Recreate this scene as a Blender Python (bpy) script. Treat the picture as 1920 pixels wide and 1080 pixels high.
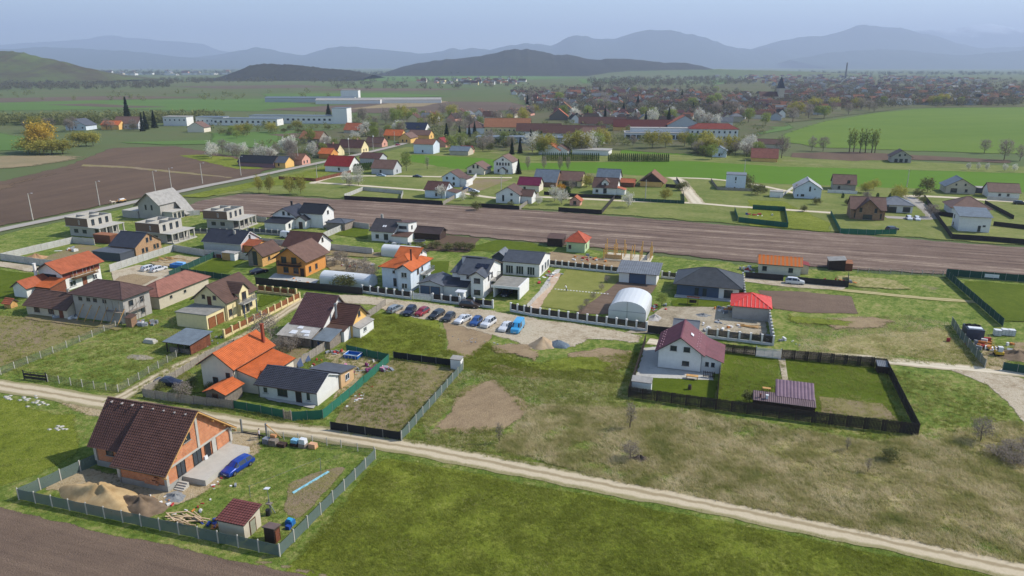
import bpy, bmesh, math, random
import numpy as np
from mathutils import Vector, Matrix

for o in list(bpy.data.objects): bpy.data.objects.remove(o)
S = bpy.context.scene
COL = S.collection
R = math.radians
rnd = random.Random(7)

# ------------------------------------------------------------------ camera
CAM_H, FOC, HORIZON = 52.0, 1346.0, 122.0       # drone height in metres, focal length and horizon row of the 1920 px survey picture
PITCH = math.atan((540 - HORIZON) / FOC)
cd = bpy.data.cameras.new('camera'); cam = bpy.data.objects.new('camera', cd); COL.objects.link(cam)
cam.location = (0, 0, CAM_H); cam.rotation_euler = (math.pi / 2 - PITCH, 0, 0)
cd.sensor_width = 36; cd.lens = FOC / 1920 * 36; cd.clip_start = 0.5; cd.clip_end = 90000
S.camera = cam

# ------------------------------------------------------------------ light
SUN_EL, SUN_AZ = 42.0, 10.0                      # elevation; azimuth from +X towards +Y
w = bpy.data.worlds.new('World'); S.world = w; w.use_nodes = True
nt = w.node_tree; bg = nt.nodes['Background']
sky = nt.nodes.new('ShaderNodeTexSky'); sky.sky_type = 'NISHITA'; sky.sun_disc = False
sky.sun_elevation = R(SUN_EL); sky.sun_rotation = R(90 - SUN_AZ); sky.altitude = 600
sky.air_density = 1.0; sky.dust_density = 0.6; sky.ozone_density = 1.2
nt.links.new(sky.outputs[0], bg.inputs[0]); bg.inputs[1].default_value = 0.15
sl = bpy.data.lights.new('sun', 'SUN'); sl.energy = 4.3; sl.angle = R(0.53); sl.color = (1.0, 0.95, 0.87)
so = bpy.data.objects.new('sun', sl); COL.objects.link(so)
sd = Vector((math.cos(R(SUN_EL)) * math.cos(R(SUN_AZ)), math.cos(R(SUN_EL)) * math.sin(R(SUN_AZ)), math.sin(R(SUN_EL))))
so.rotation_euler = sd.to_track_quat('Z', 'Y').to_euler(); so.location = (60, 20, 120)
vs = S.view_settings; vs.view_transform = 'Standard'; vs.look = 'None'; vs.exposure = 0.43; vs.gamma = 1.0
cy = S.cycles
cy.use_denoising = True; cy.max_bounces = 5; cy.diffuse_bounces = 2; cy.glossy_bounces = 2; cy.transmission_bounces = 4
cy.transparent_max_bounces = 12; cy.volume_bounces = 1; cy.caustics_reflective = False; cy.caustics_refractive = False

# ------------------------------------------------------------------ survey helpers
GA = -17.5                                       # bearing of the village grid (degrees)
U = Vector((math.cos(R(GA)), math.sin(R(GA)))); W = Vector((-math.sin(R(GA)), math.cos(R(GA))))
def G(px, py):
    """survey-picture pixel -> point on the flat ground, in metres"""
    u = (px - 960) / FOC; v = (540 - py) / FOC
    t = -CAM_H / (-math.sin(PITCH) + v * math.cos(PITCH))
    return Vector((u * t, (math.cos(PITCH) + v * math.sin(PITCH)) * t))

# ------------------------------------------------------------------ materials
MATS = {}
def newmat(name):
    m = bpy.data.materials.new(name); m.use_nodes = True
    n = m.node_tree; b = n.nodes['Principled BSDF']
    b.inputs['Specular IOR Level'].default_value = 0.3
    MATS[name] = m
    return m, n, b
def c4(c): return (c[0], c[1], c[2], 1)
def hexc(h):
    v = [int(h[i:i + 2], 16) / 255 for i in (0, 2, 4)]
    return tuple(x / 12.92 if x < .04045 else ((x + .055) / 1.055) ** 2.4 for x in v)
def ramp(n, stops):
    r = n.nodes.new('ShaderNodeValToRGB'); e = r.color_ramp.elements
    while len(e) < len(stops): e.new(.5)
    for k, (p, c) in enumerate(stops): e[k].position = p; e[k].color = c4(c)
    return r
def noise(n, vec, scale, detail=4, rough=.55):
    t = n.nodes.new('ShaderNodeTexNoise'); t.inputs['Scale'].default_value = scale
    t.inputs['Detail'].default_value = detail; t.inputs['Roughness'].default_value = rough
    if vec is not None: n.links.new(vec, t.inputs['Vector'])
    return t
def math_(n, op, a, b=None, clamp=False):
    t = n.nodes.new('ShaderNodeMath'); t.operation = op; t.use_clamp = clamp
    for i, x in enumerate((a, b)):
        if x is None: continue
        if isinstance(x, (int, float)): t.inputs[i].default_value = x
        else: n.links.new(x, t.inputs[i])
    return t.outputs[0]
def mixc(n, f, a, b, mode='MIX'):
    t = n.nodes.new('ShaderNodeMix'); t.data_type = 'RGBA'; t.blend_type = mode
    for i, x in ((0, f), (6, a), (7, b)):
        if isinstance(x, (int, float)): t.inputs[i].default_value = x
        elif isinstance(x, tuple): t.inputs[i].default_value = c4(x)
        else: n.links.new(x, t.inputs[i])
    return t.outputs[2]
def bump(n, b, h, strength, dist=.05):
    t = n.nodes.new('ShaderNodeBump'); t.inputs['Strength'].default_value = strength; t.inputs['Distance'].default_value = dist
    n.links.new(h, t.inputs['Height']); n.links.new(t.outputs[0], b.inputs['Normal'])
def coords(n, rotz=0, scale=(1, 1, 1)):
    t = n.nodes.new('ShaderNodeTexCoord')
    if rotz == 0 and scale == (1, 1, 1): return t.outputs['Object']
    a = n.nodes.new('ShaderNodeMapping'); a.inputs['Rotation'].default_value = (0, 0, R(-rotz))
    n.links.new(t.outputs['Object'], a.inputs['Vector'])
    s = n.nodes.new('ShaderNodeMapping'); s.inputs['Scale'].default_value = scale
    n.links.new(a.outputs[0], s.inputs['Vector'])
    return s.outputs[0]

def M(name, c, c2=None, scale=1.5, rough=.8, bmp=.0, metal=0., rand=.0, spec=None, dirt=.0):
    """plain surface with mottled tone, optional relief and a tone shift from object to object"""
    if name in MATS: return MATS[name]
    if isinstance(c, str): c = hexc(c)
    if isinstance(c2, str): c2 = hexc(c2)
    if c2 is None: c2 = tuple(x * .82 for x in c)
    m, n, b = newmat(name); v = coords(n)
    a = noise(n, v, scale, 5, .6)
    r = ramp(n, [(.3, c2), (.62, c)]); n.links.new(a.outputs[0], r.inputs[0]); out = r.outputs[0]
    if dirt:
        d = noise(n, v, scale * .35, 6, .7)
        f = math_(n, 'MULTIPLY', math_(n, 'SUBTRACT', d.outputs[0], .5, True), dirt * 4, True)
        out = mixc(n, f, out, tuple(x * .45 for x in c))
    if rand:
        oi = n.nodes.new('ShaderNodeObjectInfo'); h = n.nodes.new('ShaderNodeHueSaturation')
        k = math_(n, 'ADD', math_(n, 'MULTIPLY', oi.outputs['Random'], rand * 2), 1 - rand)
        n.links.new(k, h.inputs['Value']); n.links.new(out, h.inputs['Color']); out = h.outputs[0]
    n.links.new(out, b.inputs['Base Color'])
    b.inputs['Roughness'].default_value = rough; b.inputs['Metallic'].default_value = metal
    if spec is not None: b.inputs['Specular IOR Level'].default_value = spec
    if bmp:
        f = noise(n, v, scale * 9, 4, .6); bump(n, b, f.outputs[0], bmp, .03)
    return m

def ground_mat(name, cols, ls=(.03, .22, 1.7), wts=(.42, .33, .25), streak=None, bmp=.5, rough=.95, contrast=1.6, earth=None):
    """soil / turf: three octaves of mottling through a colour ramp; streak=(bearing, along, across, weight) for furrows"""
    if name in MATS: return MATS[name]
    cols = [hexc(c) if isinstance(c, str) else c for c in cols]
    m, n, b = newmat(name); v = coords(n)
    acc = None
    terms = [(noise(n, v, s, 4, .6).outputs[0], wt) for s, wt in zip(ls, wts)]
    if streak:
        for (bear, al, ac, wt) in (streak if isinstance(streak[0], tuple) else (streak,)):
            sv = coords(n, bear, (al, ac, 1)); terms.append((noise(n, sv, 1, 3, .6).outputs[0], wt))
    tot = sum(t[1] for t in terms)
    for s, wt in terms:
        x = math_(n, 'MULTIPLY', s, wt / tot); acc = x if acc is None else math_(n, 'ADD', acc, x)
    acc = math_(n, 'ADD', math_(n, 'MULTIPLY', math_(n, 'SUBTRACT', acc, .5), contrast), .5, True)
    k = len(cols); r = ramp(n, [(.2 + .6 * i / max(1, k - 1), c) for i, c in enumerate(cols)])
    n.links.new(acc, r.inputs[0]); out = r.outputs[0]
    if earth:   # worn patches where soil or dead grass shows
        ec, sc, th = earth; e1 = noise(n, v, sc, 6, .68); f = math_(n, 'MULTIPLY', math_(n, 'SUBTRACT', e1.outputs[0], th), 9., True)
        out = mixc(n, math_(n, 'MULTIPLY', f, .8), out, mixc(n, noise(n, v, 1.9, 3, .6).outputs[0], hexc(ec), tuple(x * .55 for x in hexc(ec))))
    n.links.new(out, b.inputs['Base Color'])
    b.inputs['Roughness'].default_value = rough; b.inputs['Specular IOR Level'].default_value = .1
    if bmp:
        f = noise(n, v, ls[-1] * 2.2, 5, .7); bump(n, b, f.outputs[0], bmp, .25)
    return m

# ------------------------------------------------------------------ mesh helpers
class MB:
    def __init__(s): s.v = []; s.f = []; s.mi = []
    def quad(s, *p, mi=0):
        k = len(s.v); s.v += [tuple(q) for q in p]; s.f.append(tuple(range(k, k + len(p)))); s.mi.append(mi); return s
    def hexa(s, b4, t4, mi=0):
        k = len(s.v); s.v += [tuple(q) for q in b4] + [tuple(q) for q in t4]; n = len(b4)
        s.f.append(tuple(k + i for i in reversed(range(n)))); s.f.append(tuple(k + n + i for i in range(n))); s.mi += [mi, mi]
        for i in range(n):
            j = (i + 1) % n; s.f.append((k + i, k + j, k + n + j, k + n + i)); s.mi.append(mi)
        return s
    def box(s, x0, y0, z0, x1, y1, z1, mi=0):
        return s.hexa([(x0, y0, z0), (x1, y0, z0), (x1, y1, z0), (x0, y1, z0)], [(x0, y0, z1), (x1, y0, z1), (x1, y1, z1), (x0, y1, z1)], mi)
    def obox(s, c, ax, ay, az, mi=0):
        """box from centre and three half-axis vectors"""
        c, ax, ay, az = Vector(c), Vector(ax), Vector(ay), Vector(az)
        return s.hexa([c - ax - ay - az, c + ax - ay - az, c + ax + ay - az, c - ax + ay - az], [c - ax - ay + az, c + ax - ay + az, c + ax + ay + az, c - ax + ay + az], mi)
    def beam(s, a, b, w, h=None, mi=0):
        a, b = Vector(a), Vector(b); d = (b - a); l = d.length; d.normalize()
        up = Vector((0, 0, 1)) if abs(d.z) < .95 else Vector((1, 0, 0))
        x = d.cross(up).normalized(); y = x.cross(d).normalized()
        return s.obox((a + b) / 2, d * l / 2, x * w / 2, y * (h or w) / 2, mi)
    def tube(s, pts, rad, n=6, mi=0, cap=True):
        k0 = len(s.v); P = [Vector(p) for p in pts]; m = len(P)
        for i, p in enumerate(P):
            d = (P[min(i + 1, m - 1)] - P[max(i - 1, 0)]).normalized()
            a = d.cross(Vector((0, 0, 1)) if abs(d.z) < .9 else Vector((1, 0, 0))).normalized(); b = d.cross(a)
            r = rad[i] if isinstance(rad, (list, tuple)) else rad
            for q in range(n):
                t = 2 * math.pi * q / n; s.v.append(tuple(p + a * math.cos(t) * r + b * math.sin(t) * r))
        for i in range(m - 1):
            for q in range(n):
                s.f.append((k0 + i * n + q, k0 + i * n + (q + 1) % n, k0 + (i + 1) * n + (q + 1) % n, k0 + (i + 1) * n + q)); s.mi.append(mi)
        if cap:
            s.f.append(tuple(k0 + q for q in reversed(range(n)))); s.f.append(tuple(k0 + (m - 1) * n + q for q in range(n))); s.mi += [mi, mi]
        return s
    def mesh(s, name, mats, smooth=False):
        me = bpy.data.meshes.new(name); me.from_pydata(s.v, [], s.f)
        for m in (mats if isinstance(mats, (list, tuple)) else [mats]): me.materials.append(m)
        if any(s.mi): me.polygons.foreach_set('material_index', s.mi)
        bm = bmesh.new(); bm.from_mesh(me); bmesh.ops.recalc_face_normals(bm, faces=bm.faces); bm.to_mesh(me); bm.free()
        if smooth: me.polygons.foreach_set('use_smooth', [True] * len(me.polygons))
        return me
    def build(s, name, mats, parent=None, loc=None, smooth=False):
        return link(name, s.mesh(name, mats, smooth), parent, loc)
def link(name, data, parent=None, loc=None, rz=0, scale=None):
    o = bpy.data.objects.new(name, data); COL.objects.link(o)
    if parent is not None: o.parent = parent
    if loc is not None: o.location = loc
    if rz: o.rotation_euler = (0, 0, rz)
    if scale is not None: o.scale = scale
    return o
def tag(o, label, cat=None, group=None, kind=None):
    if label: o['label'] = label
    if cat: o['category'] = cat
    if group: o['group'] = group
    if kind: o['kind'] = kind
    return o
def thing(name, label, cat, base, ang=GA, group=None, z=0):
    """an Empty at the thing's base; base is a survey pixel"""
    g = G(*base) if not isinstance(base, Vector) else base
    o = link(name, None, None, (g.x, g.y, z), R(ang)); o.empty_display_size = .5
    return tag(o, label, cat, group)
def copy_tree(o, parent=None):
    c = o.copy(); COL.objects.link(c); c.parent = parent
    for ch in KIDS.get(o.name) or list(o.children): copy_tree(ch, c)
    return c
KIDS = {}

# ------------------------------------------------------------------ ground
ZN = [0]
def nz():
    ZN[0] += 1; return .003 * ZN[0]
def fbm1(seed):
    ph = [(rnd.uniform(0, 6.28), rnd.uniform(.8, 1.2)) for _ in range(6)]
    return lambda t: sum(math.sin(t * f * (1.9 ** k) * .35 + p) / (1.55 ** k) for k, (p, f) in enumerate(ph)) / 2.2
def soft_mat(mat):
    """the same ground with a ragged margin: it thins out in clumps towards its edge"""
    nm = mat.name + ' ragged'
    if nm in MATS: return MATS[nm]
    m = mat.copy(); m.name = nm; MATS[nm] = m; n = m.node_tree; b = n.nodes['Principled BSDF']
    at = n.nodes.new('ShaderNodeAttribute'); at.attribute_name = 'margin'; v = coords(n)
    a, c = noise(n, v, .45, 4, .6), noise(n, v, 2.6, 4, .7)
    k = math_(n, 'ADD', math_(n, 'MULTIPLY', a.outputs[0], .9), math_(n, 'MULTIPLY', c.outputs[0], .9))
    k = math_(n, 'ADD', math_(n, 'MULTIPLY', at.outputs['Fac'], 1.5), math_(n, 'SUBTRACT', k, 1.35))
    k = math_(n, 'MULTIPLY', k, 5., True)
    tr = n.nodes.new('ShaderNodeBsdfTransparent'); mx = n.nodes.new('ShaderNodeMixShader')
    n.links.new(k, mx.inputs[0]); n.links.new(tr.outputs[0], mx.inputs[1]); n.links.new(b.outputs[0], mx.inputs[2])
    n.links.new(mx.outputs[0], n.nodes['Material Output'].inputs['Surface']); return m
def patch(name, px, mat, jit=.4, step=1.2, kind='structure', z=None, world=False, soft=None):
    from mathutils.geometry import delaunay_2d_cdt
    P = [Vector(p) if world else G(*p) for p in px]; out = []; f = fbm1(0); d0 = 0
    for a, b in zip(P, P[1:] + P[:1]):
        l = (b - a).length; st = max(step, l / 160); n = max(1, int(l / st)); nr = Vector((-(b - a).y, (b - a).x)).normalized()
        for k in range(n):
            q = a + (b - a) * (k / n); out.append(q + nr * f((d0 + l * k / n) / max(1, st)) * jit)
        d0 += l
    zz = nz() if z is None else z
    m = bpy.data.meshes.new(name)
    if soft is None: soft = 0 if jit < .12 else jit * 3.2
    if not soft:
        m.from_pydata([(p.x, p.y, zz) for p in out], [], [tuple(range(len(out)))])
        if m.polygons[0].normal.z < 0: m.flip_normals()
        m.materials.append(mat)
    else:
        A = np.array([(p.x, p.y) for p in out]); B = np.roll(A, -1, 0)
        lo, hi = A.min(0), A.max(0); sp = max(.7, soft * .55, math.sqrt((hi - lo).prod() / 5000))
        gx_, gy_ = np.meshgrid(np.arange(lo[0], hi[0], sp), np.arange(lo[1], hi[1], sp)); Q = np.stack([gx_.ravel(), gy_.ravel()], 1)
        def dist(Q):
            D = np.full(len(Q), 1e9)
            for a, b in zip(A, B):
                e = b - a; t = np.clip(((Q - a) @ e) / max(1e-9, e @ e), 0, 1); D = np.minimum(D, np.hypot(*(Q - a - t[:, None] * e).T))
            return D
        keep = inside(Q, A); Q = Q[keep]; D = dist(Q); ok = D > sp * .4; Q, D = Q[ok], D[ok]
        n0 = len(A); co = [Vector(a) for a in A] + [Vector(q) for q in Q]
        v, e, fc, ov, oe, of = delaunay_2d_cdt(co, [(i, (i + 1) % n0) for i in range(n0)], [], 0, 1e-5)
        V = np.array([(p.x, p.y) for p in v]); C = np.array([V[list(t)].mean(0) for t in fc]); kf = inside(C, A)
        m.from_pydata([(p.x, p.y, zz) for p in v], [], [tuple(t) for t, k in zip(fc, kf) if k])
        if len(m.polygons) and m.polygons[0].normal.z < 0: m.flip_normals()
        at = m.attributes.new('margin', 'FLOAT', 'POINT'); at.data.foreach_set('value', np.clip(dist(V) / soft, 0, 1).astype(np.float32))
        m.materials.append(soft_mat(mat))
    o = link(name, m); o['kind'] = kind
    return o
def inside(Q, A):
    r = np.zeros(len(Q), bool); B = np.roll(A, -1, 0); x, y = Q[:, 0], Q[:, 1]
    for (x0, y0), (x1, y1) in zip(A, B):
        if y0 == y1: continue
        c = ((y0 > y) != (y1 > y)) & (x < (x1 - x0) * (y - y0) / (y1 - y0) + x0); r ^= c
    return r
def smooth_line(P, step):
    out = []
    for i in range(len(P) - 1):
        p0, p1, p2, p3 = P[max(0, i - 1)], P[i], P[i + 1], P[min(len(P) - 1, i + 2)]
        n = max(2, int((p2 - p1).length / step))
        for k in range(n):
            t = k / n; t2, t3 = t * t, t * t * t
            out.append(.5 * ((2 * p1) + (p2 - p0) * t + (2 * p0 - 5 * p1 + 4 * p2 - p3) * t2 + (3 * p1 - p0 - 3 * p2 + p3) * t3))
    out.append(P[-1]); return out
def road(name, px, width, mat, jit=.25, step=1.0, straight=False):
    P = [G(*p) for p in px]; L = smooth_line(P, step)
    fl, fr = fbm1(1), fbm1(2); v = []; uv = []; d = 0; zz = nz(); NC = 6
    for i, p in enumerate(L):
        t = (L[min(i + 1, len(L) - 1)] - L[max(i - 1, 0)]).normalized(); nr = Vector((-t.y, t.x))
        if i: d += (p - L[i - 1]).length
        wd = width(i / (len(L) - 1)) if callable(width) else width
        for k in range(NC + 1):
            s = k / NC - .5; e = (fl(d) if s < 0 else fr(d)) * jit * abs(s) * 2
            q = p + nr * (s * wd + (e if s > 0 else -e)); v.append((q.x, q.y, zz)); uv.append((k / NC, d))
    f = [(i * (NC + 1) + k, i * (NC + 1) + k + 1, (i + 1) * (NC + 1) + k + 1, (i + 1) * (NC + 1) + k) for i in range(len(L) - 1) for k in range(NC)]
    m = bpy.data.meshes.new(name); m.from_pydata(v, [], f); ul = m.uv_layers.new(name='uv')
    for lp in m.loops: ul.data[lp.index].uv = uv[lp.vertex_index]
    if m.polygons[0].normal.z < 0: m.flip_normals()
    m.materials.append(mat); o = link(name, m); o['kind'] = 'structure'; return o
def track_mat(name, wheel, mid, edge, strip=.5):
    """dirt track: two pale wheel lanes, greyer verge and crown, broken up by noise"""
    m, n, b = newmat(name); wheel, mid, edge = map(hexc, (wheel, mid, edge))
    t = n.nodes.new('ShaderNodeUVMap'); sp = n.nodes.new('ShaderNodeSeparateXYZ'); n.links.new(t.outputs[0], sp.inputs[0])
    v = coords(n); wob = noise(n, v, .35, 4, .6); fine = noise(n, v, 2.6, 5, .7)
    x = math_(n, 'ADD', sp.outputs[0], math_(n, 'MULTIPLY', math_(n, 'SUBTRACT', wob.outputs[0], .5), .26))
    r = n.nodes.new('ShaderNodeValToRGB'); e = r.color_ramp.elements
    st = [(0, edge), (.13, edge), (.24, wheel), (.40, wheel), (.47, mid), (.55, mid), (.62, wheel), (.78, wheel), (.89, edge), (1, edge)]
    while len(e) < len(st): e.new(.5)
    for k, (p, c) in enumerate(st): e[k].position = p; e[k].color = c4(c)
    n.links.new(x, r.inputs[0])
    out = mixc(n, math_(n, 'MULTIPLY', math_(n, 'SUBTRACT', fine.outputs[0], .35, True), strip * 1.6, True), r.outputs[0], mixc(n, .5, r.outputs[0], edge))
    n.links.new(out, b.inputs['Base Color']); b.inputs['Roughness'].default_value = .95; b.inputs['Specular IOR Level'].default_value = .1
    bump(n, b, fine.outputs[0], .4, .08); return m
# ------------------------------------------------------------------ the land
g_meadow = ground_mat('meadow turf', ['3d4f1c', '566927', '6b7a34', '8a8a4e', '9a9060'], (.05, .4, 1.5), (.3, .32, .4), (GA + 65, .25, 1.1, .2), .9, contrast=2.4, earth=('93836a', .075, .6))
g_dry = ground_mat('dry meadow grass', ['4c5a26', '77783f', '918a57', 'a89a70', '8d7c60'], (.06, .4, 1.4), (.25, .3, .4), (GA + 65, .2, 1.0, .25), 1., contrast=2.3, earth=('9a8a72', .09, .6))
g_lush = ground_mat('lush grass', ['4f581a', '667022', '767d2d', '8a8c44'], (.05, .45, 1.6), (.3, .32, .4), None, .9, contrast=2.2, earth=('8a8050', .06, .66))
g_lawn = ground_mat('mown lawn', ['42500e', '4c5a10', '556217', '606a21'], (.06, .5, 1.9), (.35, .3, .4), None, .6, contrast=2.)
g_bright = ground_mat('young crop', ['4b6a16', '53731b', '5b7a22'], (.008, .05, .5), (.4, .3, .2), (GA, .004, .12, .35), .15, contrast=1.3)
g_wheat = ground_mat('winter wheat', ['4f6720', '586f26', '61752b', '6d7c37'], (.006, .03, .2), (.4, .3, .2), (20, .003, .06, .45), .15, contrast=1.4)
g_soil = ground_mat('ploughed soil', ['57493f', '6b5a4d', '7a6757', '8b7869'], (.03, .3, 2.2), (.2, .2, .25), ((GA, .05, 1.5, .35), (GA, .015, .35, .25)), .9)
g_strip = ground_mat('harrowed field', ['594a41', '6b594e', '7c6a5d', '9d8b78'], (.015, .2, 1.5), (.15, .15, .15), ((GA - 1, .012, .38, .5), (GA - 1, .05, 1.1, .4)), .6, contrast=3.)
g_brown = ground_mat('dark bare field', ['4f4036', '5a4a3d', '655344', '705d49'], (.006, .05, .6), (.4, .25, .15), ((GA + 90, .008, .12, .4),), .4, contrast=1.5)
g_earth = ground_mat('bare earth', ['6f5f4a', '8a765c', '9b8769', '7d7549'], (.08, .4, 2.2), (.35, .35, .3), (GA + 60, .3, 1.4, .2), .7)
g_garden = ground_mat('thin grass on earth', ['7a6b52', '86755f', '7d7548', '927f6b'], (.07, .35, 2.), (.4, .35, .25), None, .6)
g_gravel = ground_mat('pale gravel', ['8a7a63', 'a6977e', 'bbae97', '9a8b72'], (.07, .5, 2.2), (.35, .35, .35), None, .7, contrast=2.3)
g_sandy = ground_mat('sandy yard', ['8c7a5d', 'ab9774', 'b3a285', '7f7452'], (.12, .6, 2.4), (.35, .35, .35), None, .9, contrast=2.5)
g_paved = ground_mat('concrete paving', ['a3a099', 'b4b1a8', '989690'], (.15, .6, 3.), (.4, .3, .3), None, .2)
g_far = ground_mat('far farmland', ['4a5a34', '55633a', '5e6240', '686348'], (.0016, .008, .05), (.45, .35, .2), (GA + 60, .0006, .006, .35), .1, contrast=1.9)
g_fargreen = ground_mat('far green crop', ['4c6630', '566f36', '5f763c'], (.003, .02, .1), (.4, .3, .2), (-8, .0008, .02, .4), .1)
g_farbrown = ground_mat('far ploughland', ['564a42', '635549', '6f5f50'], (.003, .02, .1), (.4, .3, .2), (-8, .0008, .02, .4), .1)
g_village = ground_mat('village gardens', ['40482c', '545a36', '5f5b42', '6a6252'], (.01, .05, .3), (.35, .4, .25), None, .2, contrast=2.)
g_reed = ground_mat('dry reeds and scrub', ['6d6646', '83775a', '917f61', '60633a'], (.02, .1, .6), (.35, .4, .25), (-5, .01, .15, .3), .5)
t_track = track_mat('dirt track', 'bfb095', '98886c', '8d8460', .85)
t_white = track_mat('pale gravel road', 'cbbfa8', 'bfb39b', 'a99c80', .3)
t_asph = track_mat('worn asphalt', 'a09a92', '9a948c', '8f8878', .25)

gm = MB()
E0 = 34000
gx = [-30000, -6000, -1500, -400, 400, 1500, 6000, 30000]; gy = [-2500, -300, 40, 500, 1500, 5000, 15000, E0]
for i in range(len(gx) - 1):
    for j in range(len(gy) - 1):
        gm.quad((gx[i], gy[j], 0), (gx[i + 1], gy[j], 0), (gx[i + 1], gy[j + 1], 0), (gx[i], gy[j + 1], 0))
tag(gm.build('ground', g_far), None, kind='structure')

# near meadows
patch('meadow', [(-700, 590), (-200, 484), (0, 438), (200, 397), (350, 364), (345, 392), (600, 420), (830, 440), (1060, 462), (1225, 476), (1400, 494), (1920, 527), (2500, 560), (3300, 1400), (960, 2400), (-1600, 1400)], g_meadow, .5)
patch('lush_field', [(560, 1040), (712, 852), (760, 858), (1000, 905), (1400, 982), (1900, 1083), (2300, 1165), (2000, 1500), (600, 1500), (520, 1062)], g_lush, .5)
patch('dry_meadow', [(1180, 800), (1400, 800), (1640, 838), (1760, 830), (1900, 800), (2100, 830), (2200, 1060), (1880, 1030), (1560, 965), (1330, 905), (1230, 860)], g_dry, 1.6)
patch('dry_meadow', [(1500, 640), (1640, 620), (1780, 610), (1850, 690), (1680, 672), (1560, 665)], g_dry, 1.2)
patch('ploughed_field', [(-400, 905), (0, 948), (160, 985), (420, 1042), (640, 1085), (900, 1140), (400, 1500), (-900, 1300)], g_soil, .35)
patch('grass_verge', [(430, 1044), (520, 1053), (640, 1080), (900, 1135), (930, 1150), (640, 1092), (500, 1062)], g_garden, .25)
patch('grass_plot', [(-300, 745), (0, 738), (150, 775), (175, 850), (40, 905), (0, 925), (-300, 900)], g_lush, 1.)
patch('bare_earth', [(60, 920), (165, 870), (330, 900), (340, 850), (440, 800), (500, 800), (490, 850), (430, 900), (380, 940), (300, 965), (150, 945)], g_sandy, .7)
patch('garden_bed', [(540, 905), (600, 880), (665, 868), (600, 935), (560, 985), (525, 960)], g_garden, .3)
patch('bare_earth', [(120, 738), (250, 745), (300, 762), (190, 800), (150, 780), (100, 757)], g_sandy, .9)
patch('bare_plot', [(0, 590), (-200, 585), (-250, 745), (0, 690), (100, 650), (205, 616), (150, 603)], g_garden, .4)
patch('earth_plot', [(622, 795), (660, 735), (737, 672), (865, 690), (752, 815)], g_garden, .3)
patch('bare_earth', [(775, 820), (860, 735), (920, 695), (970, 735), (1010, 775), (975, 812), (870, 815)], g_earth, 1.4, soft=3.)
patch('bare_earth', [(832, 660), (835, 640), (828, 603), (935, 622), (910, 650), (880, 674)], g_earth, .5, soft=.9)
patch('bare_earth', [(900, 690), (940, 680), (990, 690), (1040, 700), (1010, 715), (950, 705)], g_earth, .6)
patch('lush_field', [(640, 655), (700, 590), (730, 580), (830, 600), (835, 665), (740, 668)], g_lush, .6)
patch('sandy_yard', [(600, 665), (640, 655), (720, 672), (650, 740), (610, 760), (640, 700)], g_sandy, .5)
patch('bare_earth', [(1040, 660), (1120, 650), (1200, 655), (1195, 690), (1140, 700), (1075, 690)], g_earth, .9)

# roads of the settlement
road('dirt_road', [(-500, 655), (-200, 693), (0, 723), (180, 752), (330, 775), (450, 795), (610, 815), (830, 850), (1000, 884), (1300, 941), (1600, 1002), (1920, 1071), (2500, 1200)], 4.1, t_track, .35)
road('dirt_track', [(205, 757), (240, 738), (330, 690), (470, 625), (550, 575), (575, 560)], 3.2, t_track, .3)
patch('gravel_street', [(560, 548), (690, 553), (800, 566), (925, 580), (962, 588), (1090, 606), (1212, 626), (1206, 646), (1110, 640), (1085, 655), (1040, 655), (990, 660), (950, 640), (850, 612), (800, 603), (724, 588), (700, 576), (560, 562)], g_gravel, .5, soft=3.)
road('gravel_road', [(1215, 640), (1300, 652), (1420, 663), (1560, 668), (1680, 678), (1800, 690), (1920, 700), (2200, 725)], 3.6, t_white, .3)
patch('gravel_fork', [(1760, 689), (1860, 699), (1925, 706), (2000, 800), (1960, 830), (1900, 780), (1850, 722)], g_gravel, .5)
patch('sandy_yard', [(1820, 685), (1845, 650), (1870, 655), (1895, 670), (1875, 698)], g_sandy, .3)
patch('earth_mound_yard', [(1890, 640), (1990, 640), (2000, 690), (1905, 680)], g_earth, .5)
road('dirt_track', [(1385, 518), (1480, 533), (1600, 546), (1720, 558), (1920, 573), (2300, 600)], 2.6, track_mat('grassy track', 'b5a67f', '7f7c45', '77763f'), .3)
patch('vegetable_plot', [(1415, 544), (1500, 546), (1598, 556), (1612, 590), (1520, 588), (1450, 580)], g_soil, .3)
patch('sandy_yard', [(1165, 625), (1210, 600), (1240, 575), (1290, 572), (1350, 570), (1440, 600), (1445, 640), (1330, 628), (1215, 628)], ground_mat('trampled building yard', ['7f735d', '9c8f78', 'b0a48e', '857a60'], (.1, .5, 2.4), bmp=.8, contrast=2.6), .4)
patch('gravel_yard', [(1385, 515), (1420, 523), (1590, 538), (1580, 545), (1480, 540), (1390, 528)], g_gravel, .3)

# yards, lawns and paving of single plots
patch('lawn', [(1352, 658), (1462, 672), (1458, 700), (1480, 770), (1345, 752)], g_lawn, .1)
patch('lawn', [(1474, 674), (1640, 690), (1690, 790), (1525, 772), (1470, 700)], g_lawn, .1)
patch('garden_bed', [(1530, 742), (1660, 755), (1690, 792), (1530, 775)], g_garden, .4)
patch('lawn', [(1192, 706), (1345, 715), (1340, 748), (1180, 738)], g_lawn, .1)
patch('paved_yard', [(1205, 652), (1232, 650), (1340, 690), (1340, 715), (1190, 708)], g_paved, .15)
patch('garden_path', [(1458, 670), (1472, 672), (1478, 715), (1468, 715)], g_gravel, .06)
patch('lawn', [(1005, 575), (1060, 505), (1168, 516), (1118, 590)], ground_mat('pale lawn', ['6a7033', '76783c', '828146', '66702e'], (.08, .4, 2.2), bmp=.3), .15)
patch('lawn', [(855, 470), (930, 450), (1000, 455), (1040, 470), (990, 475)], g_lawn, .3)
patch('lawn', [(800, 490), (845, 490), (838, 520), (803, 520)], g_lawn, .2)
patch('dark_soil_bed', [(1075, 590), (1170, 520), (1235, 535), (1215, 560), (1140, 590)], g_soil, .2)
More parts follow.
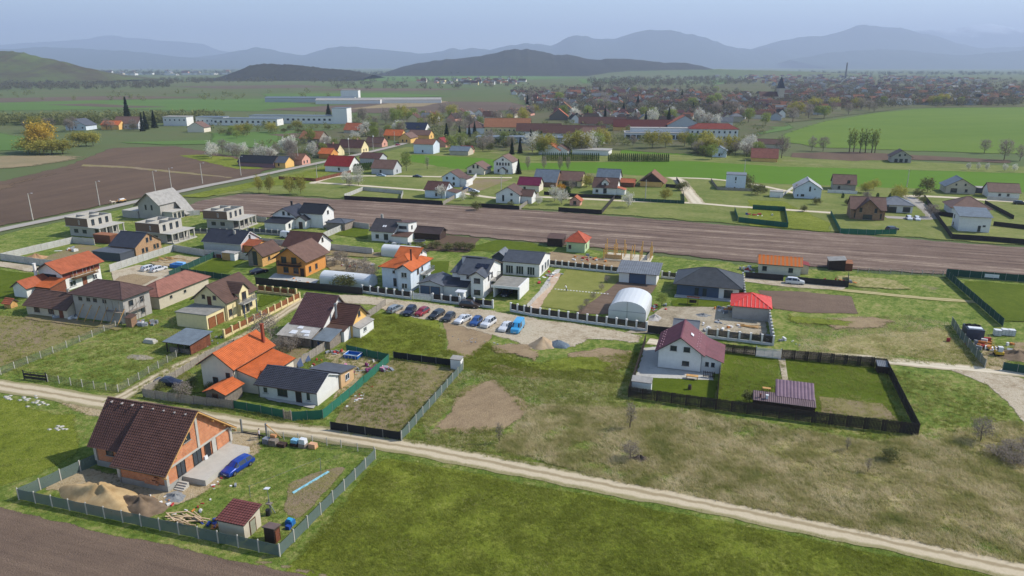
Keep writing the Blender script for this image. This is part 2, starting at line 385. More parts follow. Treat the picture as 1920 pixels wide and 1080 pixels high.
patch('lawn', [(1255, 565), (1310, 552), (1390, 562), (1350, 578), (1260, 576)], g_lawn, .3)
patch('concrete_yard', [(985, 575), (1040, 505), (1055, 505), (1010, 575)], g_paved, .2)
patch('bare_soil', [(785, 470), (830, 440), (905, 447), (880, 475)], g_brown, .4)
patch('lawn', [(352, 510), (400, 485), (465, 482), (430, 512)], g_lawn, .2)
patch('lawn', [(482, 575), (487, 553), (535, 556), (490, 578)], g_lawn, .2)
patch('gravel_street', [(0, 490), (60, 497), (130, 512), (120, 520), (0, 502), (-200, 480), (-200, 468)], g_gravel, .3)
patch('gravel_street', [(205, 510), (260, 497), (345, 508), (370, 520), (330, 540), (240, 545), (210, 530)], g_gravel, .3)
patch('lush_field', [(-250, 500), (0, 505), (80, 515), (75, 555), (0, 570), (-250, 560)], g_lawn, .5)
patch('lawn', [(60, 490), (150, 458), (200, 465), (150, 490)], g_garden, .3)
patch('concrete_lane', [(425, 445), (520, 450), (615, 462), (700, 468), (700, 475), (600, 470), (520, 460), (425, 453)], g_paved, .1)
patch('paved_yard', [(500, 525), (515, 512), (600, 525), (590, 535)], g_paved, .2)
patch('lawn', [(625, 440), (660, 428), (692, 430), (690, 450)], g_lawn, .2)
patch('paved_yard', [(486, 744), (500, 738), (600, 755), (590, 768), (500, 752)], g_paved, .2)
patch('lawn', [(390, 700), (420, 740), (330, 740), (345, 715)], g_lush, .3)
patch('yard', [(520, 640), (590, 645), (560, 690), (480, 690)], g_garden, .4)

patch('scrub_ground', [(598, 478), (640, 480), (705, 492), (705, 538), (690, 551), (600, 500)], g_reed, .6)
patch('bare_path', [(590, 483), (640, 484), (705, 494), (705, 499), (640, 490), (590, 489)], g_gravel, .2)
patch('building_yard', [(1020, 495), (1030, 470), (1060, 474), (1125, 484), (1220, 478), (1215, 495), (1165, 505), (1070, 498)], g_earth, .6)
patch('bare_earth', [(985, 585), (1040, 512), (1058, 512), (1008, 588)], ground_mat('reddish building ground', ['a08066', 'b59a80', 'c2b09a', '94725a'], (.2, .7, 3.)), .3)
patch('bare_earth', [(40, 600), (60, 585), (150, 597), (240, 612), (225, 625), (130, 612)], g_garden, .6)
patch('yard', [(205, 545), (215, 520), (250, 512), (300, 520), (260, 545)], g_earth, .6)
patch('bare_earth', [(1560, 515), (1680, 522), (1730, 545), (1640, 545), (1560, 535)], g_dry, 1.2)
patch('bare_earth', [(1530, 600), (1600, 585), (1690, 600), (1680, 622), (1560, 625)], g_earth, 1.5)
patch('lush_field', [(1455, 580), (1520, 592), (1640, 600), (1600, 620), (1470, 610)], g_lush, 1.4)
patch('lush_field', [(1800, 525), (1960, 535), (1960, 610), (1880, 606), (1800, 540)], g_lawn, .8)
patch('bare_earth', [(270, 495), (330, 478), (400, 484), (340, 503), (300, 500)], g_sandy, .6)
patch('bare_earth', [(905, 640), (960, 640), (1040, 660), (1010, 690), (960, 670), (900, 668)], g_earth, 1.4)
patch('lush_field', [(890, 668), (940, 652), (1010, 672), (1060, 668), (1120, 660), (1180, 670), (1150, 700), (1060, 710), (960, 690)], g_lush, 1.6)
patch('yard', [(515, 455), (620, 466), (700, 474), (760, 470), (700, 485), (600, 480), (500, 465)], g_garden, .5)

# the broad harrowed strip and the land beyond it
patch('harrowed_field', [(335, 396), (365, 378), (460, 362), (600, 372), (830, 384), (1000, 394), (1180, 407), (1380, 423), (1600, 440), (1920, 464), (2500, 500), (2500, 560), (1920, 527), (1600, 507), (1400, 494), (1225, 476), (1060, 462), (830, 440), (600, 420), (450, 404)], g_strip, .5)
patch('meadow', [(360, 377), (520, 328), (760, 275), (900, 278), (1300, 285), (1920, 312), (2500, 335), (2500, 500), (1920, 464), (1600, 440), (1380, 423), (1180, 407), (1000, 394), (830, 384), (600, 372), (460, 362)], ground_mat('rough pasture', ['586a2e', '656f35', '767a43', '868252'], (.02, .15, .7), (.35, .35, .35), (GA, .01, .12, .25), .6, contrast=2.3, earth=('9a8f6a', .035, .6)), .6)
patch('young_crop', [(745, 300), (770, 290), (900, 296), (985, 306), (1290, 302), (1460, 312), (1920, 325), (2500, 343), (2500, 385), (1920, 362), (1620, 352), (1430, 345), (1290, 335), (1000, 320), (850, 318)], g_bright, .6)
patch('young_crop', [(1170, 275), (1290, 277), (1300, 292), (1160, 288)], g_bright, .5)
patch('young_crop', [(1400, 375), (1470, 378), (1560, 420), (1560, 437), (1400, 424)], g_lush, .5)
road('field_lane', [(570, 342), (640, 346), (720, 352), (800, 358), (860, 362), (930, 372), (1000, 370), (1100, 374), (1180, 378), (1290, 381), (1380, 388), (1470, 394), (1560, 400)], 3.6, t_white, .2)
road('field_lane', [(585, 345), (615, 335), (650, 331), (760, 331), (860, 333), (960, 334)], 3.4, t_white, .2)
road('field_lane', [(1260, 333), (1275, 340), (1290, 360), (1308, 382)], 6, t_white, .3)
road('field_lane', [(1265, 334), (1340, 337), (1420, 348), (1500, 365)], 3.4, t_white, .3)
road('field_lane', [(1690, 368), (1760, 370), (1850, 376), (1920, 380), (2200, 395)], 4.5, t_white, .3)
road('field_lane', [(1705, 370), (1725, 385), (1745, 400), (1740, 410), (1660, 408)], 5, t_asph, .3)
patch('wheat_field', [(1440, 262), (1470, 248), (1540, 227), (1640, 211), (1730, 203), (1920, 201), (2500, 202), (2500, 320), (1920, 291), (1700, 284), (1520, 277)], g_wheat, 2.)
patch('bare_strip', [(1480, 287), (1600, 285), (1900, 301), (1900, 307), (1700, 300), (1600, 303), (1480, 296)], g_brown, 1.)
patch('bare_field', [(-600, 470), (-400, 330), (0, 340), (120, 312), (205, 278), (330, 274), (480, 300), (545, 305), (480, 330), (330, 360), (180, 390), (0, 427)], g_brown, 1.2)
patch('pale_stubble', [(-300, 350), (0, 345), (140, 312), (210, 308), (150, 318), (60, 345), (0, 368), (-300, 400)], soft=12., mat=ground_mat('stubble', ['6f5842', '665543', '7d6347'], (.01, .08, .5), bmp=.3), jit=3.)
patch('grass_baulk', [(150, 308), (240, 312), (340, 322), (440, 333), (440, 336), (330, 326), (230, 316), (150, 313)], g_garden, .8)
patch('green_strip', [(330, 292), (440, 318), (500, 318), (440, 296), (380, 290)], g_lush, .8)
patch('reed_bed', [(-300, 300), (0, 290), (100, 288), (200, 292), (150, 303), (90, 313), (0, 322), (-300, 335)], g_reed, 4., soft=22.)
road('asphalt_road', [(-600, 560), (-200, 477), (0, 432), (200, 391), (360, 355), (480, 331), (560, 314), (650, 295), (745, 273), (790, 258), (830, 247)], 5.5, t_asph, .2)
patch('grass_verge', [(330, 370), (420, 352), (560, 325), (640, 305), (650, 310), (580, 345), (480, 352), (380, 372)], g_lush, .6)
patch('sports_field', [(860, 335), (960, 337), (900, 360), (862, 358)], g_garden, .3)

# far farmland, drawn field by field
for k, (pl, mt) in enumerate([
    ([(-400, 215), (0, 208), (200, 205), (480, 210), (620, 200), (500, 185), (200, 188), (-400, 180)], g_fargreen),
    ([(-400, 255), (0, 245), (90, 262), (60, 282), (-400, 300)], g_fargreen),
    ([(70, 197), (240, 203), (330, 201), (170, 194)], g_farbrown),
    ([(-300, 190), (200, 180), (420, 182), (300, 185), (0, 193)], g_farbrown),
    ([(190, 267), (400, 262), (480, 272), (300, 274)], g_fargreen),
    ([(120, 172), (400, 168), (560, 172), (380, 176)], g_far),
    ([(480, 206), (650, 196), (740, 190), (960, 191), (1010, 202), (900, 212), (700, 213)], g_farbrown),
    ([(640, 206), (760, 188), (850, 190), (800, 200)], g_reed),
    ([(310, 162), (560, 159), (640, 164), (420, 167)], g_farbrown),
    ([(600, 144), (980, 142), (1100, 146), (900, 153), (620, 152)], g_fargreen),
    ([(660, 165), (900, 167), (760, 171), (560, 170)], g_farbrown),
    ([(480, 176), (720, 174), (860, 180), (640, 186), (500, 183)], g_fargreen),
    ([(1330, 150), (1560, 152), (1480, 166), (1340, 163)], g_fargreen),
    ([(1840, 150), (2200, 150), (2200, 157), (1860, 156)], g_fargreen),
    ([(1080, 148), (1200, 146), (1260, 152), (1090, 156)], g_fargreen),
    ([(1380, 228), (1480, 226), (1500, 240), (1420, 256), (1380, 250)], g_fargreen),
    ([(380, 250), (560, 245), (620, 258), (520, 280), (400, 275)], g_fargreen),
    ([(480, 253), (600, 247), (640, 253), (560, 262)], g_farbrown),
]):
    patch('far_field', pl, mt, 4., 15)
patch('village_land', [(760, 250), (700, 285), (560, 312), (430, 300), (520, 268), (620, 240), (640, 222), (740, 213), (1000, 206), (1020, 185), (960, 165), (1100, 158), (1330, 160), (1420, 145), (1900, 150), (2300, 165), (2300, 198), (1720, 203), (1500, 232), (1430, 262), (1440, 285), (1300, 292), (1120, 283), (1000, 290), (900, 288)], g_village, 3., 12)

# ------------------------------------------------------------------ hills and mountains
g_wood = ground_mat('leafless woodland', ['1c1d1a', '2a2a24', '37352a', '2a3024'], (.004, .02, .08), (.3, .35, .35), None, 1., contrast=1.9)
g_hill = ground_mat('hillside pasture and scrub', ['37321f', '4a442f', '525c2e', '5f6d38'], (.0018, .008, .05), (.5, .3, .2), None, .8, contrast=2.2)
g_mount = ground_mat('forested mountain', ['2b3630', '36423a', '434b3f'], (.0004, .002, .01), (.4, .35, .25), None, .6)
def snowy():
    m, n, b = newmat('snowy mountain'); v = coords(n)
    p = n.nodes.new('ShaderNodeSeparateXYZ'); n.links.new(v, p.inputs[0]); a = noise(n, v, .0012, 6, .7)
    h = math_(n, 'ADD', math_(n, 'MULTIPLY', p.outputs[2], .0012), math_(n, 'MULTIPLY', a.outputs[0], 1.6))
    r = ramp(n, [(.62, (.03, .04, .04)), (.72, (.75, .78, .8))])
    n.links.new(math_(n, 'MULTIPLY', h, .32, True), r.inputs[0]); n.links.new(r.outputs[0], b.inputs['Base Color']); b.inputs['Roughness'].default_value = .9
    return m
g_snow = snowy()
def ridge(name, px, D, depth, mat, rough=.12, rows=13, step=None, seed=0):
    """a range of hills: crest heights surveyed from the skyline, slopes falling away on both sides"""
    rs = np.random.RandomState(seed); cp, sp = math.cos(PITCH), math.sin(PITCH); C = []
    for x, y in px:
        u = (x - 960) / FOC; v = (540 - y) / FOC; t = D / (cp + v * sp); C.append((u * t, CAM_H + (-sp + v * cp) * t))
    C.sort(); xs = np.array([c[0] for c in C]); hs = np.array([c[1] for c in C])
    n = max(200, int((xs[-1] - xs[0]) / (step or depth / 70))); n = min(n, 1100)
    X = np.linspace(xs[0], xs[-1], n); Hc = np.interp(X, xs, hs)
    k = np.ones(3) / 3; Hc = np.convolve(np.pad(Hc, 1, 'edge'), k, 'valid'); Hc = Hc + np.clip(Hc, 0, 500) * (.012 * np.convolve(rs.normal(0, 1.3, n + 2), k, 'valid') + .05 * np.interp(X, np.linspace(xs[0], xs[-1], 60), rs.normal(0, .35, 60)))
    ph = rs.uniform(0, 6.28, (24, 3)); fr = rs.uniform(.6, 1.6, (24, 2))
    def nzf(x, y):
        a = 0
        for i in range(24):
            f = 2 ** (i / 5.) / depth * 2.2
            a = a + np.sin(x * f * fr[i, 0] + ph[i, 0] + 1.5 * np.sin(y * f * fr[i, 1] + ph[i, 1])) / 2 ** (i / 6.)
        return a / 4.
    V = []
    Bs = np.linspace(-1, 1, rows * 2 + 1)
    for b in Bs:
        fall = (1 - abs(b)) ** 1.25
        y = D + b * depth
        nn = nzf(X, np.full_like(X, y))
        h = Hc * (fall + rough * nn * 4 * fall * (1 - fall) + rough * .06 * nn)
        if abs(b) == 1: h = np.full_like(X, -.5)
        V.append(np.stack([X * (1 + .15 * b * depth / D), np.full_like(X, y) + nn * depth * .04, h], 1))
    V = np.concatenate(V); r = len(Bs)
    F = [(j * n + i, j * n + i + 1, (j + 1) * n + i + 1, (j + 1) * n + i) for j in range(r - 1) for i in range(n - 1)]
    m = bpy.data.meshes.new(name); m.from_pydata(V.tolist(), [], F); m.polygons.foreach_set('use_smooth', [True] * len(F)); m.materials.append(mat)
    if m.polygons[0].normal.z < 0: m.flip_normals()
    return tag(link(name, m), None, kind='structure')
ridge('hill', [(-260, 120), (-120, 102), (0, 95), (22, 94), (60, 102), (100, 111), (150, 124), (190, 134), (215, 143), (240, 150)], 2500, 520, g_hill, .05, seed=1)
ridge('hill', [(425, 145), (445, 133), (470, 122), (500, 119), (540, 121), (580, 124), (610, 128), (660, 132), (700, 140)], 2900, 380, g_wood, .05, seed=2)
ridge('hill', [(720, 139), (745, 128), (780, 119), (830, 112), (880, 108), (920, 101), (960, 93), (985, 91), (1005, 94), (1040, 103), (1075, 104), (1100, 110), (1125, 112), (1160, 110), (1200, 113), (1240, 117), (1280, 117), (1310, 122), (1335, 130), (1352, 138)], 4600, 900, g_wood, .06, seed=3)
ridge('hill', [(1100, 140), (1180, 133), (1350, 130), (1500, 134), (1600, 138)], 3900, 420, g_far, .03, seed=9)
ridge('mountain', [(-700, 110), (-300, 98), (0, 92), (90, 88), (170, 92), (260, 97), (330, 106), (420, 112), (480, 120), (560, 126)], 13500, 2600, g_mount, .1, seed=4)
ridge('mountain', [(-900, 80), (-300, 90), (0, 84), (60, 79), (130, 76), (170, 71), (190, 67), (212, 66), (235, 72), (260, 72), (290, 76), (340, 79), (380, 82), (410, 93), (440, 99), (480, 110), (560, 120)], 22000, 3500, g_mount, .08, seed=5)
ridge('mountain', [(300, 118), (400, 103), (440, 96), (480, 89), (505, 92), (540, 100), (570, 104), (600, 94), (640, 87), (690, 90), (740, 96), (790, 100), (830, 97), (842, 91), (850, 89), (860, 94), (885, 89), (920, 95), (960, 90), (1000, 104), (1050, 118)], 15500, 2600, g_mount, .08, seed=6)
ridge('mountain', [(880, 104), (940, 88), (985, 80), (1020, 84), (1040, 86), (1060, 72), (1075, 65), (1100, 68), (1130, 74), (1150, 73), (1175, 66), (1205, 58), (1250, 56), (1290, 63), (1330, 73), (1370, 87), (1410, 92), (1440, 90), (1500, 104), (1600, 118)], 15000, 2600, g_mount, .09, seed=7)
ridge('mountain', [(1300, 118), (1390, 98), (1430, 86), (1470, 74), (1510, 68), (1545, 68), (1580, 58), (1605, 49), (1625, 45), (1660, 50), (1690, 52), (1720, 60), (1760, 68), (1790, 80), (1840, 90), (1900, 89), (1960, 86), (2300, 80), (2700, 95)], 16500, 2900, g_mount, .09, seed=8)
ridge('mountain', [(1480, 112), (1560, 98), (1640, 92), (1720, 96), (1800, 104), (1900, 96), (2200, 90)], 12500, 2000, g_mount, .1, seed=11)
ridge('mountain', [(1640, 90), (1700, 60), (1740, 55), (1780, 57), (1810, 50), (1850, 43), (1880, 48), (1920, 56), (2000, 50), (2400, 60), (2800, 80)], 23500, 3800, g_snow, .1, seed=10)

hz = MB().box(-31000, -2600, -1.5, 31000, 34500, 1700)
hm = bpy.data.materials.new('air'); hm.use_nodes = True; n = hm.node_tree; n.nodes.remove(n.nodes['Principled BSDF'])
pv = n.nodes.new('ShaderNodeVolumePrincipled'); pv.inputs['Color'].default_value = (.57, .665, .87, 1); pv.inputs['Density'].default_value = 9.5e-5
pv.inputs['Anisotropy'].default_value = .1
n.links.new(pv.outputs[0], n.nodes['Material Output'].inputs['Volume'])
tag(hz.build('haze', hm), None, kind='stuff')
# ------------------------------------------------------------------ surfaces of buildings
def wallm(name, c, dirt=.12, **k): return M(name, c, tuple(x * .9 for x in hexc(c)), 1.2, .9, .15, dirt=dirt, **k)
m_white = wallm('white render', 'dedcd6'); m_blue = wallm('pale blue render', 'ccd6de'); m_cream = wallm('cream render', 'e0cf9f')
m_beige = wallm('beige render', 'd9cfbb'); m_orangew = wallm('orange render', 'cf8e4b'); m_yel = wallm('yellow render', 'e2b56d'); m_greenw = wallm('pale green render', 'b4c79c')
m_pink = wallm('pink render', 'cf9a86'); m_conc = wallm('raw concrete', 'b3aea3', .3); m_block = wallm('grey block wall', 'a7a29a', .35); m_dark = wallm('dark grey cladding', '4b4f57', .1)
m_navy = wallm('slate blue cladding', '4d5b70', .1); m_shade = wallm('grey render', 'b4b6b8'); m_adobe = wallm('old plaster', 'c0b5a0', .4); m_stone = wallm('concrete plinth', '9b9890', .3)
def brickm(name, a, b, mo, sc=1.):
    m, n, bs = newmat(name); v = coords(n)
    sp = n.nodes.new('ShaderNodeSeparateXYZ'); n.links.new(v, sp.inputs[0]); cb = n.nodes.new('ShaderNodeCombineXYZ')
    n.links.new(math_(n, 'ADD', sp.outputs[0], sp.outputs[1]), cb.inputs[0]); n.links.new(sp.outputs[2], cb.inputs[1])
    t = n.nodes.new('ShaderNodeTexBrick'); n.links.new(cb.outputs[0], t.inputs['Vector'])
    t.inputs['Color1'].default_value = c4(hexc(a)); t.inputs['Color2'].default_value = c4(hexc(b)); t.inputs['Mortar'].default_value = c4(hexc(mo))
    t.inputs['Scale'].default_value = sc; t.inputs['Brick Width'].default_value = .38; t.inputs['Row Height'].default_value = .25; t.inputs['Mortar Size'].default_value = .018
    d = noise(n, v, 1.1, 5, .6); r = ramp(n, [(.3, (.72, .70, .68)), (.65, (1, 1, 1))]); n.links.new(d.outputs[0], r.inputs[0])
    n.links.new(mixc(n, 1., t.outputs[0], r.outputs[0], 'MULTIPLY'), bs.inputs['Base Color']); bs.inputs['Roughness'].default_value = .9
    bump(n, bs, t.outputs['Fac'], -.4, .02); return m
m_brick = brickm('hollow clay block wall', 'cf8659', 'c0744a', 'ad9884'); m_brickd = brickm('brown brick wall', 'a07a5c', '8d684c', '8f8478', 1.4)
def roofm(name, c, rough=.6, d=.72): return M(name, c, tuple(x * d for x in hexc(c)), .8, max(rough, .55), .12, dirt=.12, spec=.18)
r_brown = roofm('dark brown metal tile', '5b4038', .5); r_brown2 = roofm('brown tile', '614a40'); r_brown3 = roofm('faded brown tile', '745a4e'); r_orange = roofm('orange tile', 'c2683a', .7)
r_terra = roofm('terracotta tile', 'a85f41', .75); r_dark = roofm('anthracite tile', '3a3c45', .45); r_slate = roofm('slate grey tile', '565a61', .5); r_grey = roofm('grey sheet', '71757a', .4)
r_red = roofm('red metal tile', '842a26', .5); r_purple = roofm('plum metal sheet', '6f3d45', .4); r_plum2 = roofm('mauve sheet', '7c6470', .4); r_old = roofm('old clay tile', '7f5a48', .85); r_rust = roofm('mossy clay tile', '96664a', .85)
r_bluegr = roofm('blue grey sheet', '6a747c', .4); r_pale = roofm('fibre cement sheet', 'a19d96', .8); r_coral = M('coral roofing membrane', 'e0463c', 'cf3a33', .8, .6, .1)
r_lightbrown = roofm('light brown tile', '8a7264', .7); r_bitum = roofm('flat felt roof', '8b8880', .9); r_black = roofm('black sheet', '2b2c30', .4)
m_glass, _n, _b = newmat('window glass'); _b.inputs['Base Color'].default_value = (.03, .04, .05, 1); _b.inputs['Roughness'].default_value = .12; _b.inputs['Specular IOR Level'].default_value = .6
m_pvc = M('white window frame', 'd8d8d5', rough=.5); m_pvcd = M('dark window frame', '35302e', rough=.5); m_pvcb = M('brown window frame', '5f3b28', rough=.5)
m_wood = M('raw timber', 'c79d63', 'a87d48', 2., .85, .3, rand=.15); m_woodd = M('dark stained timber', '43322a', '2e2421', 2.5, .8, .3, rand=.2); m_woodg = M('weathered timber', '8b8074', '6f665c', 2.5, .9, .3, rand=.2)
m_woodr = M('red brown timber', '7b4a35', '633a2a', 2.5, .8, .2, rand=.15); m_steel = M('galvanised steel', '8f9498', rough=.45, metal=.6); m_black = M('black powder coat', '26262a', rough=.5)
m_rustm = M('brown steel', '5d4a40', rough=.6, rand=.1); m_alum = M('white sheet metal', 'd9dadb', rough=.4)
FR = {'w': m_pvc, 'd': m_pvcd, 'b': m_pvcb}

# ------------------------------------------------------------------ building kit
_cache = {}
def slope(mb, e0, e1, r1, r0, th=.16, rows=0, cols=0, amp=.055, mi=0):
    """one roof pitch: eave e0-e1, ridge r0-r1; stepped courses (rows, metres) and ribs (cols, metres)"""
    e0, e1, r0, r1 = map(Vector, (e0, e1, r0, r1)); nrm = (e1 - e0).cross((r0 + r1) / 2 - (e0 + e1) / 2).normalized()
    if nrm.z < 0: nrm = -nrm
    Ls = ((r0 + r1) / 2 - (e0 + e1) / 2).length; Lw = (e1 - e0).length
    nr = max(1, round(Ls / rows)) if rows else 1
    nc = max(1, round(Lw / cols)) if cols else 1
    prof = [(0, 0.), (.35, 1.), (.65, 1.), (1., 0.)] if cols else [(0, 0.), (1, 0.)]
    us = []
    for c in range(nc):
        for q, hgt in prof[:-1] if c < nc - 1 else prof: us.append(((c + q) / nc, hgt))
    def pt(a, t, h):
        A = e0 + (e1 - e0) * a; B = r0 + (r1 - r0) * a; return A + (B - A) * t + nrm * h
    k0 = len(mb.v); lines = []
    for r_ in range(nr):
        lines.append((r_ / nr, amp if rows else 0)); lines.append(((r_ + 1) / nr, 0))
    for t, h in lines:
        for a, hh in us: mb.v.append(tuple(pt(a, t, th + h + hh * amp * (1 if cols else 0))))
    n = len(us)
    for j in range(len(lines) - 1):
        for i in range(n - 1): mb.f.append((k0 + j * n + i, k0 + j * n + i + 1, k0 + (j + 1) * n + i + 1, k0 + (j + 1) * n + i)); mb.mi.append(mi)
    top = th
    for a, b in ((e0, e1), (e1, r1), (r1, r0), (r0, e0)):
        if (a - b).length > .01: mb.quad(a, b, b + nrm * top, a + nrm * top, mi=1)
    mb.quad(e0, e1, r1, r0, mi=1)
STY = {'tile': (.36, .36), 'rows': (.42, 0), 'seam': (0, .55), 'rib': (0, .3), 'plain': (0, 0)}
def block(T, x0, y0, L, D, h, roof, wall, rm, axis='x', rise=2.5, ov=.5, og=.4, z0=-.15, style='rows', edge=None, wz=0., plinth=None, wn='wall', off=0.):
    """walls and roof of one rectangular volume under thing T; roof: gable, hip, shed (axis says which way it falls), flat, none"""
    x1, y1 = x0 + L, y0 + D; w_ = MB(); rows, cols = STY[style]; rb = MB(); edge = edge or M('roof edge board', '5a5048', rough=.7)
    z0 += wz; h += wz
    if roof == 'gable':
        if axis == 'x':
            ym = (y0 + y1) / 2 + off; w_.hexa([(x0, y0, z0), (x0, y1, z0), (x0, y1, h), (x0, ym, h + rise), (x0, y0, h)], [(x1, y0, z0), (x1, y1, z0), (x1, y1, h), (x1, ym, h + rise), (x1, y0, h)])
            s0 = rise / (ym - y0); s1 = rise / (y1 - ym)
            slope(rb, (x0 - og, y0 - ov, h - s0 * ov), (x1 + og, y0 - ov, h - s0 * ov), (x1 + og, ym, h + rise), (x0 - og, ym, h + rise), rows=rows, cols=cols)
            slope(rb, (x1 + og, y1 + ov, h - s1 * ov), (x0 - og, y1 + ov, h - s1 * ov), (x0 - og, ym, h + rise), (x1 + og, ym, h + rise), rows=rows, cols=cols)
            rb.beam((x0 - og, ym, h + rise + .2), (x1 + og, ym, h + rise + .2), .25, .1)
        else:
            xm = (x0 + x1) / 2 + off; w_.hexa([(x0, y0, z0), (x1, y0, z0), (x1, y0, h), (xm, y0, h + rise), (x0, y0, h)], [(x0, y1, z0), (x1, y1, z0), (x1, y1, h), (xm, y1, h + rise), (x0, y1, h)])
            s0 = rise / (xm - x0); s1 = rise / (x1 - xm)
            slope(rb, (x0 - ov, y1 + og, h - s0 * ov), (x0 - ov, y0 - og, h - s0 * ov), (xm, y0 - og, h + rise), (xm, y1 + og, h + rise), rows=rows, cols=cols)
            slope(rb, (x1 + ov, y0 - og, h - s1 * ov), (x1 + ov, y1 + og, h - s1 * ov), (xm, y1 + og, h + rise), (xm, y0 - og, h + rise), rows=rows, cols=cols)
            rb.beam((xm, y0 - og, h + rise + .2), (xm, y1 + og, h + rise + .2), .25, .1)
    else:
        if roof != 'shed': w_.box(x0, y0, z0, x1, y1, h)
        if roof == 'hip':
            a, b, c, d = x0 - ov, x1 + ov, y0 - ov, y1 + ov
            if L >= D: q = (d - c) / 2; A, B = Vector((a + q, (c + d) / 2, h + rise)), Vector((b - q, (c + d) / 2, h + rise))
            else: q = (b - a) / 2; A, B = Vector(((a + b) / 2, c + q, h + rise)), Vector(((a + b) / 2, d - q, h + rise))
            if L >= D:
                slope(rb, (a, c, h), (b, c, h), B, A, rows=rows); slope(rb, (b, c, h), (b, d, h), B, B, rows=rows); slope(rb, (b, d, h), (a, d, h), A, B, rows=rows); slope(rb, (a, d, h), (a, c, h), A, A, rows=rows)
                hips = [((a, c, h), A), ((a, d, h), A), ((b, c, h), B), ((b, d, h), B), (A, B)]
            else:
                slope(rb, (a, c, h), (b, c, h), A, A, rows=rows); slope(rb, (b, c, h), (b, d, h), B, A, rows=rows); slope(rb, (b, d, h), (a, d, h), B, B, rows=rows); slope(rb, (a, d, h), (a, c, h), A, B, rows=rows)
                hips = [((a, c, h), A), ((b, c, h), A), ((a, d, h), B), ((b, d, h), B), (A, B)]
            for p, q_ in hips:
                if (Vector(p) - Vector(q_)).length > .05: rb.beam(Vector(p) + Vector((0, 0, .22)), Vector(q_) + Vector((0, 0, .22)), .2, .09)
        elif roof == 'shed':
            # axis = side the roof falls to
            lo = {'f': (h, h, h + rise, h + rise), 'b': (h + rise, h + rise, h, h), 'l': (h, h + rise, h + rise, h), 'r': (h + rise, h, h, h + rise)}[axis]
            w_.hexa([(x0, y0, z0), (x1, y0, z0), (x1, y1, z0), (x0, y1, z0)], [(x0, y0, lo[0]), (x1, y0, lo[1]), (x1, y1, lo[2]), (x0, y1, lo[3])])
            if axis in 'fb':
                s = rise / D; yl, yh = (y0 - ov, y1 + ov) if axis == 'f' else (y1 + ov, y0 - ov)
                slope(rb, (x0 - og, yl, h - s * ov + .01), (x1 + og, yl, h - s * ov + .01), (x1 + og, yh, h + rise + s * ov + .01), (x0 - og, yh, h + rise + s * ov + .01), th=.1, rows=rows, cols=cols)
            else:
                s = rise / L; xl, xh = (x0 - ov, x1 + ov) if axis == 'l' else (x1 + ov, x0 - ov)
                slope(rb, (xl, y0 - og, h - s * ov + .01), (xl, y1 + og, h - s * ov + .01), (xh, y1 + og, h + rise + s * ov + .01), (xh, y0 - og, h + rise + s * ov + .01), th=.1, rows=rows, cols=cols)
        elif roof == 'flat':
            rb.box(x0 - ov, y0 - ov, h + .002, x1 + ov, y1 + ov, h + .22)
    wo = w_.build(wn, wall, T); ro = None
    if rb.v: ro = rb.build('roof', [rm, edge], T)
    if plinth is not None:
        MB().box(x0 - .06, y0 - .06, -.2, x1 + .06, y1 + .06, plinth).build('plinth', m_stone, T)
    return dict(T=T, x0=x0, y0=y0, L=L, D=D, h=h, wall=wo, roof=ro)
def winmesh(w, h, n, door):
    k = (round(w, 2), round(h, 2), n, door)
    if k in _cache: return _cache[k]
    f = MB(); t = .08
    f.box(-w / 2, -.07, 0, -w / 2 + t, .04, h); f.box(w / 2 - t, -.07, 0, w / 2, .04, h); f.box(-w / 2 + t, -.07, h - t, w / 2 - t, .04, h); f.box(-w / 2 + t, -.07, 0, w / 2 - t, .04, t)
    for i in range(1, n): x = -w / 2 + w * i / n; f.box(x - t / 2, -.06, t, x + t / 2, .04, h - t)
    p = MB(); p.box(-w / 2 + t, -.02, t, w / 2 - t, .03, h - t)
    s = MB(); s.box(-w / 2 - .08, -.16, -.07, w / 2 + .08, -.001, -.002)
    _cache[k] = (f, p, s); return _cache[k]
_wm = {}
FACE = {'f': 0, 'r': math.pi / 2, 'b': math.pi, 'l': -math.pi / 2}
def place(B, face, s, z, out=.0):
    x0, y0, L, D = B['x0'], B['y0'], B['L'], B['D']
    return {'f': (x0 + s, y0 - out, z), 'r': (x0 + L + out, y0 + s, z), 'b': (x0 + L - s, y0 + D + out, z), 'l': (x0 - out, y0 + D - s, z)}[face]
def win(B, face, s, z, w=1.2, h=1.3, n=2, fr='w', name='window', sill=True, pane=None):
    """a window (frame > pane, sill) on a face of volume B; s = distance from that face's own corner"""
    key = (round(w, 2), round(h, 2), n, fr)
    if key not in _wm:
        f, p, sl_ = winmesh(w, h, n, False); _wm[key] = (f.mesh('window', FR[fr]), p.mesh('pane', m_glass), sl_.mesh('sill', m_stone))
    f, p, sl_ = _wm[key]
    o = link(name, f, B['T'], place(B, face, s, z, .012), FACE[face]); q = link('pane', p, o)
    if sill: link('sill', sl_, o)
    return o
def door(B, face, s, w=1., h=2.1, mat=None, z=0, name='door', knob=True):
    o = MB().box(-w / 2, -.05, 0, w / 2, .03, h).build(name, mat or m_woodr, B['T'], place(B, face, s, z, .012)); o.rotation_euler = (0, 0, FACE[face])
    f = MB(); f.box(-w / 2 - .09, -.07, 0, -w / 2 - .002, .03, h + .09); f.box(w / 2 + .002, -.07, 0, w / 2 + .09, .03, h + .09); f.box(-w / 2 - .002, -.07, h + .002, w / 2 + .002, .03, h + .09)
    f.build('door_frame', m_pvcb, o)
    if knob: MB().tube([(w / 2 - .12, -.12, 1.02), (w / 2 - .12, -.051, 1.02)], .03, 6).build('handle', m_steel, o)
    return o
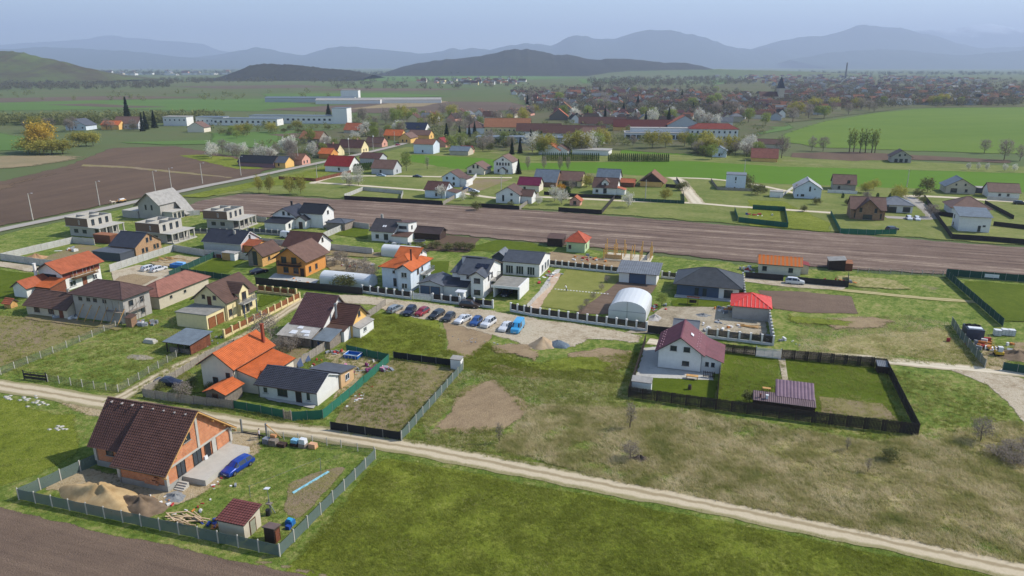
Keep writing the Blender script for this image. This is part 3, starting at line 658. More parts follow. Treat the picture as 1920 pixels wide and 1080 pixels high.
def chimney(B, x, y, z0, z1, s=.5, mat=None):
    c = MB().box(x - s / 2, y - s / 2, z0, x + s / 2, y + s / 2, z1); c.box(x - s / 2 - .07, y - s / 2 - .07, z1 + .002, x + s / 2 + .07, y + s / 2 + .07, z1 + .1)
    return c.build('chimney', mat or m_stone, B['roof'] or B['T'])
def gutter(B, face, z, out=.62, mat=None):
    a = Vector(place(B, face, -.4, z, out)); b = Vector(place(B, face, (B['L'] if face in 'fb' else B['D']) + .4, z, out))
    g = MB().tube([a, b], .07, 6); g.tube([Vector(place(B, face, .15, z, out)), Vector(place(B, face, .15, z - .5, .08)), Vector(place(B, face, .15, 0, .08))], .05, 6)
    return g.build('gutter', mat or m_rustm, B['roof'] or B['T'])
def balcony(B, face, s, z, w, d, rail, wood=False):
    o = MB().box(-w / 2, -d, 0, w / 2, -.001, .18).build('balcony', m_conc if not wood else m_woodd, B['T'], place(B, face, s, z)); o.rotation_euler = (0, 0, FACE[face])
    r = MB()
    for a, b in (((-w / 2, -d), (w / 2, -d)), ((-w / 2, -d), (-w / 2, 0)), ((w / 2, -d), (w / 2, 0))):
        a, b = Vector((*a, 0)), Vector((*b, 0)); l = (b - a).length; r.beam(a + Vector((0, .03, 1.12)), b + Vector((0, -.03, 1.12)), .07)
        for k in range(int(l / .18) + 1): p = a + (b - a) * (k * .18 / l); r.beam(p + Vector((0, .03, .182)), p + Vector((0, .03, 1.08)), .04)
    r.build('railing', rail, o); return o
def snow_guards(B, name='snow_guard'): pass

# ------------------------------------------------------------------ fences
def net_mat(name, c, cover):
    m, n, b = newmat(name); b.inputs['Base Color'].default_value = c4(hexc(c)); b.inputs['Roughness'].default_value = .8
    v = coords(n); a = noise(n, v, 1.3, 3, .5); k = math_(n, 'ADD', cover - .1, math_(n, 'MULTIPLY', a.outputs[0], .2), True)
    tr = n.nodes.new('ShaderNodeBsdfTransparent'); mx = n.nodes.new('ShaderNodeMixShader')
    n.links.new(k, mx.inputs[0]); n.links.new(tr.outputs[0], mx.inputs[1]); n.links.new(b.outputs[0], mx.inputs[2]); n.links.new(mx.outputs[0], n.nodes['Material Output'].inputs['Surface']); return m
net_g = net_mat('grey green shade net', '64736c', .7); net_green = net_mat('green shade net', '2c6b55', .88); net_dk = net_mat('dark green shade net', '24493f', .93); net_blk = net_mat('black shade net', '202226', .95); net_wire = net_mat('wire mesh', '70736c', .16)
m_post = M('concrete post', 'b9b4a8', rough=.9, rand=.1); m_pillar = M('white rendered pillar', 'd8d6d0', rough=.9, rand=.05); m_panel = M('dark fence panel', '3b3634', '2c2828', 2., .6, .1, rand=.1); m_slatb = M('tarred fence slat', '3a322d', '231f1d', 1.4, .85, .3)
m_cprefab = M('prefab concrete slab', 'b5b3ac', 'a19f98', .7, .9, .15, rand=.06); m_terrap = M('brown fence panel', '8a5737', '744629', 2., .6, rand=.08); m_creamp = M('cream pillar', 'd9c593', rough=.9, rand=.05); m_green = M('green steel panel', '1f5a49', rough=.6, rand=.08)
m_silver = M('silvered board', '9b9387', '837b70', 3., .9, .3)
def p_net(L, h):
    b = MB(); n = 5
    for i in range(n):
        a0, a1 = L * i / n, L * (i + 1) / n; s0, s1 = .05 * math.sin(math.pi * i / n), .05 * math.sin(math.pi * (i + 1) / n)
        b.hexa([(a0, -.01 + s0, .05), (a1, -.01 + s1, .05), (a1, .01 + s1, .05), (a0, .01 + s0, .05)], [(a0, -.01, h - s0), (a1, -.01, h - s1), (a1, .01, h - s1), (a0, .01, h - s0)])
    return b
def p_slat(L, h, wd=.16, gap=.02, jit=.12):
    b = MB(); r = random.Random(3); x = .02
    while x + wd < L:
        t = h - r.random() * jit; y = r.uniform(-.015, .015); b.box(x, y - .012, .04, x + wd, y + .012, t); x += wd + gap * r.uniform(.3, 1.6)
    b.box(0, .03, .45, L, .08, .53); b.box(0, .03, h - .5, L, .08, h - .42); return b
def p_solid(L, h, z=.03, t=.03): return MB().box(0, -t, z, L, t, h)
def p_pillar(L, h):
    b = MB()
    n = max(1, int(L / .16))
    for i in range(n): x = .17 + (L - .34) * i / n; b.box(x, -.02, .55, x + (L - .34) / n - .015, .02, h - .12)
    return b
def p_prefab(L, h):
    b = MB(); k = 4
    for i in range(k): b.box(.06, -.03, .02 + i * h / k, L - .06, .03, (i + 1) * h / k - .012)
    return b
def p_wire(L, h): return MB().box(0, -.004, .05, L, .004, h)
FST = {  # step, panel fn, panel material, post (w, extra height, material), low wall
    'net': (2.75, p_net, net_g, (.12, .12, m_post), None), 'greennet': (2.6, p_net, net_green, (.07, .05, m_steel), None), 'darknet': (2.6, p_net, net_dk, (.07, .05, m_steel), None), 'blacknet': (2.6, p_net, net_blk, (.07, .0, m_steel), None),
    'slat': (2.4, p_slat, m_slatb, (.1, 0., m_woodd), None), 'silver': (2.4, p_slat, m_silver, (.1, .02, m_woodg), None), 'pillar': (2.05, p_pillar, m_panel, (.36, .1, m_pillar), m_pillar),
    'terra': (2.3, p_pillar, m_terrap, (.36, .1, m_creamp), m_creamp), 'prefab': (2.0, p_prefab, m_cprefab, (.14, .04, m_post), None), 'black': (2.4, p_solid, m_black, (.08, .04, m_black), None), 'green': (2.4, p_solid, m_green, (.07, .04, m_black), None),
    'brown': (2.4, p_slat, m_woodr, (.1, 0., m_woodd), None), 'wire': (2.7, p_wire, net_wire, (.1, .05, m_post), None), 'white': (2.6, p_solid, m_white, (.3, .06, m_pillar), None), 'grey': (2.2, p_pillar, M('grey steel panel', '54585e', rough=.5, rand=.1), (.3, .08, m_post), m_stone), 'darkwall': (2.5, p_solid, M('dark board', '2e2a2a', rough=.8, rand=.15), (.08, .02, m_woodd), None)}
_fm = {}
def fence(name, label, pts, h, style, cat='fence', closed=False, group=None, gaps=(), lean=0):
    """posts and panels along surveyed corner points; every post and every panel is a part"""
    step, pf, pm, (pw, px_, pmat), low = FST[style]; P = [p if isinstance(p, Vector) else G(*p) for p in pts]
    if closed: P.append(P[0])
    o = link(name, None, None, (P[0].x, P[0].y, 0)); tag(o, label, cat, group); base = P[0]; r = random.Random(len(pts) * 31 + int(P[0].x))
    kp = (style, round(h, 2))
    if kp not in _fm:
        if pf in (p_slat,): vs_ = []
        _fm[kp] = (pf(step, h).mesh('panel', pm), MB().box(-pw / 2, -pw / 2, -.1, pw / 2, pw / 2, h + px_ - .06).box(-pw / 2 - .03 * (pw > .2), -pw / 2 - .03 * (pw > .2), h + px_ - .058, pw / 2 + .03 * (pw > .2), pw / 2 + .03 * (pw > .2), h + px_).mesh('post', pmat), MB().box(0, -.11, -.1, step, .11, .5).mesh('plinth', low) if low else None)
    pa, po, lo = _fm[kp]; k = 0
    pn = {'pillar': 'pillar', 'terra': 'pillar', 'grey': 'pillar', 'white': 'pillar'}.get(style, 'post')
    for i, (a, b) in enumerate(zip(P, P[1:])):
        l = (b - a).length; n = max(1, round(l / step)); d = (b - a) / n; ang = math.atan2(d.y, d.x)
        for j in range(n):
            q = a + d * j - base
            if (i, j) not in gaps:
                e = link('panel', pa, o, (q.x, q.y, 0), ang, (l / n / step, 1, 1 + r.uniform(-.02, .02)))
                if lean: e.rotation_euler.x = r.uniform(-lean, lean)
                if lo: link('plinth', lo, o, (q.x, q.y, 0), ang, (l / n / step, 1, 1))
            e = link(pn, po, o, (q.x, q.y, 0), ang)
            if lean: e.rotation_euler.x = r.uniform(-lean, lean)
    if not closed:
        q = P[-1] - base; link(pn, po, o, (q.x, q.y, 0), ang)
    return o

# ------------------------------------------------------------------ cars
m_tyre = M('tyre rubber', '1d1d1f', rough=.9); m_rim = M('alloy rim', '9a9ca0', rough=.35, metal=.7); m_lamp = M('headlamp glass', 'd6dade', rough=.15); m_tail = M('tail lamp', '8e1717', rough=.3); m_plate = M('number plate', 'd8d8d4', rough=.5)
def paint(name, c):
    if name in MATS: return MATS[name]
    m, n, b = newmat(name); b.inputs['Base Color'].default_value = c4(hexc(c)); b.inputs['Roughness'].default_value = .28; b.inputs['Metallic'].default_value = .15
    b.inputs['Coat Weight'].default_value = .6; b.inputs['Coat Roughness'].default_value = .08; return m
# stations: x, top z, top half width ; cabin between the stations flagged 1
CARS = {
    'hatch': ([(2.05, .62, .66, 0), (1.95, .74, .76, 0), (1.05, .96, .76, 0), (.35, 1.42, .60, 1), (-.6, 1.48, .60, 1), (-1.45, 1.42, .58, 1), (-1.95, 1.0, .68, 0), (-2.05, .72, .72, 0)], 1.25, -1.28),
    'sedan': ([(2.3, .60, .68, 0), (2.18, .72, .78, 0), (1.05, .95, .78, 0), (.3, 1.40, .60, 1), (-.7, 1.43, .60, 1), (-1.55, 1.05, .70, 1), (-2.15, 1.02, .74, 0), (-2.3, .70, .74, 0)], 1.38, -1.38),
    'suv': ([(2.25, .72, .70, 0), (2.15, .90, .80, 0), (1.1, 1.08, .82, 0), (.45, 1.62, .66, 1), (-.8, 1.68, .66, 1), (-1.75, 1.62, .64, 1), (-2.15, 1.15, .72, 0), (-2.25, .8, .76, 0)], 1.35, -1.35),
    'van': ([(2.6, .75, .72, 0), (2.5, 1.0, .84, 0), (1.75, 1.2, .86, 0), (1.1, 2.0, .74, 1), (0, 2.12, .76, 1), (-2.3, 2.12, .76, 1), (-2.55, 1.3, .80, 0), (-2.6, .8, .82, 0)], 1.65, -1.55),
    'wagon': ([(2.3, .62, .68, 0), (2.2, .74, .78, 0), (1.15, .96, .78, 0), (.45, 1.42, .60, 1), (-.8, 1.47, .60, 1), (-1.8, 1.40, .58, 1), (-2.2, 1.0, .68, 0), (-2.3, .72, .72, 0)], 1.4, -1.35)}
_cars = {}
def car(label, px, face, kind, pname, col, group=None, z=0.):
    """car with body, glazing, wheels, lamps; face = heading in degrees from +X"""
    key = (kind, pname)
    if key not in _cars:
        st, wf, wr = CARS[kind]; b = MB(); g = []; n = 9
        for x, tz, hw, cb in st:
            bz = min(.98 if kind == 'van' else (.98 if kind == 'suv' else .88), tz - .03); e = .06 if abs(x) > 1.9 else 0
            hb = .88 + (.05 if kind in ('suv', 'van') else 0) - e
            sec = [(-hb + .08, .24), (-hb, .55), (-hb + .03, bz), (-hw, tz), (0, tz + .04), (hw, tz), (hb - .03, bz), (hb, .55), (hb - .08, .24)]
            b.v += [(x, y, z_) for y, z_ in sec]
        for i in range(len(st) - 1):
            for q in range(n - 1): b.f.append((i * n + q, (i + 1) * n + q, (i + 1) * n + q + 1, i * n + q + 1)); b.mi.append(0)
            b.f.append((i * n, i * n + n - 1, (i + 1) * n + n - 1, (i + 1) * n)); b.mi.append(0)
        b.f.append(tuple(range(n))); b.mi.append(0); b.f.append(tuple(range(len(st) * n - n, len(st) * n))); b.mi.append(0)
        body = b.mesh('body', paint(pname, col))
        def panel(i0, i1, qa, qb, m0=.06):
            A, B_, C, D_ = (Vector(b.v[i0 * n + qa]), Vector(b.v[i1 * n + qa]), Vector(b.v[i1 * n + qb]), Vector(b.v[i0 * n + qb]))
            c = (A + B_ + C + D_) / 4; nr = (B_ - A).cross(D_ - A).normalized(); nr = nr if nr.dot(c - Vector((c.x * .6, 0, .6))) > 0 else -nr
            P = [p + (c - p) * .1 + nr * .012 for p in (A, B_, C, D_)]
            return MB().hexa([p - nr * .02 for p in P], P)
        first = next(i for i, s in enumerate(st) if s[3]); last = max(i for i, s in enumerate(st) if s[3]); gl = []
        gl.append(('windscreen', MB())); gl[-1] = ('windscreen', panel(first - 1, first, 3, 5))
        gl.append(('rear_window', panel(last, last + 1, 3, 5)))
        for i in range(first - 1, last + 1):
            if kind == 'van' and i > first: continue
            for qa, qb in ((2, 3), (5, 6)): gl.append(('side_window', panel(i, i + 1, qa, qb)))
        gl = [(nm, m.mesh(nm, m_glass)) for nm, m in gl]
        wt = MB(); R_ = .33 if kind not in ('suv', 'van') else .37
        wt.tube([(0, -.11, 0), (0, -.09, 0), (0, .09, 0), (0, .11, 0)], [R_ - .04, R_, R_, R_ - .04], 16); rm_ = MB().tube([(0, -.118, 0), (0, .118, 0)], R_ * .6, 10)
        L0 = st[0][0]; L1 = st[-1][0]
        _cars[key] = (body, gl, wt.mesh('wheel', m_tyre), rm_.mesh('rim', m_rim), R_, (wf, wr), MB().box(-.05, -.17, -.07, .04, .17, .07).mesh('headlight', m_lamp), MB().box(-.04, -.14, -.09, .05, .14, .09).mesh('taillight', m_tail), MB().box(-.02, -.25, -.06, .02, .25, .06).mesh('number_plate', m_plate), L0, L1, st)
    body, gl, wh, ri, R_, (wf, wr), hl, tl, npz, L0, L1, st = _cars[key]
    g = G(*px) if not isinstance(px, Vector) else px
    o = link('car' if kind != 'van' else 'van', None, None, (g.x, g.y, z), R(face)); tag(o, label, 'car' if kind != 'van' else 'van', group)
    link('body', body, o)
    for nm, m in gl: link(nm, m, o)
    for x in (wf, wr):
        for y in (-.78, .78):
            q = link('wheel', wh, o, (x, y, R_)); link('rim', ri, q)
    for y in (-.58, .58): link('headlight', hl, o, (L0 - .09, y, .62 if kind not in ('suv', 'van') else .78)); link('taillight', tl, o, (L1 + .03, y, .78 if kind not in ('suv', 'van') else .95))
    link('number_plate', npz, o, (L0 + .012, 0, .42)); link('number_plate', npz, o, (L1 - .012, 0, .55))
    return o

# ------------------------------------------------------------------ people
m_skin = M('skin', 'c79a7c', rough=.6); m_hair = M('dark hair', '2a1f1a', rough=.7)
def person(label, px, face, top, bottom, lean=0., arms=.15):
    """one continuous skinned body; cloth colours by height"""
    g = G(*px) if not isinstance(px, Vector) else px
    J = {'pel': (0, 0, .95, .15), 'sp': (lean * .3, 0, 1.2, .15), 'ch': (lean * .7, 0, 1.4, .17), 'nk': (lean, 0, 1.52, .055), 'hd': (lean * 1.12 + .01, 0, 1.63, .085), 'ht': (lean * 1.2, 0, 1.74, .075)}
    E_ = [('pel', 'sp'), ('sp', 'ch'), ('ch', 'nk'), ('nk', 'hd'), ('hd', 'ht')]
    for s, y in (('L', 1), ('R', -1)):
        J['sh' + s] = (lean * .75, .19 * y, 1.43, .07); J['el' + s] = (lean * .8 + arms * .5, .25 * y, 1.16, .045); J['wr' + s] = (lean * .8 + arms + .1, .24 * y, .93, .03)
        J['pa' + s] = (lean * .8 + arms + .13, .235 * y, .85, .036)
        for k, dz in enumerate((-.02, -.007, .007, .02)): J['f%d' % k + s] = (lean * .8 + arms + .14 + dz, .225 * y, .76 + .008 * abs(k - 1.5), .009)
        J['th' + s] = (lean * .8 + arms + .19, .2 * y, .81, .011)
        J['hp' + s] = (0, .1 * y, .88, .095); J['kn' + s] = (.04 * y, .11 * y, .5, .062); J['an' + s] = (-.02 + .03 * y, .12 * y, .1, .042); J['to' + s] = (.13 + .03 * y, .13 * y, .04, .04)
        E_ += [('ch', 'sh' + s), ('sh' + s, 'el' + s), ('el' + s, 'wr' + s), ('wr' + s, 'pa' + s), ('pa' + s, 'th' + s), ('pel', 'hp' + s), ('hp' + s, 'kn' + s), ('kn' + s, 'an' + s), ('an' + s, 'to' + s)] + [('pa' + s, 'f%d' % k + s) for k in range(4)]
    ks = list(J); me = bpy.data.meshes.new('body'); me.from_pydata([J[k][:3] for k in ks], [(ks.index(a), ks.index(b)) for a, b in E_], [])
    tmp = bpy.data.objects.new('body', me); COL.objects.link(tmp); md = tmp.modifiers.new('skin', 'SKIN')
    for i, k in enumerate(ks): me.skin_vertices[0].data[i].radius = (J[k][3],) * 2; me.skin_vertices[0].data[i].use_root = k == 'pel'
    sb = tmp.modifiers.new('sub', 'SUBSURF'); sb.levels = 1; sb.render_levels = 1
    dg = bpy.context.evaluated_depsgraph_get(); m2 = bpy.data.meshes.new_from_object(tmp.evaluated_get(dg)); bpy.data.objects.remove(tmp)
    m2.materials.clear()
    for m in (m_skin, M(top[0], top[1], rough=.9), M(bottom[0], bottom[1], rough=.9), m_black): m2.materials.append(m)
    for p in m2.polygons:
        z, y = p.center.z, abs(p.center.y); p.use_smooth = True
        p.material_index = 3 if z < .09 else 2 if z < .95 and y < .21 else (1 if z < 1.5 and not (y > .2 and z < 1.1) else 0)
    o = link('person', None, None, (g.x, g.y, 0), R(face)); tag(o, label, 'person'); link('body', m2, o)
    h = MB(); c = Vector((lean * 1.15 - .015, 0, 1.70))
    for i in range(5):
        for j in range(8):
            a = math.pi * .5 * i / 5; t = 2 * math.pi * j / 8; h.v.append((c.x + .1 * math.cos(a) * math.cos(t) - .012, .09 * math.cos(a) * math.sin(t), c.z + .115 * math.sin(a)))
    for i in range(4):
        for j in range(8): h.f.append((i * 8 + j, i * 8 + (j + 1) % 8, (i + 1) * 8 + (j + 1) % 8, (i + 1) * 8 + j)); h.mi.append(0)
    h.f.append(tuple(32 + j for j in range(8))); h.mi.append(0); h.build('hair', m_hair, o, smooth=True)
    for y in (-.035, .035): MB().box(-.008, -.012, -.007, .008, .012, .007).build('eye', m_black, o, (lean * 1.12 + .097, y, 1.645))
    MB().box(-.02, -.012, -.025, .014, .012, .02).build('nose', m_skin, o, (lean * 1.12 + .1, 0, 1.615)); MB().box(-.01, -.025, -.006, .006, .025, .006).build('mouth', M('lips', '9a5f52', rough=.6), o, (lean * 1.12 + .092, 0, 1.575))
    return o

# ------------------------------------------------------------------ trees
def glow(n, b, c, f=.4):
    t = n.nodes.new('ShaderNodeBsdfTranslucent'); n.links.new(c, t.inputs[0]); x = n.nodes.new('ShaderNodeMixShader'); x.inputs[0].default_value = f
    n.links.new(b.outputs[0], x.inputs[1]); n.links.new(t.outputs[0], x.inputs[2]); n.links.new(x.outputs[0], n.nodes['Material Output'].inputs['Surface'])
def leafm(name, c, c2, tr=.25):
    m, n, b = newmat(name); v = coords(n); a = noise(n, v, .9, 3, .6); oi = n.nodes.new('ShaderNodeObjectInfo')
    r = ramp(n, [(.3, hexc(c2)), (.7, hexc(c))]); n.links.new(a.outputs[0], r.inputs[0]); h = n.nodes.new('ShaderNodeHueSaturation')
    n.links.new(math_(n, 'ADD', math_(n, 'MULTIPLY', oi.outputs['Random'], .4), .8), h.inputs['Value']); n.links.new(r.outputs[0], h.inputs['Color'])
    n.links.new(h.outputs[0], b.inputs['Base Color']); b.inputs['Roughness'].default_value = .8; b.inputs['Specular IOR Level'].default_value = .15
    glow(n, b, h.outputs[0]); return m
m_bark = M('bark', '5b4f45', '443a33', 3., .95, .4)
LEAF = {'bare': leafm('bare twigs', 'a2978a', '7f7569'), 'blossom': leafm('white blossom', 'e2dfd4', 'bdb9a4'), 'willow': leafm('yellow green willow twigs', 'b0a550', '8f8d42'), 'golden': leafm('golden willow twigs', 'd0b04e', 'b2963f'),
        'fresh': leafm('fresh spring leaves', '98a252', '788443'), 'conifer': leafm('dark conifer needles', '2f3f2a', '1f2c1e'), 'bush': leafm('bushy scrub', '7c7c4c', '5d603a'), 'thuja': leafm('clipped thuja', '557038', '3f582a'), 'forsythia': leafm('yellow forsythia bloom', 'c9962b', 'a98026')}
def tree_mesh(kind, seed, H=8., W_=5., n=900, size=.28, shape='round', z0=.28):
    r = np.random.RandomState(seed); br = MB(); trunk = [(0, 0, -.1), (.05 * H * .1, 0, H * .2), (0, .03 * H, H * .5), (.02 * H, 0, H * .8)]
    br.tube(trunk, [H * .022, H * .018, H * .011, H * .003], 7)
    cl = []
    nb = 16 if shape != 'cone' else 0
    for i in range(nb):
        t = .22 + .62 * i / nb; a = i * 2.4 + r.uniform(-.4, .4); b0 = Vector((0, .02 * H * t, H * t)); reach = W_ * .5 * (math.sin(math.pi * min(1, (t + .08))) ** .6) * r.uniform(.7, 1.05)
        e = b0 + Vector((math.cos(a) * reach, math.sin(a) * reach, H * (.16 + .1 * r.rand()))); md = (b0 + e) / 2 + Vector((0, 0, -.03 * H))
        br.tube([b0, md, e], [H * .009, H * .006, H * .0015], 5, cap=False); cl.append(e); cl.append(md)
        for q in range(4):
            f = md.lerp(e, r.uniform(.1, 1)); d = Vector(r.normal(0, 1, 3)); d.z = abs(d.z) + .3; d.normalize(); e2 = f + d * W_ * .16; br.tube([f, e2], [H * .003, H * .0008], 3, cap=False); cl.append(e2)
    P = []
    if shape == 'cone':
        for i in range(n):
            t = r.rand() ** .75; z = H * (1 - t * .94); tier = .75 + .25 * math.cos(z * 7.); rad = W_ * .5 * t * tier * (r.uniform(.55, 1.)); a = r.uniform(0, 6.283); P.append((rad * math.cos(a), rad * math.sin(a), z - rad * .25))
    elif shape == 'column':
        for i in range(n):
            z = H * r.uniform(.04, 1); rad = W_ * .5 * (1 - (z / H) ** 3) ** .5 * r.uniform(.6, 1.08); a = r.uniform(0, 6.283); P.append((rad * math.cos(a), rad * math.sin(a), z))
    else:
        cs = [np.array(c) for c in cl]
        for i in range(n):
            c = cs[r.randint(len(cs))]; P.append(tuple(c + r.normal(0, W_ * .075, 3)))
    P = np.array(P); N = len(P); P[:, 2] = np.maximum(P[:, 2], .1)
    d = r.normal(0, 1, (N, 3)); d /= np.linalg.norm(d, axis=1)[:, None]; e = np.cross(d, r.normal(0, 1, (N, 3))); e /= np.linalg.norm(e, axis=1)[:, None]
    s = size * r.uniform(.6, 1.4, N)[:, None]
    asp = 4.5 if kind == 'bare' else 1.5
    A = P + d * s; B = P - d * s * .2 + e * s / asp; C = P - d * s * .6 - e * s / asp; D_ = P - d * s * .1 - e * s / asp * .8
    V = np.stack([A, B, C], 1).reshape(-1, 3); m = bpy.data.meshes.new('crown'); m.from_pydata(V.tolist(), [], np.arange(N * 3).reshape(-1, 3).tolist()); m.materials.append(LEAF[kind])
    return br.mesh('trunk', m_bark), m
TREES = {'bare': [tree_mesh('bare', s, 8, 6, 1500, .34) for s in (1, 2, 3)], 'blossom': [tree_mesh('blossom', s, 6, 5.5, 1300, .22) for s in (4, 5)], 'willow': [tree_mesh('willow', s, 7, 8, 1700, .3) for s in (6, 7)],
         'golden': [tree_mesh('golden', 8, 9, 8, 1900, .32)], 'fresh': [tree_mesh('fresh', s, 8, 6.5, 1500, .28) for s in (9, 10)], 'conifer': [tree_mesh('conifer', s, 12, 5, 2200, .4, 'cone') for s in (11, 12)],
         'bush': [tree_mesh('bush', s, 3, 4.5, 900, .22) for s in (13, 14)], 'thuja': [tree_mesh('thuja', 15, 3.2, 1.3, 500, .18, 'column')], 'poplar': [tree_mesh('fresh', 16, 16, 4.6, 900, .3)], 'sapling': [tree_mesh('bare', 17, 4.2, 1.6, 500, .16)], 'forsythia': [tree_mesh('forsythia', 18, 3, 4., 1000, .2)]}
TCAT = {'bush': ('bush', 'bush'), 'forsythia': ('flowering_bush', 'bush')}
def tree(kind, px, label, h, group=None, w=None, world=False):
    g = px if isinstance(px, Vector) else G(*px); tm, cm = rnd.choice(TREES[kind]); H0 = {'bare': 8, 'blossom': 6, 'willow': 7, 'golden': 9, 'fresh': 8, 'conifer': 12, 'bush': 3, 'thuja': 3.2, 'poplar': 16, 'sapling': 4.2, 'forsythia': 3}[kind]
    s = h / H0; sw = s * (w or 1) * rnd.uniform(.9, 1.1); nm, ct = TCAT.get(kind, ({'conifer': 'conifer_tree', 'willow': 'willow_tree', 'golden': 'willow_tree', 'thuja': 'thuja_tree', 'blossom': 'blossom_tree', 'poplar': 'poplar_tree'}.get(kind, 'tree'), 'tree'))
    o = link(nm, None, None, (g.x, g.y, 0), rnd.uniform(0, 6.28)); tag(o, label, ct, group)
    link('trunk', tm, o, None, 0, (sw, sw, s)); link('crown', cm, o, None, 0, (sw, sw, s)); return o
# ------------------------------------------------------------------ buildings, plot by plot
def dormer_roof(T, x, y0, y1, z, half, rise, mat, axis='y', gable=None):
    b = MB()
    if gable: MB().hexa([(x - half + .3, y0 + .6, z), (x + half - .3, y0 + .6, z), (x, y0 + .6, z + rise - .2)], [(x - half + .3, y1 - .4, z), (x + half - .3, y1 - .4, z), (x, y1 - .4, z + rise - .2)]).build('dormer_gable', gable, T)
    if axis == 'y':
        slope(b, (x - half, y1, z), (x - half, y0, z), (x, y0, z + rise), (x, y1, z + rise), rows=.4); slope(b, (x + half, y0, z), (x + half, y1, z), (x, y1, z + rise), (x, y0, z + rise), rows=.4)
    else:
        slope(b, (y0, x - half, z), (y1, x - half, z), (y1, x, z + rise), (y0, x, z + rise), rows=.4); slope(b, (y1, x + half, z), (y0, x + half, z), (y0, x, z + rise), (y1, x, z + rise), rows=.4)
    return b.build('dormer_roof', [mat, M('roof edge board', '5a5048')], T)

# 1 unfinished clay block house
T = thing('brick_house', 'unfinished house of orange clay blocks under a dark brown tiled roof', 'house', (228, 904))
A = block(T, 0, 0, 7.5, 12.2, 3.1, 'gable', m_brick, r_brown, 'x', 5.2, .7, .7, style='tile', edge=M('bare roof timber', 'c49a5e'), z0=.85)
B = block(T, -6.3, 2.4, 6.28, 7.4, 3.9, 'gable', m_brick, r_brown, 'x', 4.3, .7, .5, style='tile', edge=M('bare roof timber', 'c49a5e'), z0=.85)
MB().box(-.1, -.1, -.2, 7.6, 12.3, .85).build('plinth', m_stone, T); MB().box(-6.4, 2.3, -.2, -.11, 9.9, .85).build('plinth', m_stone, T)
fr = MB()
for x, y in ((0, 0), (7.5, 0), (7.5, 12.2), (-6.3, 2.4)): MB().box(x - .2, y - .2, .852, x + .2, y + .2, 2.88).build('corner_post', m_conc, T)
fr.box(7.42, .2, 2.9, 7.62, 12, 3.15); MB().box(7.42, 5.9, 3.152, 7.62, 6.3, 7.6).build('gable_post', m_conc, T)
fr.build('concrete_frame', m_conc, T)
win(A, 'r', 4.2, 5.0, 1.3, 1.0, 1, 'd'); win(A, 'r', 5.6, .9, 1.6, 2.2, 2, 'd'); door(A, 'r', 7.6, 1., 2.1, m_black, .86); door(A, 'r', 8.9, .8, 2.1, m_conc, .86); win(A, 'r', 2.6, .9, 1.5, 2.2, 2, 'd')
win(B, 'f', 2.4, 1.9, 1.2, 1.1, 1, 'd')
MB().box(7.62, 2.5, -.2, 11.2, 11.5, .85).build('terrace', m_conc, T)
st = MB()
for k in range(4): st.box(7.8 + .0 * k, 1.5 - .3 * k, -.1, 9.2, 1.79 - .3 * k, .68 - .18 * k)
st.build('step', m_conc, T)
pw = MB()
for k in range(7):
    for j in range(5 - k % 3): pw.box(4.2 + j * .42, -.32, .852 + k * .26, 4.6 + j * .42, -.08, 1.1 + k * .26)
pw.build('half_built_wall', m_brick, T)
for k in range(8): MB().box(-.12, -.2, 0, .12, .2, .14).build('ridge_vent', M('grey vent cap', 'a99f99', rough=.5), A['roof'], (-5.6 + k * 1.75, 5.6, 8.05))
gutter(A, 'f', 2.75, .8)
for y in (-.6, 1.5, 3.5, 8.7, 10.7, 12.8): MB().beam((7.5, y, 3.05 + (5.2 * (1 - abs(y - 6.1) / 6.1)) - .25), (8.2, y, 3.05 + (5.2 * (1 - abs(y - 6.1) / 6.1)) - .25), .12).build('purlin', m_wood, A['roof'])

# 2 beige gabled house with orange roofs
T = thing('orange_roof_house', 'beige gabled house with bright orange roof and two lower orange lean-tos', 'house', (383, 729))
A = block(T, 0, 0, 6.2, 10.5, 4.7, 'gable', m_beige, r_orange, 'y', 2.1, .6, .5, style='tile')
win(A, 'f', 2.6, 1.2, 1., 1.3, 1, 'b'); win(A, 'f', 5.2, 2.6, .8, 1., 1, 'b'); gutter(A, 'r', 4.5)
B = block(T, 6.25, 1., 4.4, 9.3, 2.7, 'shed', m_beige, r_orange, 'r', 1.2, .4, .3, style='tile', wn='lean_to_wall')
C = block(T, 4.4, -4.6, 3.6, 4.2, 2.2, 'gable', m_woodg, r_orange, 'y', .7, .4, .3, style='rows', wn='porch_wall'); D_ = block(T, -3.2, 6.2, 3.1, 5.6, 2.6, 'shed', m_beige, M('orange tile with dark battens', 'a9532e', '5a3326', 3.), 'l', .9, .3, .3, style='seam', wn='annex_wall')
chimney(A, 5.4, 9.6, 4.4, 8.8, .45, M('rusty flue', '8f4a34')); win(B, 'r', 2.5, .9, 1.1, 1.1, 2, 'b'); door(C, 'f', 1.8, .9, 2., m_woodd)

# 3 white bungalow
T = thing('white_bungalow', 'low white bungalow with shiny anthracite tiled roof beside green net fence', 'house', (486, 744))
A = block(T, 0, 0, 11., 6.6, 2.55, 'gable', wallm('off white boarding', 'd9d7cf'), r_dark, 'x', 1.55, .5, .35, style='tile', edge=m_pvc)
for s in (1.4,): win(A, 'f', s, .9, .9, 1.1, 1)
win(A, 'f', 4.6, .8, 1.8, 1.3, 3, 'd'); door(A, 'f', 7.6, .9, 2., m_pvcd); win(A, 'f', 9.4, .7, .8, 1.4, 1)
B = block(T, 6., 6.65, 5.4, 4.2, 2.3, 'shed', wallm('osb board', 'c9a67c'), r_slate, 'b', .7, .4, .4, style='plain', wn='annex_wall')
win(B, 'r', 2., .9, 1.3, 1.1, 2); gutter(A, 'f', 2.4)

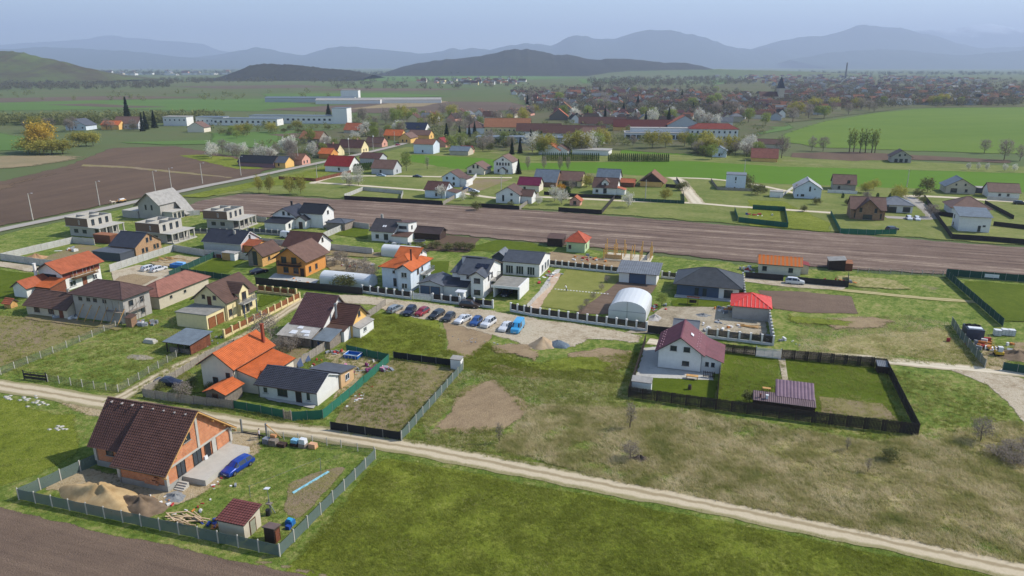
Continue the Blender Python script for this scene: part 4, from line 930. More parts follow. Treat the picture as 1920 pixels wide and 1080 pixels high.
# 4 plum roofed house with lean-tos
T = thing('plum_roof_house', 'yellow gabled house with broad plum brown roof sweeping down over tin lean-tos', 'house', (540, 640))
A = block(T, 0, 2.5, 6.6, 9.5, 3.4, 'gable', m_white, roofm('plum brown tile', '5c4242', .45), 'x', 4., .8, .5, style='tile', off=1.)
B = block(T, 6.65, 5.5, 4.6, 6., 3.2, 'gable', m_yel, r_brown, 'x', 2.6, .5, .5, style='rows'); win(B, 'r', 3., 3.6, .9, 1.2, 1, 'b'); win(B, 'r', 3., .9, 1.1, 1.2, 2, 'b')
C = block(T, -.8, -1.8, 7.2, 3.6, 2., 'shed', m_woodg, r_pale, 'f', .9, .3, .3, style='rib', wn='shed_wall'); D_ = block(T, 6.7, -1.4, 3.6, 4.2, 1.7, 'shed', m_woodg, r_bluegr, 'f', .7, .3, .2, style='rib', wn='shed_wall')
E_ = block(T, 6.7, 2.9, 4.2, 2.5, 2.3, 'shed', m_white, r_brown2, 'f', .5, .3, .2, style='rows', wn='porch_wall'); F_ = block(T, 11.3, 5.6, 1.6, 5.6, 2.1, 'shed', m_white, r_pale, 'r', .4, .2, .2, style='plain', wn='porch_wall')
chimney(B, 7.6, 5.9, 3., 6.6, .35, m_steel); win(F_, 'r', 2., .9, 1.2, .9, 2)
for (x, y, w_, d) in ((1.2, -1.2, 1.6, 1.1), (3.4, -.6, 2., .9), (1.9, .6, 1.3, .8), (4.6, -1.5, 1.2, .7)):
    zz = 2.0 + .25 * (y + 1.8) + .17
    MB().hexa([(x, y, zz), (x + w_, y, zz), (x + w_ - .2, y + d, zz + .25 * d), (x + .2, y + d, zz + .25 * d)], [(x, y, zz + .05), (x + w_, y, zz + .05), (x + w_ - .2, y + d, zz + .25 * d + .05), (x + .2, y + d, zz + .25 * d + .05)]).build('plastic_sheet', m_alum, C['roof'])

# 5 cream house with garage
T = thing('cream_house', 'cream two storey house with brown gabled roof, balcony and flat roofed garage', 'house', (333, 611))
A = block(T, 0, 5.6, 8., 9.8, 4.4, 'gable', m_cream, r_brown2, 'y', 3.1, .6, .6, style='rows')
G_ = block(T, 0, 0, 7.6, 5.55, 3., 'flat', m_cream, r_bitum, ov=.12, wn='garage_wall')
for s in (1.5, 4.0): door(G_, 'r', s, 2., 2.2, m_terrap, 0, 'garage_door', False)
for s, w_ in ((2.6, .8), (5.4, .8)): win(A, 'f', s, 4.5, w_, .9, 1, 'b')
door(A, 'f', 4., .8, 1.8, m_pvcb, 3.25)
Dm = block(T, 6.2, 9.2, 2.6, 3., 5.2, 'none', m_cream, r_brown2, wz=0., wn='dormer_wall'); g_ = MB().hexa([(8.8, 9.2, 5.2), (8.8, 12.2, 5.2), (8.8, 10.7, 6.9)], [(5.4, 9.2, 5.2), (5.4, 12.2, 5.2), (5.4, 10.7, 6.9)]); g_.build('dormer_gable', m_cream, T)
dormer_roof(T, 10.7, 4.6, 9.1, 5.1, 1.9, 1.95, r_brown2, 'x'); win(Dm, 'r', 1.5, 3.2, 1.4, 1.9, 2, 'b'); balcony(Dm, 'r', 1.5, 2.9, 4.6, 1.5, m_steel)
for s in (1.2, 8.): win(A, 'r', s, .8, 1., 1.5, 1, 'b')
win(Dm, 'r', .9, .4, .9, 1.9, 1, 'b'); win(Dm, 'r', 2.2, .4, .9, 1.9, 1, 'b')
for y in (8.6, 12.8): MB().tube([(10.15, y, 0), (10.15, y, 2.88)], .12, 8).build('balcony_column', m_navy, T)
gutter(A, 'r', 4.15)

# 6 scaffolded house, annex, long shed
T = thing('scaffolded_house', 'unplastered grey house with hipped brown roof, timber props and scaffolding', 'house', (144, 595))
A = block(T, 0, 0, 13.4, 7.2, 5.4, 'hip', m_block, roofm('grey brown hip tile', '5f4a44', .6), rise=2.3, ov=.7, style='rows')
for s in (2., 4.2, 6., 8.5): win(A, 'f', s, 4.1, .9, .8, 1, 'd')
win(A, 'r', 2., 3.4, 1.1, 1.2, 1, 'd'); win(A, 'r', 5., 3.4, 1.1, 1.2, 1, 'd'); win(A, 'r', 4.9, .9, 1.1, 1.2, 1, 'd')
for k in range(6): MB().beam((2.0 + k * 2.2, -1.9 - .2 * (k % 2), 0), (2.6 + k * 2.2, -.05, 3.3), .12).build('prop', m_wood, T)
sc = MB()
for x in (9.5, 11.5, 13.2): sc.beam((x, -.9, 0), (x, -.9, 5.2), .08); sc.beam((x, -.9, 2.6), (x, -.05, 2.6), .08)
sc.box(9.2, -1., 2.65, 13.5, -.1, 2.7)
for y in (.6, 2.6, 4.6): sc.beam((14.2, y, 0), (14.2, y, 4.8), .08)
sc.box(13.5, .3, 2.4, 14.4, 5., 2.46); sc.beam((14.2, .6, 2.5), (14.2, 4.6, 4.6), .06); sc.build('scaffold', m_woodg, T)
T = thing('brown_roof_annex', 'long old outbuilding with brown tiled roof joined to the scaffolded house', 'outbuilding', (52, 589))
A = block(T, 0, 0, 11.5, 6.5, 2.4, 'gable', m_adobe, r_brown2, 'x', 2.2, .5, .4, style='rows'); win(A, 'f', 3., .8, 1.5, 1.2, 2, 'b'); win(A, 'f', 7., .8, 1.5, 1.2, 2, 'b'); chimney(A, 9., 3.2, 4., 5.6, .4); door(A, 'f', 9.8, .9, 2.)
T = thing('long_shed', 'long low block-walled shed under a faded red-brown hipped roof', 'shed', (256, 575))
A = block(T, 0, 0, 6.6, 16., 2.9, 'hip', m_adobe, roofm('faded red brown tile', '96685a', .8), rise=2.3, ov=.5, style='rows')
for s in (3.6, 8.): win(A, 'r', s, 1.6, .7, .6, 1, 'd')
T = thing('brick_privy', 'small upright brown brick hut beside the scaffolded house', 'hut', (237, 613)); block(T, 0, 0, 1.5, 1.5, 2.0, 'shed', m_brickd, r_brown2, 'f', .3, .15, .15, style='plain')

# 7 white house with orange roof
T = thing('balcony_house', 'tall white house with orange roof and long balcony, chimney at its gable', 'house', (78, 542))
A = block(T, 0, 0, 7.2, 11., 4.9, 'gable', m_white, r_terra, 'y', 1.9, .9, .8, style='rows')
band = MB().box(7.21, .2, 2.9, 7.24, 10.8, 4.2); band.build('cladding', M('maroon cladding', '7a4038'), T)
balcony(A, 'r', 5.8, 2.5, 6.6, 1.4, m_wood, True); win(A, 'f', 3.6, 3.2, 4., .9, 4, 'd')
for s in (3.6, 6.4, 8.6): win(A, 'r', s, 2.75, 1.1, 1.8, 1)
win(A, 'r', 2.6, .7, 1.8, 1.3, 2); door(A, 'r', 6., 1.1, 2.1); win(A, 'r', 9., .6, 1.3, 1.3, 2)
chimney(A, .8, -1.3, 0, 6.8, .5, m_white)
B = block(T, -.4, -6.6, 4., 6.2, 2.6, 'gable', m_white, r_terra, 'y', 1.3, .5, .4, style='rows', wn='annex_wall'); C = block(T, 3.8, -4.4, 4.6, 4.2, 2.4, 'shed', m_woodr, r_orange, 'f', .9, .4, .3, style='rows', wn='porch_wall')
T = thing('lean_shelter', 'tiny brown roofed timber shelter on the lawn by the old outbuilding', 'shelter', (8, 577)); block(T, .1, 0, 2., 1.6, 1.2, 'gable', m_wood, r_terra, 'x', .7, .3, .3, style='rows')

# 8 dark roof house with clad gable
T = thing('clad_gable_house', 'dark roofed house with tan boarded gable behind grey concrete wall', 'house', (209, 478))
A = block(T, 0, 0, 9., 9.6, 2.9, 'gable', M('tan gable boarding', 'b08d6a', '9a7858', 2.), r_dark, 'x', 3., .4, .3, style='plain')
for s, z in ((2.6, .7), (4., .7), (7., .9), (8.2, .9), (4.6, 3.4), (6., 3.6)): win(A, 'r', s, z, .8, 1.3, 1, 'd')
B = block(T, -1., -5.2, 9.6, 5.1, 2.2, 'flat', m_dark, r_slate, ov=.15, wn='annex_wall')
T = thing('brown_shipping_shed', 'long low rust brown metal shed beside the concrete wall', 'shed', (177, 455)); block(T, 0, 0, 6.4, 3., 2.5, 'flat', M('rust brown steel', '6b4232', rough=.6), r_rust, ov=.05)

# 9 three concrete shells
def shell(px, label):
    T = thing('concrete_shell', label, 'house shell', px, group='unfinished concrete houses')
    A = block(T, 0, 0, 10., 9.2, 3., 'none', m_conc, None); F = MB()
    up = MB(); h0, h1 = 3.2, 6.
    for x0, y0, x1, y1 in ((-.6, -.6, 8.4, -.35), (-.6, 8.6, 8.4, 8.85), (-.6, -.349, -.35, 8.599), (8.15, -.349, 8.4, 8.599), (3.6, -.349, 3.8, 8.599), (-.349, 3.6, 3.599, 3.8), (3.801, 4.8, 8.149, 5.)): up.box(x0, y0, h0 + .002, x1, y1, h1)
    up.build('upper_wall', m_conc, T)
    MB().box(-.8, -.8, 3.002, 12.8, 9.4, 3.2).build('floor_slab', m_conc, T); MB().box(10.05, -.4, -.1, 13., 9.6, .35).build('terrace', m_conc, T)
    MB().box(-.62, -.64, 3.3, 8.42, -.61, 5.9).build('facade_panel', M('brown timber facade', '7b6351', '6b5443', 3.), T)
    for y in (-.3, 2.2, 4.6, 6.8, 9.): MB().box(12.3, y - .18, .352, 12.66, y + .18, 3.).build('column', m_conc, T)
    UB = dict(T=T, x0=-.6, y0=-.6, L=9., D=9.45)
    for s in (2., 4.8, 7.4): win(UB, 'r', s, 3.5, 1.1, 1.9, 1, 'd', 'window_opening', False)
    win(UB, 'f', 5.6, 3.9, .5, 1.3, 1, 'w', 'window_opening', False)
    for s, w_ in ((1.4, 2.2), (4.6, 1.6), (7.4, 1.6)): win(A, 'r', s, .4, w_, 2.3, 1, 'd', 'window_opening', False)
    for s in (2.6, 6.): win(A, 'f', s, 1., 1.6, 1.2, 1, 'd', 'window_opening', False)
    return T
shell((133, 441), 'roofless concrete house shell beside the asphalt road, behind the grey walled yard')
shell((264, 452), 'roofless concrete house shell behind the tan boarded gable house')
T3 = shell((389, 427), 'roofless concrete house shell between the steep grey gable house and white L-shaped house')
T3.rotation_euler.z = R(GA + 4)

# 10 steep grey gable
T = thing('steep_gable_shell', 'unfinished block house with one steep pale grey roof reaching the ground', 'house shell', (262, 409))
A = block(T, 0, 0, 9.6, 11., 5.4, 'none', m_block, None); b = MB()
w_ = MB().hexa([(0, 0, 5.4), (9.6, 0, 5.4), (5.2, 0, 9.)], [(0, 11., 5.4), (9.6, 11., 5.4), (5.2, 11., 9.)]); w_.build('gable', m_block, T)
slope(b, (10., 0 - 1., 5.1), (10., 12., 5.1), (5.2, 12., 9.2), (5.2, -1., 9.2), cols=.6); slope(b, (-1.2, 12., 4.3), (-1.2, -1., 4.3), (5.2, -1., 9.2), (5.2, 12., 9.2), cols=.6)
slope(b, (14., 7., .6), (14., 12., .6), (10., 12., 5.1), (10., 7., 5.1), cols=.6); b.build('roof', [r_pale, m_woodg], T)
for s in (3.4, 6.): win(A, 'f', s, 3.2, .7, 1.8, 1, 'd', 'window_opening', False)
B = block(T, -7., -.5, 6.9, 9., 2.4, 'flat', m_block, m_conc, ov=.05, wn='annex_wall'); C = block(T, 9.65, 1., 4., 5.8, 2.6, 'flat', m_conc, m_conc, ov=.3, wn='porch_wall')
for s in (1.2, 3.2, 5.2): win(C, 'r', s if s < 5 else 5., .2, 1.2, 2., 1, 'd', 'window_opening', False)

# 11 white L house with black roofs
T = thing('white_l_house', 'white L-shaped house with black roofs behind a grey pillar fence', 'house', (496, 431))
A = block(T, 0, 5., 8.6, 9., 4.2, 'gable', m_white, r_dark, 'y', 2.2, .6, .5, style='plain'); B = block(T, 8.65, 8., 8.6, 7., 5., 'gable', m_white, r_black, 'x', 2.3, .5, .5, style='plain'); C = block(T, .2, 0, 8., 4.95, 2.6, 'shed', m_white, r_black, 'f', .9, .4, .3, style='plain', wn='annex_wall')
for s in (4.4, 6.4): win(A, 'f', s, 4.3, .9, 1.2, 1, 'd')
win(C, 'r', 2.2, .8, 1., 1.4, 1, 'd'); win(A, 'r', 1.5, .8, 1., 1.8, 1, 'd'); win(B, 'r', 3.4, .8, 1., 1.4, 1, 'd'); win(B, 'r', 3.4, 4.2, 1., 1.2, 1, 'd')
D_ = block(T, 8.7, 5.2, 3.6, 2.7, 3., 'gable', m_white, r_black, 'y', 1.1, .4, .4, style='plain', wn='porch_wall'); door(D_, 'f', 1.8, 1.2, 2.2, m_pvcd); chimney(A, 3., 12., 6., 7.6, .5, m_black)

# 12 black roof bungalow with pink gable
T = thing('black_roof_bungalow', 'grey walled bungalow with long charcoal roof and peach gable', 'house', (383, 468))
A = block(T, 0, 0, 13., 8.6, 2.7, 'gable', m_shade, r_dark, 'x', 2.6, .5, .4, style='rows', edge=m_pvc); win(A, 'r', 4.3, 3.1, .8, 1.3, 1, 'd'); MB().box(13.01, .1, 0, 13.03, 8.5, 2.7).build('gable_render', m_pink, T)
B = block(T, 13.1, 1.2, 4.4, 5.2, 2.1, 'gable', m_orangew, r_terra, 'x', 1., .4, .3, style='rows', wn='annex_wall'); win(B, 'r', 2.4, .7, 1., 1., 2); chimney(A, 9., 3., 4.6, 5.6, .5)
# 13 brown hut, orange timber house, white gabled house
T = thing('brown_gable_hut', 'small brown timber house with glazed dark gable', 'house', (467, 498)); A = block(T, 0, 0, 4.4, 8., 3.2, 'gable', m_wood, r_brown2, 'y', 2.1, .5, .4, style='rows'); MB().box(1.5, -.03, .3, 2.9, -.005, 4.2).build('glazing', m_glass, T); win(A, 'r', 3., 1.2, 1., 1., 1, 'b')
MB().hexa([(0, -.03, 0), (1.45, -.03, 0), (1.45, -.03, 4.5), (0, -.03, 3.3)], [(0, -.002, 0), (1.45, -.002, 0), (1.45, -.002, 4.5), (0, -.002, 3.3)]).build('cladding', m_woodg, T)
T = thing('orange_timber_house', 'two storey orange-walled house with brown roof and dark timber balcony', 'house', (520, 514))
A = block(T, 0, 0, 8.6, 9.6, 4.6, 'gable', m_orangew, r_brown3, 'y', 2.8, 1., .9, style='rows')
for s in (2.4, 5.4): win(A, 'f', s, 3.2, 1.5, 1.7, 2, 'd'); win(A, 'f', s + .4, .7, 1.5, 1.5, 2, 'b')
balcony(A, 'f', 4.2, 2.7, 6.6, 1.3, m_woodd, True); door(A, 'f', 7.6, 1., 2.1, m_woodd)
for s in (2., 5.): win(A, 'r', s, .9, 1., 1.4, 1, 'b')
T = thing('white_gable_house', 'white gabled house with red-brown roof behind the orange timber house', 'house', (534, 478)); A = block(T, 0, 0, 10., 8.6, 3., 'gable', m_white, r_brown, 'x', 3., .6, .5, style='rows'); win(A, 'r', 4.3, 3.6, .9, 1.3, 1, 'b'); win(A, 'r', 2.2, .8, 1., 1.4, 1, 'b')
# 14 polytunnels
m_poly, _n, _b = newmat('milky greenhouse film'); _b.inputs['Base Color'].default_value = (.72, .74, .74, 1); _b.inputs['Roughness'].default_value = .35
_tr = _n.nodes.new('ShaderNodeBsdfTransparent'); _mx = _n.nodes.new('ShaderNodeMixShader'); _mx.inputs[0].default_value = .78; _n.links.new(_tr.outputs[0], _mx.inputs[1]); _n.links.new(_b.outputs[0], _mx.inputs[2]); _n.links.new(_mx.outputs[0], _n.nodes['Material Output'].inputs['Surface'])
def tunnel(label, px, L, D, side, rise, axis='x', film=None):
    T = thing('greenhouse', label, 'greenhouse', px); b = MB(); fr = MB(); n = 12; film = film or m_poly
    Wd, Ln = (D, L) if axis == 'x' else (L, D)
    prof = [(0, 0), (0, side)] + [(Wd / 2 - Wd / 2 * math.cos(math.pi * i / n), side + rise * math.sin(math.pi * i / n)) for i in range(1, n)] + [(Wd, side), (Wd, 0)]
    pt = (lambda a, p: (a, p[0], p[1])) if axis == 'x' else (lambda a, p: (p[0], a, p[1]))
    k = max(3, round(Ln / 1.6))
    for i in range(k):
        a0, a1 = Ln * i / k, Ln * (i + 1) / k
        for p, q in zip(prof, prof[1:]): b.quad(pt(a0, p), pt(a1, p), pt(a1, q), pt(a0, q))
    b.build('film', film, T)
    for i, a in enumerate((0, Ln)):
        e = MB(); e.quad(*[pt(a + (.01 if a == 0 else -.01), p) for p in prof]); e.build('end_wall', film, T)
    for i in range(k + 1):
        h = MB().tube([pt(min(max(Ln * i / k, .03), Ln - .03), (Wd / 2 + (p[0] - Wd / 2) * .985, p[1] * .985)) for p in prof], .025, 5); h.build('hoop', m_steel, T)
    z = side * .98
    MB().tube([pt(-.03, (0, z)), pt(-.03, (Wd, z))], .04, 5).build('crossbar', m_steel, T); MB().tube([pt(-.03, (Wd / 2, 0)), pt(-.03, (Wd / 2, side + rise))], .04, 5).build('door_post', m_steel, T)
    return T
tunnel('long milky greenhouse tunnel along the black hedge screen', (600, 533), 13.6, 4.4, 1.4, 1.6)
tunnel('large round-topped greenhouse tunnel with white film behind the pillar fence', (1140, 597), 8., 10.5, 2., 2.2, 'y')
tunnel('glass-clear greenhouse behind the blue house with orange roof', (715, 480), 11., 4., 1.6, 1.4)

# 15 blue house with orange hip roofs
T = thing('pale_blue_house', 'pale blue two storey house with orange hipped roofs', 'house', (712, 542))
A = block(T, 0, 1.6, 8.4, 10., 5.2, 'hip', m_blue, r_orange, rise=2.2, ov=.6, style='rows'); B = block(T, 5., 0, 3.4, 1.55, 5.2, 'none', m_blue, r_orange); C = block(T, 1.2, 7.6, 5.4, 6., 6.6, 'gable', m_white, r_orange, 'x', 1.5, .6, .5, style='rows', wn='tower_wall')
dormer_roof(T, 6.7, -.6, 4.5, 5.15, 2.3, 1.5, r_orange, gable=m_blue)
win(B, 'f', 1.7, 3.5, 1.5, 1.3, 2); win(B, 'f', 1.7, .8, 1.5, 1.3, 2); win(A, 'f', 3.4, .6, .8, 2., 1, 'd'); win(A, 'f', 3.2, 3.9, .6, .6, 1, 'd'); win(A, 'r', 2.5, 3.4, 1., 1.7, 1, 'b'); win(A, 'r', 5., 3.6, .8, 1., 1, 'b'); balcony(A, 'r', 6.5, 2.8, 5.4, 1.5, m_steel)
win(C, 'r', 3., 6.9, .7, .8, 1, 'd'); chimney(A, 6.8, 4., 6.3, 9.4, .3, m_woodd); win(A, 'r', 6., .6, 1.2, 1.5, 2, 'b')
# garage between
T = thing('white_garage', 'white double garage with dark doors next to the pale blue house', 'garage', (786, 551)); A = block(T, 0, 0, 6., 7.4, 2.6, 'gable', m_shade, r_slate, 'y', .9, .4, .3, style='plain')
for s in (1.6, 4.2): door(A, 'f', s, 2.2, 2.1, m_navy, 0, 'garage_door', False)
# 16 white modern house
T = thing('white_modern_house', 'white two storey house with broken slate grey roofs and solar panel', 'house', (840, 554))
A = block(T, 2.4, 2., 6.4, 11., 5.3, 'gable', m_white, r_slate, 'x', 2.2, .7, .5, style='rows'); B = block(T, 5.8, .2, 3., 1.75, 5.2, 'none', m_white, r_slate); C = block(T, 0, 3., 2.35, 8., 5., 'shed', m_white, r_slate, 'f', 1.4, .5, .4, style='rows')
D_ = block(T, -1.2, -.2, 6., 3., 2.6, 'shed', m_white, r_dark, 'f', 1., .4, .3, style='plain', wn='porch_wall'); E_ = block(T, .8, 7.5, 5., 4., 6.8, 'shed', m_white, r_dark, 'b', .9, .3, .3, style='plain', wn='upper_wall')
dormer_roof(T, 7.3, -.5, 4., 5.1, 2.2, 1.3, r_slate, gable=m_white); win(B, 'f', 1.5, 3.6, 1.5, 1.2, 2, 'd'); win(B, 'f', 1.5, .8, 1.5, 1.2, 2, 'd'); win(A, 'f', 1.9, 4., .6, 1., 1, 'd'); win(A, 'r', 2., 3.4, .8, 1.8, 1, 'd'); win(A, 'r', 4.4, 3.6, .8, 1.2, 1, 'd'); balcony(A, 'r', 6., 2.7, 5., 1.4, m_black); win(A, 'r', 6., .4, 2., 2.1, 2, 'd')
for k in range(3): MB().box(0, 0, 0, 1., 1.7, .05).build('solar_panel', M('solar cell', '1d2130', rough=.2), A['roof'], (5.6 + k * 1.06, 3.7, 6.35)).rotation_euler = (math.atan(2.2 / 5.5), 0, 0)
T = thing('white_carport', 'open white flat-roofed carport beside the white modern house', 'carport', (925, 557)); p = MB()
p.box(0, 0, 0, .3, 8., 2.6); p.box(6., 0, 0, 6.4, 8., 3.); p.box(.301, 7.7, 0, 5.999, 8., 2.6); p.build('wall', m_white, T); MB().box(-.3, -.4, 2.602, 5.99, 8.3, 2.9).build('roof', [r_bitum], T); MB().box(-.4, -.5, 2.5, 6.6, -.41, 3.1).build('fascia', m_white, T)
# 17 white bungalow behind
T = thing('white_studio', 'long white bungalow with slate roof and tall green-tinted windows', 'house', (943, 514)); A = block(T, 0, 0, 9.8, 10.8, 3.5, 'gable', m_white, r_slate, 'x', 1.6, .3, .2, style='rows')
for s in (1.8, 4.6, 7.6): win(A, 'f', s, .4, 2., 2.2, 3)
for s in (3., 6., 8.6): win(A, 'r', s, .6, 1.6, 2., 2)
B = block(T, -4., 3., 3.95, 5., 3.6, 'gable', m_dark, r_grey, 'y', 1.4, .3, .3, style='plain', wn='annex_wall')
# 19 grey garage
T = thing('grey_garage', 'wide white garage with slate blue centre doors and flat grey roof', 'garage', (1158, 529)); A = block(T, .3, 0, 9.2, 6.6, 2.8, 'shed', m_white, r_grey, 'f', .9, .7, .7, style='seam'); door(A, 'f', 4.6, 4., 2.6, m_navy, 0, 'garage_door', False)
# 21 hipped dark house
T = thing('hip_roof_bungalow', 'slate blue and white bungalow with wide dark hipped tile roof', 'house', (1268, 553)); A = block(T, 0, 0, 14., 11., 2.8, 'hip', m_navy, roofm('graphite tile', '4a4d50', .45), rise=2.9, ov=.8, style='rows'); MB().box(9.6, -.04, 0, 14.04, -.006, 2.7).build('white_facade', m_white, T)
for s in (4.6, 6.4): win(A, 'f', s, .3, .9, 1.9, 1, 'd')
A2 = dict(A); A2['y0'] = -.035; win(A2, 'f', 11.7, .4, 1.9, 1.9, 2, 'd'); MB().box(-.3, -2., -.1, 14.6, -.05, .18).build('terrace', g_paved, T)
T = thing('garden_swing', 'small brown roofed garden swing on the lawn before the hipped bungalow', 'garden swing', (1289, 572)); b = MB()
for x in (0, 2.2):
    for y in (0, 1.1): MB().beam((x, y, 0), (x, .55, 1.7), .1).build('leg', m_woodr, T)
MB().obox((1.1, .3, 1.85), (1.4, 0, 0), (0, .5, -.12), (0, .01, .04)).obox((1.1, 1.0, 1.79), (1.4, 0, 0), (0, .35, -.16), (0, .01, .04)).build('roof', m_woodr, T); MB().box(.3, .35, .5, 1.9, .8, .58).box(.3, .78, .59, 1.9, .84, 1.1).build('seat', m_woodd, T)
# 22 coral garage
T = thing('coral_roof_garage', 'grey block garage under a bright coral red hipped roof membrane', 'garage', (1372, 597)); A = block(T, 0, 0, 7.4, 7.6, 2.9, 'hip', m_block, r_coral, rise=1.9, ov=.5, style='plain')
bt = MB(); a, b_, c, d = -.5, 7.9, -.5, 8.1; ap = Vector((3.7, 3.8, 4.85))
for k in range(9):
    t = (k + 1) / 10
    for (p, q) in (((a, c, 2.95), (b_, c, 2.95)), ((b_, c, 2.95), (b_, d, 2.95))):
        s = Vector(p).lerp(Vector(q), t); e = s.lerp(ap, .98 if abs(t - .5) < .04 else 1 - abs(t - .5) * 1.9); e2 = Vector((s.x, 0, 0))
        m_ = Vector(((p[0] + q[0]) / 2, (p[1] + q[1]) / 2, 2.95)); rise_ = ap - m_; tt = 1 - abs(t - .5) * 2; bt.beam(s + Vector((0, 0, .2)), s + rise_ * tt * .98 + Vector((0, 0, .2)), .07)
bt.build('batten', M('pale batten', 'e9a89f'), A['roof'])
# 23 purple roof house
T = thing('maroon_roof_house', 'white two storey house with smooth maroon roof inside black slat fence', 'house', (1233, 690))
A = block(T, 0, 0, 7.4, 9.2, 3.6, 'gable', m_white, r_purple, 'y', 2.6, .55, .4, style='seam', plinth=.25); B = block(T, 7.45, .6, 3.4, 8.4, 2.3, 'shed', m_white, roofm('dull maroon sheet', '74474c', .4), 'r', 1.2, .4, .3, style='seam', wn='annex_wall')
for s in (2.55, 4.85): win(A, 'f', s, 3.7, 1.1, .9, 2, 'd')
win(A, 'f', 4.8, 1.1, 1.2, .85, 2, 'd'); win(B, 'f', 1., 1.2, .6, .8, 1, 'd'); win(B, 'f', 2., 1.2, .6, .8, 1, 'd')
MB().box(-.3, -.5, 0, .3, .5, .06).build('skylight', m_alum, A['roof'], (5.4, 4.6, 5.35)).rotation_euler = (0, math.atan(2.6 / 3.7), 0)
for sx, xs in ((-1, (.1, .5)), (1, (6.9, 6.5))):
    for y in range(7):
        for x in xs: MB().box(-.06, -.2, 0, .06, .2, .12).build('snow_guard', M('pink snow guard', 'b48a8e', rough=.5), A['roof'], (x, .7 + y * 1.3 + (.3 if x in (.5, 6.5) else 0), 3.6 + 2.6 * (x / 3.7 if sx < 0 else (7.4 - x) / 3.7) + .22))
T = thing('grey_roof_shed', 'small grey pitched shed peeking out behind the maroon roof house', 'shed', (1262, 633)); block(T, 0, 0, 4.6, 4., 2.2, 'gable', m_shade, r_grey, 'x', 1., .3, .3, style='plain')
T = thing('white_garden_shed', 'flat white sheet metal shed in the corner of the black fence', 'shed', (1181, 735)); block(T, .2, .2, 3.2, 1.5, 1.9, 'shed', m_alum, r_pale, 'f', .35, .1, .1, style='plain')
# 24 striped sheds
T = thing('striped_roof_shed', 'low timber sheds with ribbed mauve sheet roofs against the black fence', 'shed', (1411, 766)); A = block(T, 3.4, 1.7, 5.6, 3.6, 1.9, 'shed', m_woodd, r_plum2, 'f', 1.2, .1, .1, style='seam'); B = block(T, 0, 0, 9.1, 2.3, 1.5, 'shed', m_woodd, roofm('dull mauve sheet', '6d5a5c', .5), 'f', .45, .15, .1, style='rib', wn='low_wall')
chimney(B, 1.0, .7, 1.5, 2.3, .18, M('tin flue', '6b4238')); chimney(B, 2., .6, 1.5, 2.3, .3, m_alum)
T = thing('potting_bench', 'small pale wooden bench table behind the striped roof shed', 'table', (1429, 736)); b = MB().box(0, 0, .7, 1.3, .7, .78)
for x in (.05, 1.15):
    for y in (.05, .55): b.box(x, y, 0, x + .1, y + .1, .699)
b.build('table_frame', m_wood, T)
# 25 orange striped bungalow
m_ostripe, n_, b_s = newmat('orange tile with faded mauve bands'); v_ = coords(n_, 0, (1., .18, .4)); wv = n_.nodes.new('ShaderNodeTexWave'); wv.inputs['Scale'].default_value = .32; wv.inputs['Distortion'].default_value = 2.2; wv.inputs['Detail'].default_value = 2; n_.links.new(v_, wv.inputs['Vector']); rr = ramp(n_, [(.42, hexc('c8691f')), (.6, hexc('a9764f'))]); n_.links.new(wv.outputs[0], rr.inputs[0]); n_.links.new(rr.outputs[0], b_s.inputs['Base Color']); b_s.inputs['Roughness'].default_value = .6
T = thing('striped_orange_bungalow', 'cream bungalow with orange roof banded in faded stripes behind black fence', 'house', (1422, 512)); A = block(T, 0, 0, 10.2, 6.4, 2.7, 'gable', m_beige, m_ostripe, 'x', 1.3, .5, .4, style='rows'); win(A, 'f', 1.4, .8, 1.1, 1.2, 2, 'd'); win(A, 'f', 7.8, .8, 1.1, 1.2, 2, 'd'); win(A, 'r', 3., .9, 1., 1.1, 1, 'd'); B = block(T, 10.25, 2.4, 2., 3.6, 2.3, 'shed', m_adobe, r_red, 'r', .4, .2, .2, style='plain', wn='annex_wall')
T = thing('clutter_shed', 'dark shed with tin roof in the fenced yard beside the orange striped bungalow', 'shed', (1553, 506)); block(T, 0, 0, 4., 4.2, 2.4, 'shed', m_woodd, r_pale, 'l', .5, .2, .2, style='rib'); block(T, 4.05, .5, 1.8, 3., 1.9, 'shed', m_woodr, r_rust, 'f', .3, .1, .1, style='plain', wn='annex_wall')
# 27 green house
T = thing('pale_green_house', 'little pale green house with steep orange red hipped roof by the field', 'house', (1062, 472)); A = block(T, 0, 0, 5.4, 6.6, 3., 'hip', m_greenw, roofm('orange red tile', 'b0583f', .7), rise=2.4, ov=.5, style='rows'); win(A, 'f', 1., 1., .8, 1.1, 1, 'd'); win(A, 'r', 2., 1., .9, 1.2, 1, 'b')
T = thing('brown_flat_shed', 'dark open shed with flat brown roof beside the pale green house', 'shed', (1026, 461)); block(T, 0, 0, 4.6, 4.4, 2.4, 'shed', m_woodd, r_brown2, 'f', .5, .3, .3, style='plain')
# 28 timber frame
T = thing('timber_frame_house', 'bare yellow timber frame of a house under construction at the field edge', 'house frame', (1130, 488)); MB().box(0, 0, -.1, 13., 8., .35).build('slab', M('pale concrete slab', 'c9bfa8'), T)
for i in range(6):
    for j in range(4):
        if (i * 7 + j * 5) % 4 == 3: continue
        h = 3.2 + ((i * 3 + j) % 3) * .9; MB().beam((.2 + i * 2.5, .2 + j * 2.5, .352), (.2 + i * 2.5, .2 + j * 2.5, h), .22).build('stud', M('fresh yellow timber', 'd9a85c', 'c29048', 2.), T)
for j in range(3): MB().beam((.1, .2 + j * 2.5, 2.5), (6., .2 + j * 2.5, 2.62), .14).build('beam', m_wood, T)
for i in range(4): MB().beam((.4 + i * 2.5, .2, .5), (1.6 + i * 2.5, .2, 2.6), .1).build('brace', m_wood, T)
MB().box(.3, 1., .352, 5., 1.1, 1.6).build('wall_sheathing', M('osb sheet', 'c9a878', 'b08f5f', 3.), T)
